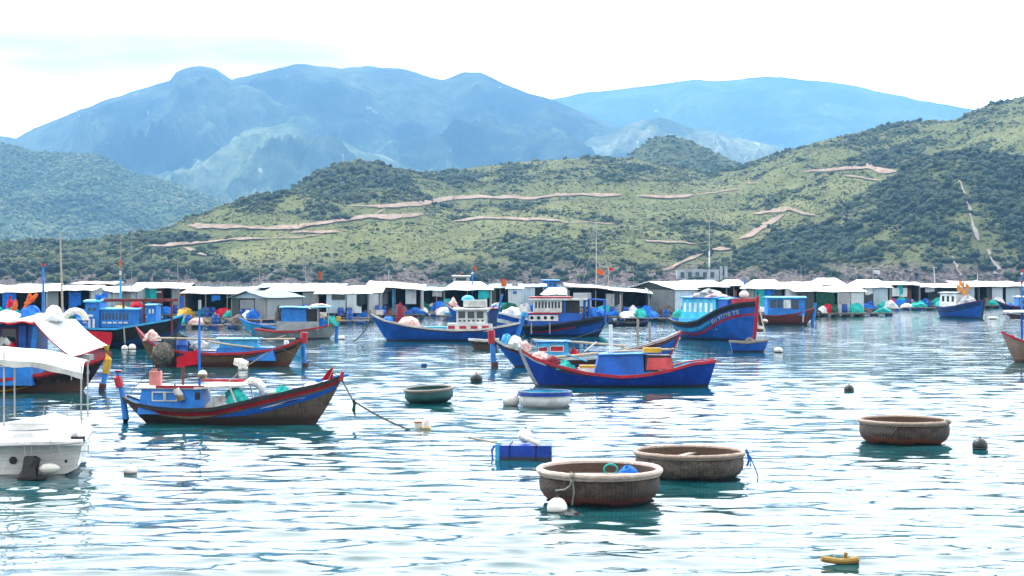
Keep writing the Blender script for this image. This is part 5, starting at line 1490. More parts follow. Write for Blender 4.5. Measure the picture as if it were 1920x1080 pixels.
b = side_boat('skiff', 'small worn blue skiff tied under the red stem', 'skiff', 1368, 1442, 661, [(1368, 640), (1400, 642), (1442, 637)], 1.1, 'R', 0, rl=0.2, rr=0.35, wl_=0.6, mats=('blue', 'wood', 'grey_wood'), gun='grey_wood', bul=0.18)
heap('net_heap', 'small grey heap in the worn blue skiff', 'gear', on(b, 0.0, 0, 0.55), 0.25, 0.2, 0.3, 'grey_net', 124)

# red-brown boat with light blue cabin
b = side_boat('fishing_boat', 'red brown boat with light blue window cabin beside the big blue bow', 'fishing boat', 1418, 1530, 609, [(1418, 590), (1450, 592), (1490, 589), (1530, 577)], 2.6, 'R', 0, rl=0.3, rr=0.9, wl_=0.5, mats=('red_hull', 'cabin_blue', 'wood'), gun='dark_red', bul=0.2)
X, Z = b.X, b.Z
cabin(b, X(1436), X(1506), 2.0, Z(592), Z(560), 'cabin_blue', 'sky_blue', 0.15, 0.12, [(X(1441), X(1452), Z(577), Z(563)), (X(1454), X(1464), Z(577), Z(563)), (X(1481), X(1494), Z(580), Z(563))], None, 1.0)
MB().bx(X(1466), X(1479), -1.03, -1.0, Z(578), Z(562)).build('door', M['white'], b.root, smooth=False)
b.rib_post([(X(1522), 0, -0.2), (X(1526), 0, Z(590)), (X(1529), 0, Z(568))], [0.2, 0.17, 0.12], 'cabin_blue')
r = MB().tube([on(b, X(1502), -1.25, Z(590)), on(b, X(1501), -1.3, Z(604))], 0.08, 6).build('fender_rope', M['grey_tarp']); tag(r, 'grey rag hanging down the red brown hull', 'rag')

# small bow-on boat with orange flags, right
b = bow_boat('fishing_boat', 'small blue boat bow-on with orange flags and red bow top', 1840, 597, 7.5, 2.6, -66, [(0, 1.2), (0.3, 1.1), (0.6, 1.3), (0.85, 1.7), (1, 2.0)], rr=0.5, rl=0.4, wl_=0.4, mats=('blue', 'sky_blue', 'wood'), gun='navy', bul=0.3, ends=2.8, tm=0.5)
b.stripe('navy', 0.0, 0.97, const(0.08), const(0.6)); b.stripe('red', 0.75, 0.99, const(-0.15), const(0.06), off=0.05)
MB().tube([b.pt(1, v, -1) + Vector((0.03, 0, 0)) for v in np.linspace(0.16, 1.05, 10)], 0.1, 7).build('stem', M['black'], b.root)
cabin(b, -2.6, 0.2, 1.7, 0.8, 2.6, 'white', 'grey', 0.15, 0.08, [(-2.2 + 0.8 * k, -1.8 + 0.8 * k, 1.7, 2.3) for k in range(3)], None, 0.95)
MB().tube([(0.4, 0, 1.0), (0.4, 0, 4.2)], 0.06, 6).build('mast', M['grey_wood'], b.root)
for i, (x, z, w_) in enumerate(((0.0, 3.5, 0.5), (0.5, 3.1, 0.55), (-0.4, 4.0, 0.45), (0.3, 3.7, 0.4))):
    def ff(u, v, x=x, z=z, w_=w_): return (x + w_ * u * 0.5, -0.6 + 0.3 * i + w_ * u, z - 0.6 * v - 0.25 * u + 0.06 * math.sin(5 * u))
    MB().cloth_grid(ff, 6, 4, 0.02).build('flag', cloth('cloth_amber', (0.78, 0.36, 0.08), (0.6, 0.2, 0.05)), b.root)
heap('bundle', 'white gear heap behind the orange flag boat bow', 'gear', on(b, 1.0, 0, 1.3), 0.8, 0.8, 0.9, 'grey_tarp', 131, 0.4)
# boat farther right
b = side_boat('fishing_boat', 'dark boat with red raised bow at the far right edge', 'fishing boat', 1867, 1960, 588, [(1867, 563), (1885, 573), (1920, 578), (1960, 576)], 2.6, 'L', 0, rl=1.5, rr=0.4, wr_=0.5, mats=('navy', 'blue', 'wood'), gun='dark_red', bul=0.3)
X, Z = b.X, b.Z
cabin(b, X(1905), X(1950), 1.8, 0.7, Z(558), 'cabin_blue', 'white', 0.15, 0.1, [(X(1909), X(1920), Z(570), Z(562))], 'white')
heap('bundle', 'blue bundle on the red raised bow boat', 'bundle', on(b, X(1892), 0, Z(578)), 0.6, 0.5, 0.6, 'blue_tarp', 132)
# pinkish boat cut by the right edge
b = side_boat('fishing_boat', 'pink brown boat with bright cyan deck cut by the right edge', 'fishing boat', 1877, 2070, 680, [(1877, 622), (1895, 633), (1920, 643), (1960, 647), (2010, 643), (2070, 625)], 2.4, 'L', 0, rl=0.75, rr=0.7, mats=('pink_hull', 'cyan', 'cyan'), gun='red', bul=0.4, ends=2.6)
X, Z = b.X, b.Z
b.stripe('sky_blue', 0.0, 1.0, const(-0.04), const(0.02), off=0.03)
MB().tube([(X(1915), -0.1, 0.5), (X(1915), -0.1, Z(586))], 0.06, 8).build('mast', M['blue'], b.root)
MB().slab([(X(1889), -0.8, Z(584)), (X(1990), -0.8, Z(583)), (X(1990), 0.8, Z(582)), (X(1889), 0.8, Z(583))], 0.08).build('canopy', M['white_cloth'], b.root, smooth=False)
MB().tube([(X(1980), -0.1, 0.5), (X(1980), -0.1, Z(586))], 0.06, 8).build('canopy_post', M['blue'], b.root)
heap('bundle', 'red and white bundle in the cyan deck boat', 'bundle', on(b, X(1899), 0.1, Z(642)), 0.2, 0.2, 0.3, 'red_cloth', 141)
cabin(b, X(1925), X(1985), 1.2, 0.6, Z(622), 'white', 'sky_blue', 0.1, 0.06, [(X(1930), X(1945), Z(640), Z(630))], 'cabin_blue')

# low dark skiffs
for (pa, pb, wl, tp, mt, gn, lb) in ((878, 936, 656, 637, 'black_hull', 'offwhite', 'black open skiff below the red stern post'), (1138, 1216, 612, 604, 'navy', 'black', 'long low navy skiff in front of the grey hanging sheet'),
                                     (1888, 1960, 597, 588, 'black_hull', 'grey', 'low black skiff near the red raised bow')):
    b = side_boat('skiff', lb, 'skiff', pa, pb, wl, [(pa, tp - 1), ((pa + pb) / 2, tp + 2), (pb, tp - 1)], 1.3, 'L', 0, rl=0.4, rr=0.3, wr_=0.4, mats=(mt, 'wood', 'grey_wood'), gun=gn, bul=0.15)
    for fx in (-0.25, 0.25): MB().box((fx * (b.xr - b.xl), 0, b.zs(0.5) - 0.06), (0.2, 1.0, 0.04)).build('thwart', M['grey_wood'], b.root, smooth=False)

b = side_boat('fishing_boat', 'turquoise boat partly hidden behind the white bundle at the left', 'fishing boat', 92, 196, 634, [(92, 612), (140, 619), (196, 610)], 2.2, 'R', 0, rl=0.6, rr=0.6, mats=('cyan', 'sky_blue', 'wood'), gun='white', bul=0.25)
heap('net_heap', 'teal and green net heap on the turquoise boat', 'fishing net', on(b, -0.3, 0, 0.5), 0.9, 0.5, 0.9, 'green_net', 161, 0.35)
heap('net_heap', 'grey net heap on the turquoise boat end', 'fishing net', on(b, 0.9, 0, 0.5), 0.6, 0.4, 0.7, 'grey_tarp', 162, 0.35)
# ------------------------------------------------------------------ rope coils, baskets and rigging on the decks
def coil(bt, x, y, z, r, lb, mt='rope'):
    o = MB()
    pts = []
    for i in range(60):
        a = i / 60 * 2 * PI * 4
        q = r * (0.75 + 0.25 * math.sin(i * 0.7))
        pts.append((q * math.cos(a), q * 0.8 * math.sin(a), 0.03 + 0.10 * i / 60))
    o = o.tube(pts, 0.03, 5).build('rope_coil', M[mt]); o.location = on(bt, x, y, z); tag(o, lb, 'rope')
def basket(bt, x, y, z, lb, mt='bamboo'):
    o = MB().lathe([(0.02, 0), (0.22, 0), (0.29, 0.25), (0.31, 0.26), (0.30, 0.23), (0.23, 0.03), (0.02, 0.03)], 16).build('basket', M[mt]); o.location = on(bt, x, y, z); tag(o, lb, 'basket')
def stay(bt, a, b_, lb, mt='dark_rope', r=0.012, sag=0.05):
    tag(MB().tube(sag_rope(on(bt, *a), on(bt, *b_), sag, 8), r, 5).build('rigging_line', M[mt]), lb, 'rope')
for k, (bt, short) in enumerate(((FB1, 'brown red flag boat'), (BOATS[0], 'ochre net sack boat'), (BOATS[1], 'blue white wheelhouse boat'), (BOATS[3], 'deep blue boat'), (BOATS[2], 'long blue boat'))):
    Lh = bt.xr
    for fx, lb in ((0.62, 'pale rope coil on the right end deck of the '), (-0.66, 'pale rope coil on the left end deck of the ')):
        t0 = bt.t_of(fx * Lh); coil(bt, fx * Lh, -0.05, max(bt.zs(t0) - bt.bul, 0.06) + 0.03, 0.22, lb + short)
    t0 = bt.t_of(0.45 * Lh); basket(bt, 0.42 * Lh, -0.35, bt.zs(t0) - bt.bul + 0.03, 'round bamboo basket on the deck of the ' + short)
stay(FB1, (FB1.X(381), -0.45, FB1.Z(575)), (FB1.X(640), 0, FB1.Z(708)), 'thin rigging line from the blue mast to the brown boat bow')
stay(FB1, (FB1.X(381), -0.45, FB1.Z(575)), (FB1.X(240), 0, FB1.Z(742)), 'thin rigging line from the blue mast to the brown boat stern')
stay(BOATS[3], (BOATS[3].X(1145), 0, BOATS[3].Z(612)), (BOATS[3].X(985), 0, BOATS[3].Z(663)), 'thin rigging line from the white mast to the deep blue bow')
stay(BOATS[3], (BOATS[3].X(1145), 0, BOATS[3].Z(612)), (BOATS[3].X(1330), 0, BOATS[3].Z(680)), 'thin rigging line from the white mast to the deep blue stern')
# ------------------------------------------------------------------ floating houses
HOUSE_N = 0
def house(short, label, pa, pb, top, eave, base, D, kind, roof, back, walls=(), clutter='', yaw=0.0, lean=0.0, apex=None, gable_mat=None, pitch_over=0.25, posts=3, side='wall_grey', float_mat=None):
    """Raft house: pa..pb = its width, top and eave = rows of its roof, base = row of its waterline in the photo."""
    global HOUSE_N
    HOUSE_N += 1
    rs = random.Random(HOUSE_N * 7 + 3)
    Y0 = depth(base); c = (pa + pb) / 2
    k = F / (Y0 + 1.2)
    wd = (pb - pa) / k
    t = thing('raft_house', label, 'floating house', (gx(c, Y0), Y0, 0), math.radians(yaw), 'floating raft houses')
    hx = wd / 2; dz = 0.42 + rs.uniform(0, 0.12); yf = 1.1
    X = lambda px: (px - c) / k
    ze = gz(eave, Y0 + yf); zt = gz(top, Y0 + yf + (D if kind == 'shed' else D / 2))
    zt = max(zt, ze + 0.12)
    # raft
    dk = MB(); nb = max(3, int(wd / 0.8))
    for i in range(nb):
        a = -hx - 0.2 + (wd + 0.4) * i / nb
        dk.bx(a, a + (wd + 0.4) / nb - 0.03, -0.15 + rs.uniform(-0.15, 0.1), D + yf + 0.2, dz - 0.08, dz + rs.uniform(-0.005, 0.012))
    dk.bx(-hx - 0.25, hx + 0.25, 0.0, 0.14, dz - 0.22, dz - 0.085); dk.bx(-hx - 0.25, hx + 0.25, D + 0.5, D + 0.64, dz - 0.22, dz - 0.085)
    dk.build('deck', M['grey_wood'], t, smooth=False)
    nf = max(2, min(9, int(wd / 1.15)))
    for i in range(nf):
        x = -hx + wd * (i + 0.5) / nf + rs.uniform(-0.1, 0.1)
        f_ = MB().tube([(x, -0.05, 0.08), (x, 0.05, 0.08), (x, D * 0.5, 0.08)], [0.24, 0.29, 0.29], 10)
        f_.build('float_drum', M[float_mat or ('barrel' if (i + HOUSE_N) % 3 else 'black_plastic')], t)
    # posts and walls
    for i in range(posts):
        x = -hx + 0.1 + (wd - 0.2) * i / max(1, posts - 1)
        MB().tube([(x, yf, dz), (x + rs.uniform(-0.04, 0.04), yf, ze)], 0.06, 6).build('post', M['grey_wood'], t)
    rise = (zt - ze)
    MB().bx(-hx, hx, D + yf - 0.08, D + yf, dz, (zt if kind == 'shed' else ze) - 0.06).build('back_wall', M[back], t, smooth=False)  # dark back materials put the shade of open interiors into colour
    for sx in (-1, 1):
        w_ = MB(); xo, xi = sx * hx, sx * (hx - 0.06)
        ya, yb = yf + (0.05 if side else 1.5), D + yf - 0.08
        zb_ = (zt if kind == 'shed' else ze) - 0.07
        w_.add([(xo, ya, dz), (xo, yb, dz), (xo, yb, zb_), (xo, ya, ze - 0.05), (xi, ya, dz), (xi, yb, dz), (xi, yb, zb_), (xi, ya, ze - 0.05)],
               [(0, 1, 2, 3), (7, 6, 5, 4), (0, 3, 7, 4), (1, 5, 6, 2), (3, 2, 6, 7), (0, 4, 5, 1)])
        w_.build('side_wall', M[side], t, smooth=False)
    for i, wl in enumerate(walls):
        a, b_, mt = X(wl[0]), X(wl[1]), wl[2]
        z1 = ze - 0.07 if len(wl) < 4 or wl[3] is None else gz(wl[3], Y0 + yf)
        z0 = dz if len(wl) < 5 else gz(wl[4], Y0 + yf)
        soft = mt in ('teal_tarp', 'green_tarp', 'grey_tarp', 'white_cloth', 'dark_tarp_and_shade', 'blue_tarp')
        if soft:
            def fn(u, v, a=a, b_=b_, z0=z0, z1=z1, i=i):
                return (a + (b_ - a) * u, yf - 0.08 + 0.07 * math.sin(u * 11 + i) * (0.4 + 0.6 * v), z1 - (z1 - z0) * v * (1 - 0.05 * math.sin(u * 6)))
            MB().cloth_grid(fn, 12, 5, 0.015).build('tarpaulin_wall', M[mt], t)
        else:
            wo = MB().bx(a, b_, yf - 0.075 - 0.004 * i, yf - 0.015, z0, z1).build('wall', M[mt], t, smooth=False)
            if len(wl) > 5:
                for (p, q, r0, r1, m2) in wl[5]:
                    MB().bx(X(p), X(q), yf - 0.12, yf - 0.07, gz(r1, Y0 + yf), gz(r0, Y0 + yf)).build('shutter' if m2 != 'black' else 'door', M[m2], wo, smooth=False)
    # roof
    ov = pitch_over; y0, y1 = yf - ov - 0.2, yf + D + ov
    def wob(u, v): return 0.035 * math.sin(u * 13 + HOUSE_N) + 0.03 * math.sin(v * 7 + u * 5 + HOUSE_N * 2) + lean * (u - 0.5)
    r = MB(); n_s = 1 if kind != 'shed' else max(1, int(wd / 3.2))
    if kind == 'shed':
        e = [-hx - ov] + sorted(-hx + wd * (q + 1) / n_s + rs.uniform(-0.4, 0.4) for q in range(n_s - 1)) + [hx + ov]
        for q in range(n_s):
            off = rs.uniform(-0.03, 0.10); fo = rs.uniform(-0.35, 0.25)
            def fn(u, v, q=q, off=off, fo=fo):
                xx = e[q] - 0.06 + (e[q + 1] - e[q] + 0.12) * u
                return (xx, y0 + fo + (y1 - y0 - fo) * v, ze + rise * v + off + wob((xx + hx) / wd, v))
            sh = MB().cloth_grid(fn, 6, 5, 0.05)
            sh.build('roof_sheet', M[rs.choice([roof, roof, roof, 'roof_pale', 'roof_rust']) if roof == 'roof_white' else roof], t)
    elif kind == 'gable_x':
        for sd in (0, 1):
            def fn(u, v, sd=sd):
                yy = y0 + (y1 - y0) / 2 * v if sd == 0 else (y0 + y1) / 2 + (y1 - y0) / 2 * v
                return (-hx - ov + (wd + 2 * ov) * u, yy, (ze + rise * v if sd == 0 else zt - rise * v) + wob(u, v))
            MB().cloth_grid(fn, 8, 4, 0.05).build('roof_sheet', M[roof], t)
        for sx in (-1, 1):
            MB().add([(sx * hx, y0 + 0.3, ze - 0.05), (sx * hx, y1 - 0.3, ze - 0.05), (sx * hx, (y0 + y1) / 2, zt - 0.08), (sx * (hx - .05), y0 + 0.3, ze - 0.05), (sx * (hx - .05), y1 - 0.3, ze - 0.05), (sx * (hx - .05), (y0 + y1) / 2, zt - 0.08)],
                     [(0, 1, 2), (5, 4, 3), (0, 2, 5, 3), (1, 4, 5, 2), (0, 3, 4, 1)]).build('gable', M[gable_mat or side], t, smooth=False)
    elif kind == 'gable_y':
        ax = X(apex) if apex else 0.0
        for sd in (0, 1):
            def fn(u, v, sd=sd):
                xa, xb = (-hx - ov, ax) if sd == 0 else (ax, hx + ov)
                return (xa + (xb - xa) * u, y0 + (y1 - y0) * v, (ze + rise * u if sd == 0 else zt - rise * u) + wob(u, v) * 0.7)
            MB().cloth_grid(fn, 6, 6, 0.05).build('roof_sheet', M[roof], t)
        for yy in (yf - 0.04, D + yf - 0.1):
            MB().add([(-hx, yy, ze - 0.06), (hx, yy, ze - 0.06), (ax, yy, zt - 0.08), (-hx, yy + 0.06, ze - 0.06), (hx, yy + 0.06, ze - 0.06), (ax, yy + 0.06, zt - 0.08)],
                     [(0, 1, 2), (5, 4, 3), (0, 3, 4, 1), (1, 4, 5, 2), (2, 5, 3, 0)]).build('gable', M[gable_mat or 'wall_blue'], t, smooth=False)
    else:  # hip
        rw = wd * 0.28
        A = [(-hx - ov, y0, ze), (hx + ov, y0, ze), (hx + ov, y1, ze), (-hx - ov, y1, ze)]
        ym = (y0 + y1) / 2
        P, Q = (-rw, ym, zt), (rw, ym, zt)
        for quad in ((A[0], A[1], Q, P), (A[2], A[3], P, Q)):
            def fn(u, v, quad=quad):
                p_ = Vector(quad[0]).lerp(Vector(quad[1]), u).lerp(Vector(quad[3]).lerp(Vector(quad[2]), u), v)
                return p_ + Vector((0, 0, wob(u, v) * (1 - v) * 1.0))
            MB().cloth_grid(fn, 8, 4, 0.05).build('roof_sheet', M[roof], t)
        for tri in ((A[3], A[0], P), (A[1], A[2], Q)):
            a_ = [Vector(x) for x in tri]; b2 = [x - Vector((0, 0, 0.05)) for x in a_]
            MB().add(a_ + b2, [(0, 1, 2), (5, 4, 3), (0, 3, 4, 1), (1, 4, 5, 2), (2, 5, 3, 0)]).build('roof_sheet', M[roof], t, smooth=False)
    for i in range(int(wd / 3.0)):
        if rs.random() < 0.7 and back != 'wall_white':
            a = rs.uniform(-hx, hx - 1.2); w2 = rs.uniform(0.7, 1.5); dr = rs.uniform(0.4, 1.4); mt = rs.choice(['teal_tarp', 'blue_tarp', 'white_cloth', 'grey_tarp', 'blue_tarp', 'dark_tarp_and_shade', 'green_net'])
            def fn(u, v, a=a, w2=w2, dr=dr, i=i):
                return (a + w2 * u, yf - 0.14 - 0.03 * i + 0.06 * math.sin(u * 9 + i), ze - 0.1 - dr * v * (1 + 0.12 * math.sin(u * 5 + i)))
            MB().cloth_grid(fn, 8, 4, 0.012).build('hanging_cloth', M[mt], t)
    # loose things on the deck
    Rm = Matrix.Rotation(math.radians(yaw), 3, 'Z')
    def at(x, y, z=None): return Vector(t.location) + Rm @ Vector((x, y, dz + 0.012 if z is None else z))
    free = [(-hx + wd * (i + 0.5) / 12) for i in range(12)]
    rs.shuffle(free)
    spec = {'b': 'barrel', 'n': ('teal_net', 'fishing net', 'teal net heap'), 'g': ('grey_net', 'fishing net', 'grey net heap'), 'w': ('white_cloth', 'tarpaulin', 'white tarpaulin heap'), 'k': ('green_net', 'fishing net', 'dark green net mound'),
            'u': ('blue_tarp', 'tarpaulin', 'blue tarpaulin bundle'), 'r': ('red_cloth', 'cloth', 'red cloth bundle'), 'y': ('yellow', 'bundle', 'yellow bundle'), 'f': 'foam', 'o': ('white_net', 'fishing net', 'pale pink net heap'), 'd': 'basin', 't': 'tyre', 'p': 'plank', 'c': 'crate'}
    if clutter is not None: clutter = clutter + rs.choice(['bgfun', 'buwgd', 'gbnou', 'ubcng', 'bkwun', 'fgbbu', 'bbguw'])
    cnt = {q: clutter.count(q) for q in clutter}
    for i, q in enumerate(clutter):
        x = free[i % 12]; y = rs.uniform(0.35, 0.95) if i % 3 else rs.uniform(1.5, 3.0)
        s_ = spec[q]
        if q == 'b':
            drum_at(at(x, y), f'upright blue barrel on the deck of the {short}', 'barrel', 0.29, 0.9, f'barrels on the deck of the {short}' if cnt['b'] > 1 else None)
        elif q == 'f':
            o = thing('foam_box', f'white foam box on the deck of the {short}', 'foam box', at(x, y), rs.uniform(-0.4, 0.4), f'foam boxes on the {short}' if cnt['f'] > 1 else None)
            MB().box((0, 0, 0.2), (0.75, 0.5, 0.4)).build('body', M['foam'], o, smooth=False); MB().box((0, 0, 0.44), (0.8, 0.55, 0.07)).build('lid', M['foam'], o, smooth=False)
        elif q == 'c':
            o = MB(); o.bx(-0.35, 0.35, -0.25, 0.25, 0, 0.06)
            for z in (0.14, 0.28): o.bx(-0.35, 0.35, -0.25, -0.21, z - 0.05, z + 0.05); o.bx(-0.35, 0.35, 0.21, 0.25, z - 0.05, z + 0.05); o.bx(-0.35, -0.31, -0.21, 0.21, z - 0.05, z + 0.05); o.bx(0.31, 0.35, -0.21, 0.21, z - 0.05, z + 0.05)
            for xx in (-0.33, 0.33): o.bx(xx - 0.018, xx + 0.018, -0.205, -0.17, 0.06, 0.34); o.bx(xx - 0.018, xx + 0.018, 0.17, 0.205, 0.06, 0.34)
            o = o.build('fish_crate', M['orange' if HOUSE_N % 2 else 'yellow'], smooth=False); o.location = at(x, y); o.rotation_euler.z = rs.uniform(-0.5, 0.5)
            tag(o, f"{'orange' if HOUSE_N % 2 else 'yellow'} slatted crate on the deck of the {short}", 'crate', f'crates on the {short}' if cnt[q] > 1 else None)
        elif q == 'd':
            o = MB().lathe([(0.02, 0.02), (0.33, 0.02), (0.42, 0.26), (0.46, 0.27), (0.46, 0.24), (0.35, 0.0), (0.02, 0.0)], 20).build('basin', M['sky_blue']); o.location = at(x, y); tag(o, f'light blue basin on the deck of the {short}', 'basin', f'basins on the {short}' if cnt[q] > 1 else None)
        elif q == 't':
            o = MB().tube([(0.3 * math.cos(a), 0, 0.3 * math.sin(a)) for a in np.linspace(0, 2 * PI, 17)[:-1]], 0.1, 8, closed=True).build('tyre', M['black_plastic']); o.location = at(x, -0.28, dz - 0.05); tag(o, f'black tyre hung on the raft edge of the {short}', 'tyre')
        elif q == 'p':
            o = MB().tube([(0, 0, 0), (0.25, 0.1, 2.3)], 0.04, 6).build('pole', M['bamboo']); o.location = at(x, 0.5); tag(o, f'bamboo pole leaning on the front of the {short}', 'pole')
        else:
            heap('net_heap' if 'net' in s_[2] else 'bundle', f'{s_[2]} on the deck of the {short}', s_[1], at(x, y), rs.uniform(0.55, 1.0), rs.uniform(0.35, 0.5), rs.uniform(0.45, 0.95), s_[0], HOUSE_N * 31 + i, 0.28, f'{s_[2]}s on the {short}' if cnt[q] > 1 else None)
    return t

house('left edge open shed', 'open shed with flat white roof at the left edge', -60, 80, 533, 548, 604, 5, 'shed', 'roof_white', 'dark_tarp_and_shade', (), 'bngu')
house('low white lean-to', 'low white lean-to beside the left edge open shed', 83, 165, 537, 546, 607, 4.5, 'shed', 'roof_white', 'dark_tarp_and_shade', ((84, 104, 'wall_grey'),), 'gnwt')
house('high grey-roofed shed', 'shed with thin pale roof rising behind the blue gabled house', 134, 207, 529, 534, 593, 4, 'shed', 'roof_rust', 'wall_dark', (), '')
house('blue gabled house', 'pale blue gabled house behind the ornate blue cabin', 150, 206, 540, 548, 601, 4, 'gable_y', 'roof_pale', 'wall_blue', ((152, 204, 'wall_blue'),), '', gable_mat='wall_blue')
house('patched canvas house', 'house with ragged white roof left of the brown plank house', 178, 252, 537, 547, 599, 4, 'shed', 'roof_white', 'wall_grey', ((204, 240, 'grey_tarp'), (240, 250, 'wall_white')), 'o')
house('brown plank house', 'brown plank house with white roof and grey door bay', 247, 347, 530, 540, 597, 5, 'gable_x', 'roof_white', 'wall_brown', ((247, 302, 'wall_brown'), (318, 335, 'wall_grey'), (335, 346, 'wall_brown'), (276, 299, 'white', 546, 549)), 'bb', side='wall_brown')
house('long open shed', 'long open shed with white roof and dark green interior', 340, 464, 539, 552, 605, 5, 'shed', 'roof_white', 'green_tarp', ((333, 341, 'blue', 556, 580),), 'bbbnnrfy', posts=4)
house('grey gabled house', 'grey corrugated house with teal gabled roof turned to the left', 408, 496, 545, 558, 607, 5.2, 'gable_y', 'roof_teal', 'wall_grey', ((412, 430, 'wall_dark'), (432, 466, 'wall_grey', 562), (468, 494, 'wall_grey')), 'nb', yaw=-32, gable_mat='wall_blue')
house('faded blue roof shed', 'small shed with faded blue roof behind the grey gabled house', 485, 553, 532, 539, 590, 4, 'shed', 'roof_blue', 'wall_dark', (), '')
house('dark gap shed', 'narrow shed with white roof right of the grey gabled house', 500, 592, 540, 547, 598, 4.5, 'shed', 'roof_white', 'dark_tarp_and_shade', ((565, 590, 'wall_grey'),), 'bku')
house('shuttered white house', 'long white walled house with a dark shutter', 592, 690, 536, 550, 604, 5, 'shed', 'roof_white', 'wall_dark', ((610, 646, 'wall_blue', None, 587, ((620, 645, 551, 562, 'wall_dark'),)), (648, 676, 'wall_white', None, 587)), 'bt', posts=4)
house('back white roof shed', 'shed with higher pale roof behind the shuttered white house', 562, 640, 532, 540, 585, 4, 'shed', 'roof_pale', 'wall_grey', (), '')
house('grey and white panel house', 'grey and white panel house right of the shuttered white house', 677, 711, 538, 549, 599, 3.5, 'shed', 'roof_rust', 'wall_grey', ((678, 691, 'wall_grey'), (694, 708, 'wall_white')), 'bf')
house('white outhouse', 'tiny white outhouse cabin on the raft', 711, 725, 544, 548, 596, 1.4, 'shed', 'roof_white', 'wall_white', ((711, 725, 'wall_white'),), '', posts=2, side='wall_white')
house('blue post pavilion', 'open pavilion with white roof and thick blue post', 690, 789, 530, 541, 597, 4.5, 'shed', 'roof_white', 'dark_tarp_and_shade', ((734, 738, 'sky_blue'), (759, 779, 'wall_white', None, 570)), 'bbuofc', lean=-0.35)
house('low dark shed', 'low dark shed between the blue post pavilion and the hipped shed', 786, 850, 539, 546, 592, 4, 'shed', 'roof_teal', 'wall_dark', ((810, 828, 'grey_tarp', 546, 556),), 'uugw')
house('hipped white shed', 'hipped white roof shed above the white wheelhouse', 831, 920, 528, 543, 600, 4.5, 'hip', 'roof_white', 'dark_tarp_and_shade', ((900, 913, 'wall_white'), (833, 843, 'teal_tarp', 560)), 'bnd')
house('dark roofed hut', 'small hut with dark roof right of the hipped white shed', 921, 955, 533, 541, 592, 3.5, 'shed', 'roof_teal', 'wall_dark', ((922, 930, 'wall_dark'),), 'bw')
house('white box hut', 'white box hut with small blue window', 953, 978, 537, 541, 595, 2.5, 'shed', 'roof_blue', 'wall_white', ((953, 978, 'wall_white', None, 585, ((962, 969, 546, 551, 'blue'),)),), '', posts=2, side='wall_white')
house('pale blue hut', 'pale blue walled hut right of the white box hut', 977, 1021, 533, 538, 593, 3, 'shed', 'roof_blue', 'wall_blue', ((978, 1003, 'wall_blue'),), 'n')
house('white canvas cabin', 'low white canvas roofed cabin behind the white slatted cabin', 1018, 1070, 539, 552, 594, 3, 'hip', 'roof_white', 'wall_white', ((1019, 1066, 'white_cloth'),), '')
house('big sloping roof shed', 'big open shed with long roof sloping to the right', 1066, 1219, 538, 544, 602, 5, 'shed', 'roof_white', 'dark_tarp_and_shade', ((1137, 1166, 'grey_tarp', 551, 586), (1085, 1110, 'wall_blue', 555, 575)), 'kkbbnnyuwfc', lean=-0.62, posts=4)
house('dark gabled barn', 'large barn with dark gable and white roof turned to the left', 1158, 1262, 527, 542, 599, 6, 'gable_y', 'roof_white', 'wall_dark', ((1160, 1205, 'wall_dark'), (1206, 1260, 'wall_grey')), 'bdn', yaw=-36, gable_mat='wall_dark', side='wall_blue')
house('teal net shed', 'wide open shed with hipped white roof and teal nets', 1262, 1366, 525, 538, 598, 5, 'hip', 'roof_white', 'green_tarp', ((1275, 1322, 'teal_tarp', 541, 548), (1250, 1262, 'wall_white', 545)), 'nnkfwbdu')
house('right peak roof shed', 'pale peaked roof shed left of the blue pole', 1355, 1401, 524, 536, 590, 4, 'hip', 'roof_pale', 'dark_tarp_and_shade', (), 'bu')
house('teal tarp hut', 'hut with teal tarpaulin front and hipped white roof', 1404, 1476, 524, 541, 594, 4, 'hip', 'roof_white', 'wall_grey', ((1406, 1417, 'wall_grey'), (1418, 1447, 'teal_tarp'), (1450, 1468, 'wall_dark')), '')
house('plain white hut', 'plain white walled hut right of the teal tarp hut', 1470, 1541, 529, 538, 588, 4, 'shed', 'roof_rust', 'wall_grey', ((1471, 1500, 'wall_white'),), '')
house('high back hut', 'hut with upturned white roof standing highest at the back', 1526, 1588, 521, 534, 577, 4, 'hip', 'roof_white', 'wall_grey', (), '')
house('dark green front house', 'long house with green tarpaulin front and white end wall', 1496, 1624, 536, 547, 594, 5, 'shed', 'roof_white', 'wall_dark', ((1500, 1530, 'wall_dark'), (1533, 1568, 'green_tarp'), (1574, 1597, 'wall_white', None, 588), (1599, 1623, 'wall_white', None, 588)), 'gwrt', posts=4, float_mat='black_plastic')
house('pale end wall house', 'house with hipped white roof and pale blue end wall', 1600, 1674, 524, 539, 585, 4.5, 'hip', 'roof_white', 'wall_dark', ((1625, 1640, 'wall_dark'), (1641, 1668, 'wall_blue')), 'undf')
house('white cloth shed', 'low dark shed hung with white cloth', 1673, 1729, 529, 535, 580, 4, 'shed', 'roof_pale', 'wall_dark', ((1676, 1704, 'white_cloth', 540, 556), (1700, 1712, 'brown_wood', 543)), 'uurwbnf')
house('dark netted house', 'house with dark net front and thin white roof', 1728, 1801, 532, 539, 579, 4.5, 'shed', 'roof_white', 'wall_dark', ((1743, 1799, 'dark_tarp_and_shade'),), 'owuc')
house('long pale house', 'long pale walled house behind the orange flag boat', 1800, 1918, 528, 538, 578, 5, 'shed', 'roof_white', 'wall_dark', ((1801, 1831, 'wall_blue'), (1854, 1862, 'wall_dark'), (1864, 1884, 'wall_white'), (1890, 1916, 'wall_blue')), 'bng', posts=4)
house('right edge house', 'white roofed house cut by the right edge', 1918, 2010, 530, 538, 577, 5, 'shed', 'roof_white', 'wall_grey', ((1924, 1960, 'wall_white'),), 'b')

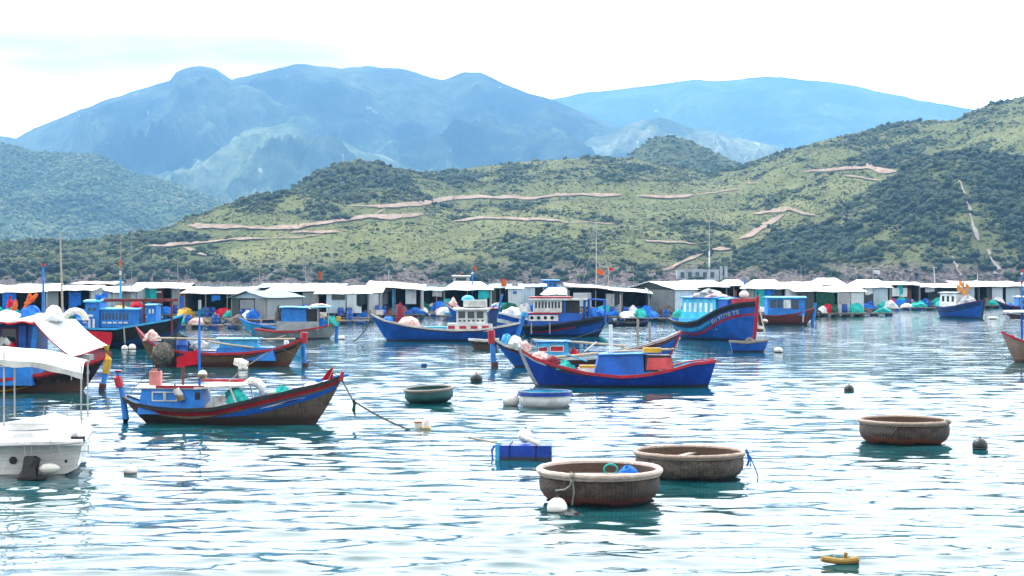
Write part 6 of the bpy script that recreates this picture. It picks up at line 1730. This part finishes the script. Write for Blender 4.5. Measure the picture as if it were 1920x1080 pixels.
# ------------------------------------------------------------------ walkway rafts
def walkway(pa, pb, wl, label, short, clutter):
    Y0 = depth(wl); c = (pa + pb) / 2; k = F / Y0; wd = (pb - pa) / k
    rs = random.Random(int(pa))
    t = thing('walkway_raft', label, 'raft', (gx(c, Y0), Y0, 0), 0, 'walkway rafts')
    d = MB()
    for i in range(4): d.bx(-wd / 2, wd / 2, 0.02 + 0.42 * i, 0.36 + 0.42 * i, 0.30, 0.36 + rs.uniform(0, 0.02))
    for i in range(int(wd / 1.5) + 1): d.bx(-wd / 2 + 1.5 * i, -wd / 2 + 1.5 * i + 0.1, 0.0, 1.7, 0.22, 0.298)
    d.build('deck', M['grey_wood'], t, smooth=False)
    n = min(14, max(3, int(wd / 1.3)))
    for i in range(n):
        x = -wd / 2 + wd * (i + 0.5) / n
        MB().tube([(x - 0.4, 0.55, 0.04), (x - 0.36, 0.55, 0.04), (x + 0.36, 0.55, 0.04), (x + 0.4, 0.55, 0.04)], [0.2, 0.27, 0.27, 0.2], 10).build('float_drum', M['barrel' if rs.random() < 0.7 else 'black_plastic'], t)
    spec = {'n': ('teal_net', 'teal net heap'), 'g': ('grey_net', 'grey net heap'), 'w': ('white_cloth', 'white tarpaulin heap'), 'u': ('blue_tarp', 'blue tarpaulin bundle'), 'o': ('white_net', 'pale pink net heap'), 'k': ('green_net', 'dark green net mound')}
    for i, q in enumerate(clutter):
        x = -wd / 2 + wd * (i + 0.6) / (len(clutter) + 0.2); p_ = Vector((gx(c, Y0) + x, Y0 + 0.8, 0.385))
        if q == 'b': drum_at(p_, f'blue barrel standing on the {short}', group=f'barrels on the {short}' if clutter.count('b') > 1 else None)
        elif q == 'p':
            for j in range(1):
                o = MB().tube([(0, 0, -0.6), (0.03, 0, 1.9)], 0.06, 6).build('pole', M['grey_wood']); o.location = p_; tag(o, f'grey stake standing in the {short}', 'pole')
        else: heap('net_heap' if 'net' in spec[q][1] else 'bundle', f'{spec[q][1]} on the {short}', 'fishing net' if 'net' in spec[q][1] else 'tarpaulin', p_, rs.uniform(0.6, 1.1), 0.5, rs.uniform(0.4, 0.8), spec[q][0], int(pa) + i, 0.28, f'{spec[q][1]}s on the {short}' if clutter.count(q) > 1 else None)
walkway(322, 412, 617, 'walkway raft with blue drums behind the net sack boat', 'walkway raft behind the net sack boat', 'nbogb')
walkway(418, 512, 616, 'walkway raft in front of the grey gabled house', 'walkway raft before the grey gabled house', 'gp')
walkway(725, 852, 593, 'walkway raft before the blue post pavilion', 'walkway raft before the blue post pavilion', 'gwo')
walkway(1165, 1288, 603, 'walkway raft with nets before the dark gabled barn', 'walkway raft before the dark gabled barn', 'wnubn')
walkway(1600, 1682, 593, 'walkway raft ending in a teal float before the pale end wall house', 'walkway raft before the pale end wall house', 'gn')
walkway(1690, 1800, 582, 'walkway raft before the dark netted house', 'walkway raft before the dark netted house', 'wnbnu')
walkway(560, 690, 608, 'walkway raft below the shuttered white house', 'walkway raft below the shuttered white house', 'gb')
walkway(0, 140, 622, 'walkway raft behind the white sacks at left', 'walkway raft at the left edge', 'gukwn')

# ------------------------------------------------------------------ masts and poles above the roofs
def mast(px, top, base_wl, label, mat='grey_wood', r=0.05, arms=(), flag=None, z0=0.4, lean=0.0, stays=(), bands=()):
    Y = depth(base_wl) + 2.2; k = F / Y; zt = gz(top, Y)
    t = thing('mast', label, 'mast', (gx(px, Y), Y, z0))
    h = zt - z0
    MB().tube([(0, 0, 0), (lean * 0.5, 0, h * 0.5), (lean, 0, h)], [r, r * 0.85, r * 0.55], 7).build('pole', M[mat], t)
    for (a, b, row) in arms:
        z = gz(row, Y) - z0
        MB().tube([((a - px) / k, 0, z), ((b - px) / k, 0, z)], r * 0.6, 6).build('cross_arm', M[mat], t)
    for (m2, r0, r1) in bands:
        za, zb = gz(r0, Y) - z0, gz(r1, Y) - z0
        MB().tube([(lean * zb / h, 0, zb), (lean * za / h, 0, za)], r * 1.35, 7).build('painted_band', M[m2], t)
    for (sx, row) in stays:
        MB().tube([(0, 0, h * 0.95), ((sx - px) / k, 0.6, gz(row, Y) - z0)], 0.012, 4).build('stay_wire', M['metal'], t)
    if flag:
        m2, row, w_, hh = flag
        z = gz(row, Y) - z0
        def fn(u, v): return (r + w_ / k * u, 0.08 * math.sin(u * 6), z - hh / k * v - 0.12 * u)
        MB().cloth_grid(fn, 6, 4, 0.012).build('flag', M[m2], t)
    return t
mast(118, 436, 612, 'tall yellowish bamboo pole leaning left above the lean-to', 'bamboo', 0.11, lean=-0.25)
mast(81, 498, 640, 'blue pole with red tip behind the white sacks', 'cabin_blue', 0.11, bands=(('red', 494, 499),))
mast(226, 447, 640, 'thin grey pole with blue foot behind the ornate cabin', 'grey_wood', 0.06, bands=(('orange', 488, 500), ('white', 508, 516), ('sky_blue', 522, 562)))
mast(247, 362, 600, 'tallest thin dark pole over the left headland', 'grey_wood', 0.035)
mast(335, 488, 600, 'grey pole rising from the brown plank house end', 'grey_wood', 0.07, lean=-0.1)
mast(487, 491, 590, 'short grey pole behind the faded blue roof', 'grey_wood', 0.06)
mast(573, 500, 586, 'thin pole with white lamp behind the shuttered house', 'metal', 0.03, bands=(('white', 498, 502),))
mast(597, 508, 586, 'orange marker post above the back white roof', 'brown_wood', 0.05, flag=('orange', 509, 6, 14))
mast(729, 505, 594, 'pale grey post behind the blue post pavilion', 'metal', 0.08)
mast(886, 506, 600, 'blue mast with orange flag above the hipped shed', 'cabin_blue', 0.09, flag=('orange', 498, 5, 9), bands=(('white', 510, 514),))
mast(940, 521, 592, 'stick with orange flag above the dark roofed hut', 'brown_wood', 0.04, flag=('orange', 522, 9, 18))
mast(1118, 416, 600, 'very tall thin radio mast with stay wires', 'metal', 0.06, stays=((1062, 536), (1092, 536), (1150, 536)), arms=((1112, 1124, 424),), flag=('orange', 504, 13, 10))
mast(1141, 500, 600, 'short grey mast right of the radio mast', 'metal', 0.04, flag=('red_cloth', 501, 8, 5))
mast(1330, 410, 598, 'slim white radio mast over the teal net shed', 'metal', 0.055, bands=(('white', 470, 500), ('red', 408, 412)))
mast(1396, 523, 592, 'stout blue pole beside the peaked roof shed', 'cabin_blue', 0.16)
mast(1425, 505, 570, 'thin mast behind the teal tarp hut', 'metal', 0.03)
mast(1502, 498, 586, 'thin pole behind the plain white hut', 'metal', 0.03)
mast(1637, 503, 582, 'pole with square white frame above the pale end wall house', 'metal', 0.07, arms=((1632, 1650, 503), (1636, 1650, 512)), flag=('white_cloth', 506, 12, 7))
mast(1755, 499, 578, 'leaning grey pole with crosspiece above the dark netted house', 'metal', 0.09, arms=((1749, 1757, 502),), lean=-0.3)
mast(1833, 511, 577, 'short grey pole above the long pale house', 'metal', 0.09)
mast(1916, 505, 596, 'mast with red and white marker at the right edge', 'cabin_blue', 0.1, bands=(('red', 505, 510), ('white', 511, 515), ('red', 527, 532)))

for px, top, wl in ((20, 518, 604), (60, 522, 600), (152, 512, 598), (196, 516, 596), (283, 510, 596), (352, 520, 602), (420, 514, 600), (533, 512, 592), (629, 515, 590), (668, 508, 594), (770, 512, 594), (812, 516, 590),
                    (905, 514, 592), (970, 510, 590), (1010, 517, 592), (1086, 514, 598), (1190, 508, 596), (1226, 512, 596), (1290, 514, 598), (1456, 512, 590), (1560, 508, 580), (1606, 512, 584), (1700, 514, 580), (1790, 512, 578), (1880, 514, 578)):
    t_ = mast(px, top + 4, wl, 'thin grey stake standing up between the white raft roofs', 'grey_wood', 0.032, lean=random.uniform(-0.25, 0.25))
    t_['group'] = 'thin stakes among the raft houses'
# superstructure of a blue boat beyond the rafts
b = side_boat('fishing_boat', 'far blue boat with raised blue bridge above the white canvas cabin', 'fishing boat', 985, 1075, 579, [(985, 560), (1030, 563), (1075, 556)], 3.0, 'R', 0, rl=0.8, rr=0.9, mats=('blue', 'sky_blue', 'wood'), gun='red', bul=0.3)
X, Z = b.X, b.Z
cabin(b, X(1010), X(1050), 2.2, 0.8, Z(540), 'cabin_blue', 'cabin_blue', 0.2, 0.15, [(X(1014 + 9 * k), X(1020 + 9 * k), Z(555), Z(546)) for k in range(4)], 'sky_blue', 1.0)
cabin(b, X(1018), X(1045), 1.8, Z(539), Z(527), 'cabin_blue', 'cabin_blue', 0.25, 0.12, [(X(1021 + 8 * k), X(1026 + 8 * k), Z(536), Z(530)) for k in range(3)], 'sky_blue', 1.0, name='bridge')
b = side_boat('fishing_boat', 'far white boat with low grey bridge above the hipped shed', 'fishing boat', 830, 905, 576, [(830, 552), (870, 556), (905, 550)], 3.0, 'R', 0, rl=0.8, rr=0.9, mats=('grey', 'grey', 'wood'), gun='dark_red', bul=0.3)
X, Z = b.X, b.Z
cabin(b, X(850), X(880), 2.0, 0.8, Z(519), 'offwhite', 'offwhite', 0.2, 0.12, [(X(855), X(875), Z(526), Z(521))], 'white', 1.0)
MB().slab([(X(856), -0.5, Z(517)), (X(868), -0.5, Z(510)), (X(868), 0.5, Z(510)), (X(856), 0.5, Z(517))], 0.1).build('awning', M['pink'], b.root, smooth=False)

# roofless concrete building on the shore
Ys = 846.0
t = thing('concrete_building', 'roofless grey concrete building with a pillar on the far shore', 'building', (gx(1315, Ys), Ys, 0))
cX = lambda px: (px - 1315) / F * Ys
wz = gz(505, Ys)
w_ = MB(); w_.bx(cX(1270), cX(1348), 0, 0.6, -1, wz); w_.bx(cX(1270), cX(1270) + 0.6, 0.6, 7, -1, wz - 0.5); w_.bx(cX(1348) - 0.6, cX(1348), 0.6, 7, -1, wz - 0.3); w_.build('wall', M['concrete'], t, smooth=False)
for k in range(5): MB().bx(cX(1276 + 14 * k), cX(1283 + 14 * k), -0.04, 0.2, wz - 4.2, wz - 1.4).build('opening', M['wall_dark'], t, smooth=False)
for q in (1350, 1359): MB().bx(cX(q), cX(q + 5), -0.2, 1.2, -1, gz(499, Ys)).build('pillar', M['concrete'], t, smooth=False)
# ------------------------------------------------------------------ round basket boats
def basket_mat(name, c, c2, red=None, tarred=(0.03, 0.025, 0.022)):
    m, t, b = new_mat(name)
    co = nd(t, 'ShaderNodeTexCoord'); P = co.outputs['Object']
    sp = nd(t, 'ShaderNodeSeparateXYZ'); t.links.new(P, sp.inputs['Vector'])
    ang = mathn(t, 'ARCTAN2', sp.outputs['Y'], sp.outputs['X'])
    u = mathn(t, 'MULTIPLY', ang, 46.0); v = mathn(t, 'MULTIPLY', sp.outputs['Z'], 125.0)
    wv = mathn(t, 'MULTIPLY', mathn(t, 'SINE', mathn(t, 'ADD', u, v)), mathn(t, 'SINE', mathn(t, 'SUBTRACT', u, v)))
    mw = nd(t, 'ShaderNodeMapping'); mw.inputs['Scale'].default_value = (1, 1, 3.5); t.links.new(P, mw.inputs['Vector'])
    f1, r1 = noise_fac(t, mw.outputs['Vector'], 2.6, 7, 0.75, 0.38, 0.64)
    f2, r2 = noise_fac(t, P, 14.0, 5, 0.7, 0.45, 0.72)
    f3, r3 = noise_fac(t, P, 1.2, 4, 0.6, 0.35, 0.7)
    col = mixc(t, f1, c2, c)
    col = mixc(t, mathn(t, 'MULTIPLY', f2, 0.55), col, tuple(min(1, x * 1.5) for x in c))
    col = mixc(t, mathn(t, 'MULTIPLY', f3, 0.5), col, tarred)
    wn_ = nd(t, 'ShaderNodeMapRange'); wn_.inputs['From Min'].default_value = -0.7; wn_.inputs['From Max'].default_value = 0.5
    t.links.new(wv, wn_.inputs['Value'])
    col = mixc(t, mathn(t, 'MULTIPLY', mathn(t, 'SUBTRACT', 1.0, wn_.outputs['Result']), 0.22), col, tuple(x * 0.45 for x in c2))
    zz = mathn(t, 'ADD', sp.outputs['Z'], mathn(t, 'MULTIPLY', mathn(t, 'SUBTRACT', r3, 0.5), 0.30))
    if red:
        rr = nd(t, 'ShaderNodeMapRange', interpolation_type='SMOOTHSTEP'); rr.inputs['From Min'].default_value = 0.20; rr.inputs['From Max'].default_value = 0.15
        t.links.new(zz, rr.inputs['Value'])
        col = mixc(t, mathn(t, 'MULTIPLY', rr.outputs['Result'], 0.85), col, red)
    wl = nd(t, 'ShaderNodeMapRange', interpolation_type='SMOOTHSTEP'); wl.inputs['From Min'].default_value = 0.075; wl.inputs['From Max'].default_value = 0.02
    t.links.new(zz, wl.inputs['Value'])
    col = mixc(t, wl.outputs['Result'], col, (0.012, 0.012, 0.011))
    t.links.new(col, b.inputs['Base Color'])
    b.inputs['Roughness'].default_value = 0.7; b.inputs['Specular IOR Level'].default_value = 0.25
    bump(t, b, mathn(t, 'ADD', mathn(t, 'MULTIPLY', wv, 0.6), r2), 0.9, 0.012)
    return m
BASK = [basket_mat('tarred_basket', (0.10, 0.073, 0.054), (0.03, 0.023, 0.019), (0.15, 0.04, 0.03)),
        basket_mat('grey_basket', (0.135, 0.115, 0.095), (0.045, 0.038, 0.032)),
        basket_mat('brown_basket', (0.105, 0.079, 0.06), (0.028, 0.022, 0.018), (0.17, 0.045, 0.02))]
RIM = [wood('rim_bamboo_pale', (0.62, 0.52, 0.46), (0.28, 0.20, 0.16), 5), wood('rim_bamboo_brown', (0.46, 0.36, 0.30), (0.17, 0.12, 0.09), 5)]
INNER = wood('basket_inside', (0.17, 0.11, 0.075), (0.06, 0.04, 0.03), 6)
def coracle(label, pa, pb, wl, h, mat, rim, inner, bottom=0.78, tilt=(0, 0), rim_r=0.06, rz=0.0, sq=1.0, thwart=True):
    Y = depth(wl); R0 = (pb - pa) / 2 / F * Y
    Y += R0 * bottom; R = (pb - pa) / 2 / F * Y
    t = thing('basket_boat', label, 'basket boat', (gx((pa + pb) / 2, Y), Y, 0), rz, 'round basket boats')
    t.rotation_euler = (tilt[0], tilt[1], rz)
    rb = R - rim_r * 1.0
    pr = [(0.02, -0.30), (rb * bottom * 0.75, -0.26), (rb * bottom * 0.93, -0.12), (rb * bottom, 0.0), (rb * (0.42 * bottom + 0.58), h * 0.16), (rb * 0.985, h * 0.36), (rb * 1.0, h * 0.58), (rb * 0.99, h * 0.8), (rb * 0.965, h)]
    MB().lathe(pr, 64, sy=sq).build('basket', mat, t, angle=60)
    pi_ = [(rb * 0.94, h), (rb * 0.96, h * 0.7), (rb * 0.93, h * 0.4), (rb * 0.85, 0.06), (rb * 0.65, -0.05), (0.02, -0.08)]
    MB().lathe(pi_, 64, sy=sq).build('lining', inner, t, angle=60)
    rr = MB(); n = 72
    rg = random.Random(int(pa))
    rr.tube([((R - rim_r) * math.cos(2 * PI * i / n), sq * (R - rim_r) * math.sin(2 * PI * i / n), h + 0.005 * rg.uniform(-1, 1)) for i in range(n)], [rim_r * rg.uniform(0.93, 1.07) for _ in range(n)], 10, closed=True)
    rr.tube([((R - rim_r * 1.1) * math.cos(2 * PI * i / n), sq * (R - rim_r * 1.1) * math.sin(2 * PI * i / n), h - rim_r * 1.05) for i in range(n)], rim_r * 0.5, 8, closed=True)
    ro = rr.build('rim', rim, t)
    if thwart:
        w_ = R * 0.9
        MB().bx(-w_, w_, 0.25, 0.42, h - 0.16, h - 0.12).build('thwart', M['grey_wood'], t, smooth=False)
    t['R'] = R
    return t
cA = coracle('nearest dark basket boat with thick white rim and reddish bottom', 1005, 1243, 950, 0.62, BASK[0], RIM[0], INNER, 0.80, (0.01, 0.0), 0.062)
RA = cA['R']
MB().tube([(0.30 + 0.14 * math.cos(a) - 0.05, 0.35, 0.58 + 0.11 * math.sin(a)) for a in np.linspace(0, 2 * PI, 17)[:-1]], 0.02, 7, closed=True).build('hoop', M['teal_net'], cA)
o = heap('bundle', 'small blue cloth inside the nearest basket boat', 'cloth', cA.location + Vector((0.62, 0.5, 0.42)), 0.2, 0.15, 0.20, 'blue_tarp', 301, 0.3)
kn = MB()
xk = -0.62; yk = -math.sqrt(RA ** 2 - xk ** 2)
kn.tube([(xk - 0.02, yk + 0.16, 0.66), (xk, yk + 0.02, 0.71), (xk + 0.02, yk - 0.02, 0.60), (xk - 0.02, yk - 0.03, 0.45), (xk - 0.12, yk - 0.0, 0.37), (xk - 0.30, yk + 0.12, 0.33)], 0.017, 6)
kn.tube([(xk + 0.05, yk + 0.15, 0.66), (xk + 0.06, yk + 0.0, 0.70), (xk + 0.03, yk - 0.025, 0.58), (xk + 0.06, yk + 0.02, 0.3), (xk + 0.03, yk + 0.2, 0.04)], 0.02, 6)
kn.ball((xk + 0.02, yk - 0.01, 0.64), 0.055, (1, 1, 1), 8, 6)
kn.build('painter_rope', M['rope'], cA)
cB = coracle('wide grey basket boat behind the nearest one, blue rope at its right', 1187, 1398, 903, 0.55, BASK[1], RIM[1], INNER, 0.84, (0.0, 0.005), 0.05, 1.1)
RB = cB['R']; q = cB.location
o = MB(); xr = q.x + RB; yr = q.y - 0.15
o.tube([(xr - 0.02, yr, 0.62), (xr + 0.03, yr, 0.55), (xr + 0.05, yr - 0.05, 0.36), (xr + 0.0, yr - 0.05, 0.25)], 0.03, 6)
o.tube([(xr + 0.0, yr, 0.56), (xr + 0.10, yr - 0.05, 0.42), (xr + 0.08, yr - 0.05, 0.24)], 0.025, 6)
o.tube([(xr + 0.04, yr, 0.5), (xr + 0.16, yr - 0.05, 0.28), (xr + 0.25, yr - 0.1, 0.02), (xr + 0.20, yr - 0.1, -0.1)], 0.014, 6)
tag(o.build('mooring_rope', M['blue_tarp']), 'tangled blue rope on the right rim of the grey basket boat', 'rope')
cC = coracle('lone brown basket boat at right with slanting ribs on its side', 1609, 1782, 836, 0.60, BASK[2], RIM[1], INNER, 0.82, (0, 0), 0.05, 0.4)
RC = cC['R']
kn = MB()
for i in range(13):      # exposed slanting bamboo strips on its left side
    a0 = math.radians(186 + i * 4.2 - 22.9); a1 = a0 + 0.20
    kn.tube([((RC * 0.965) * math.cos(a1), (RC * 0.965) * math.sin(a1), 0.50), ((RC * 0.965) * math.cos((a0 + a1) / 2), (RC * 0.965) * math.sin((a0 + a1) / 2), 0.38), ((RC * 0.93) * math.cos(a0), (RC * 0.93) * math.sin(a0), 0.24)], 0.013, 5)
kn.build('bamboo_strip', M['grey_wood'], cC)
MB().ball((RC * math.cos(math.radians(-60)) * 0.97, RC * math.sin(math.radians(-60)) * 0.97, 0.63), 0.07, (1.5, 1, 1), 10, 8, 0.1).build('rope_knot', M['rope'], cC)
coracle('small dark teal basket boat tilted left of the white one', 757, 853, 757, 0.50, M['teal_hull'], M['grey_wood'], M['teal_hull'], 0.74, (0.04, -0.05), 0.045)
cW = coracle('small white basket boat with blue rim and blue inside', 971, 1073, 765, 0.50, paint('white_basket', (0.74, 0.76, 0.77), 0.5, (0.4, 0.3, 0.28), 0.35, 5, (0.25, 0.27, 0.27), 0.0, 0.1), M['navy'], M['cyan'], 0.84, (0, 0), 0.05)
RW = cW['R']
MB().lathe([(RW * 1.0, 0.40), (RW * 1.015, 0.41), (RW * 1.02, 0.46), (RW * 0.99, 0.47)], 56).build('blue_band', M['deep_blue'], cW)
t = thing('white_float', 'bulging white plastic float beside the white basket boat', 'float', W(958, 762) + Vector((0, 0.3, 0)))
MB().ball((0, 0, 0.18), 0.31, (1.0, 0.9, 0.85), 16, 11, 0.03).build('float', M['white_plastic'], t)
MB().tube([(0.2, 0, 0.35), (0.4, 0.1, 0.42)], 0.03, 6).build('rope_eye', M['rope'], t)

# ------------------------------------------------------------------ blue foam float with its ball and poles
Yf = depth(864); kf = F / Yf
t = thing('float_block', 'bright blue foam float block low in the water', 'float', (gx(984, Yf), Yf + 0.45, 0), math.radians(-3))
MB().box((0.02, 0, 0.155), (1.32, 0.85, 0.43)).build('body', M['deep_blue'], t, smooth=False)
MB().box((-0.66, 0, 0.18), (0.10, 0.87, 0.44)).build('end_wrap', M['sky_blue'], t, smooth=False)
st = MB()
for x in (-0.35, 0.3): MB().tube([(x, -0.445, -0.1), (x, -0.445, 0.385), (x + 0.02, 0.445, 0.39), (x, 0.445, -0.1)], 0.016, 5).build('strap', M['dark_rope'], t)
lp = MB().tube([(-0.73, -0.3, 0.36), (-0.80, -0.32, 0.25), (-0.78, -0.33, 0.0), (-0.70, -0.33, -0.1)], 0.03, 6).build('rope_loop', M['blue_tarp'], t)
t2 = thing('buoy', 'white ball buoy resting on the blue foam float', 'buoy', (gx(985, Yf), Yf + 0.5, 0.37))
MB().ball((0, 0, 0.20), 0.18, (1, 1, 1), 18, 12).build('float', M['white_plastic'], t2); MB().tube([(0, 0, 0.36), (0.02, 0, 0.41)], 0.03, 6).build('rope_eye', M['black_plastic'], t2)
o = MB().tube([(-0.22, 0, 0.13), (0.24, -0.12, -0.04)], 0.07, 10).build('foam_stick', M['foam']); o.location = (gx(993, Yf), Yf + 0.12, 0.46); tag(o, 'short white foam stick lying across the blue float', 'foam')
MB().tube([(-0.22, 0, 0.13), (-0.24, 0.005, 0.137)], 0.04, 8).build('hole', M['dark_rope'], o)
o = MB().tube([(0, 0, 0), (-0.8, -0.15, 0.17)], [0.022, 0.03], 7).build('pole', M['bamboo']); o.location = (gx(941, Yf), Yf + 0.2, 0.40); tag(o, 'thin bamboo pole sticking out left of the blue float', 'pole')
MB().ball((-0.8, -0.15, 0.17), 0.035, (1, 1, 1), 8, 6).build('end_knot', M['rope'], o)

# ------------------------------------------------------------------ buoys and drifting things
tA = buoy(1045, 962, 19, 'white ball buoy just before the nearest basket boat')
heap('weed_tuft', 'dark weed floating beside the white ball buoy', 'weed', W(1068, 968) + Vector((0, 0.05, 0.0)), 0.24, 0.14, 0.10, 'dark_rope', 310, 0.4)
buoy(893, 716, 12, 'black drum buoy left of the long blue boats', 'dark_ball', sc=(1, 1, 0.9))
buoy(1593, 735, 9.5, 'dark buoy with pale top beyond the lone basket boat', 'dark_ball')
buoy(1840, 844, 14.5, 'dark ball buoy right of the lone basket boat', 'dark_ball', up=0.55)
buoy(1460, 661, 8, 'white float right of the worn blue skiff', sc=(1.1, 1, 0.75))
buoy(243, 888, 13, 'cream dome buoy below the brown flag boat', sc=(1, 1, 0.95), up=0.3)
buoy(795, 687, 6, 'small blue and white buoy left of the black drum', 'blue', sc=(1, 1, 0.7))
buoy(640, 637, 6.5, 'white float beside the grey boat rudder', sc=(1, 1, 0.85))
buoy(233, 656, 6, 'left cream float under the navy boat rope')
buoy(247, 655, 7, 'right white float under the navy boat rope')
buoy(1523, 608, 5.5, 'pale orange buoy at the red brown boat rudder', 'foam')
buoy(1862, 599, 6, 'flat cream float beside the small bow-on boat', 'foam', sc=(1.5, 1, 0.5))
buoy(455, 694, 9, 'white foam float below the ochre boat mid hull', 'foam', sc=(1.4, 1, 1))
buoy(504, 684, 7, 'white foam float below the ochre boat bow rope', 'foam', sc=(1.5, 1, 0.8))
for i, (px, lb) in enumerate(((784, 'left white foam buoy with orange strap on the mooring rope'), (799, 'right white foam buoy with yellow foot on the mooring rope'))):
    p = W(px, 804 + i)
    t = thing('foam_float', lb, 'buoy', p + Vector((0, 0.15, 0)), 0.2 * i)
    MB().tube([(0, 0, -0.08), (0, 0, 0.0), (0, 0, 0.22), (0, 0, 0.28 + 0.04 * i)], [0.10, 0.125, 0.12, 0.07], 12).build('float', M['foam'], t)
    MB().tube([(0.128 * math.cos(a), 0.128 * math.sin(a), 0.19 - 0.15 * i) for a in np.linspace(0, 2 * PI, 15)[:-1]], 0.02, 6, closed=True).build('strap', M['orange'] if i == 0 else M['yellow'], t)
# yellow driftwood float
t = thing('driftwood', 'yellowed floating log with an upright stub, lowest in the picture', 'driftwood', W(1575, 1058) + Vector((0, 0, 0.045)), 0.06)
lg = paint('rotten_yellow', (0.36, 0.22, 0.05), 0.7, (0.035, 0.025, 0.015), 1.0, 9)
MB().tube([(-0.30, 0, 0.05), (-0.2, 0.01, 0.03), (0.0, 0, 0.0), (0.15, 0, 0.01), (0.27, 0.02, 0.02), (0.31, 0.02, 0.0)], [0.045, 0.055, 0.05, 0.055, 0.06, 0.035], 9).build('log', lg, t)
MB().tube([(0.08, 0, 0.02), (0.085, 0.01, 0.09), (0.10, 0.0, 0.14)], [0.04, 0.035, 0.03], 8).build('stub', lg, t)

dupl = {k: v for k, v in LABELS.items() if len(v) > 1}
print('DUP', {k: len(v) for k, v in dupl.items()})
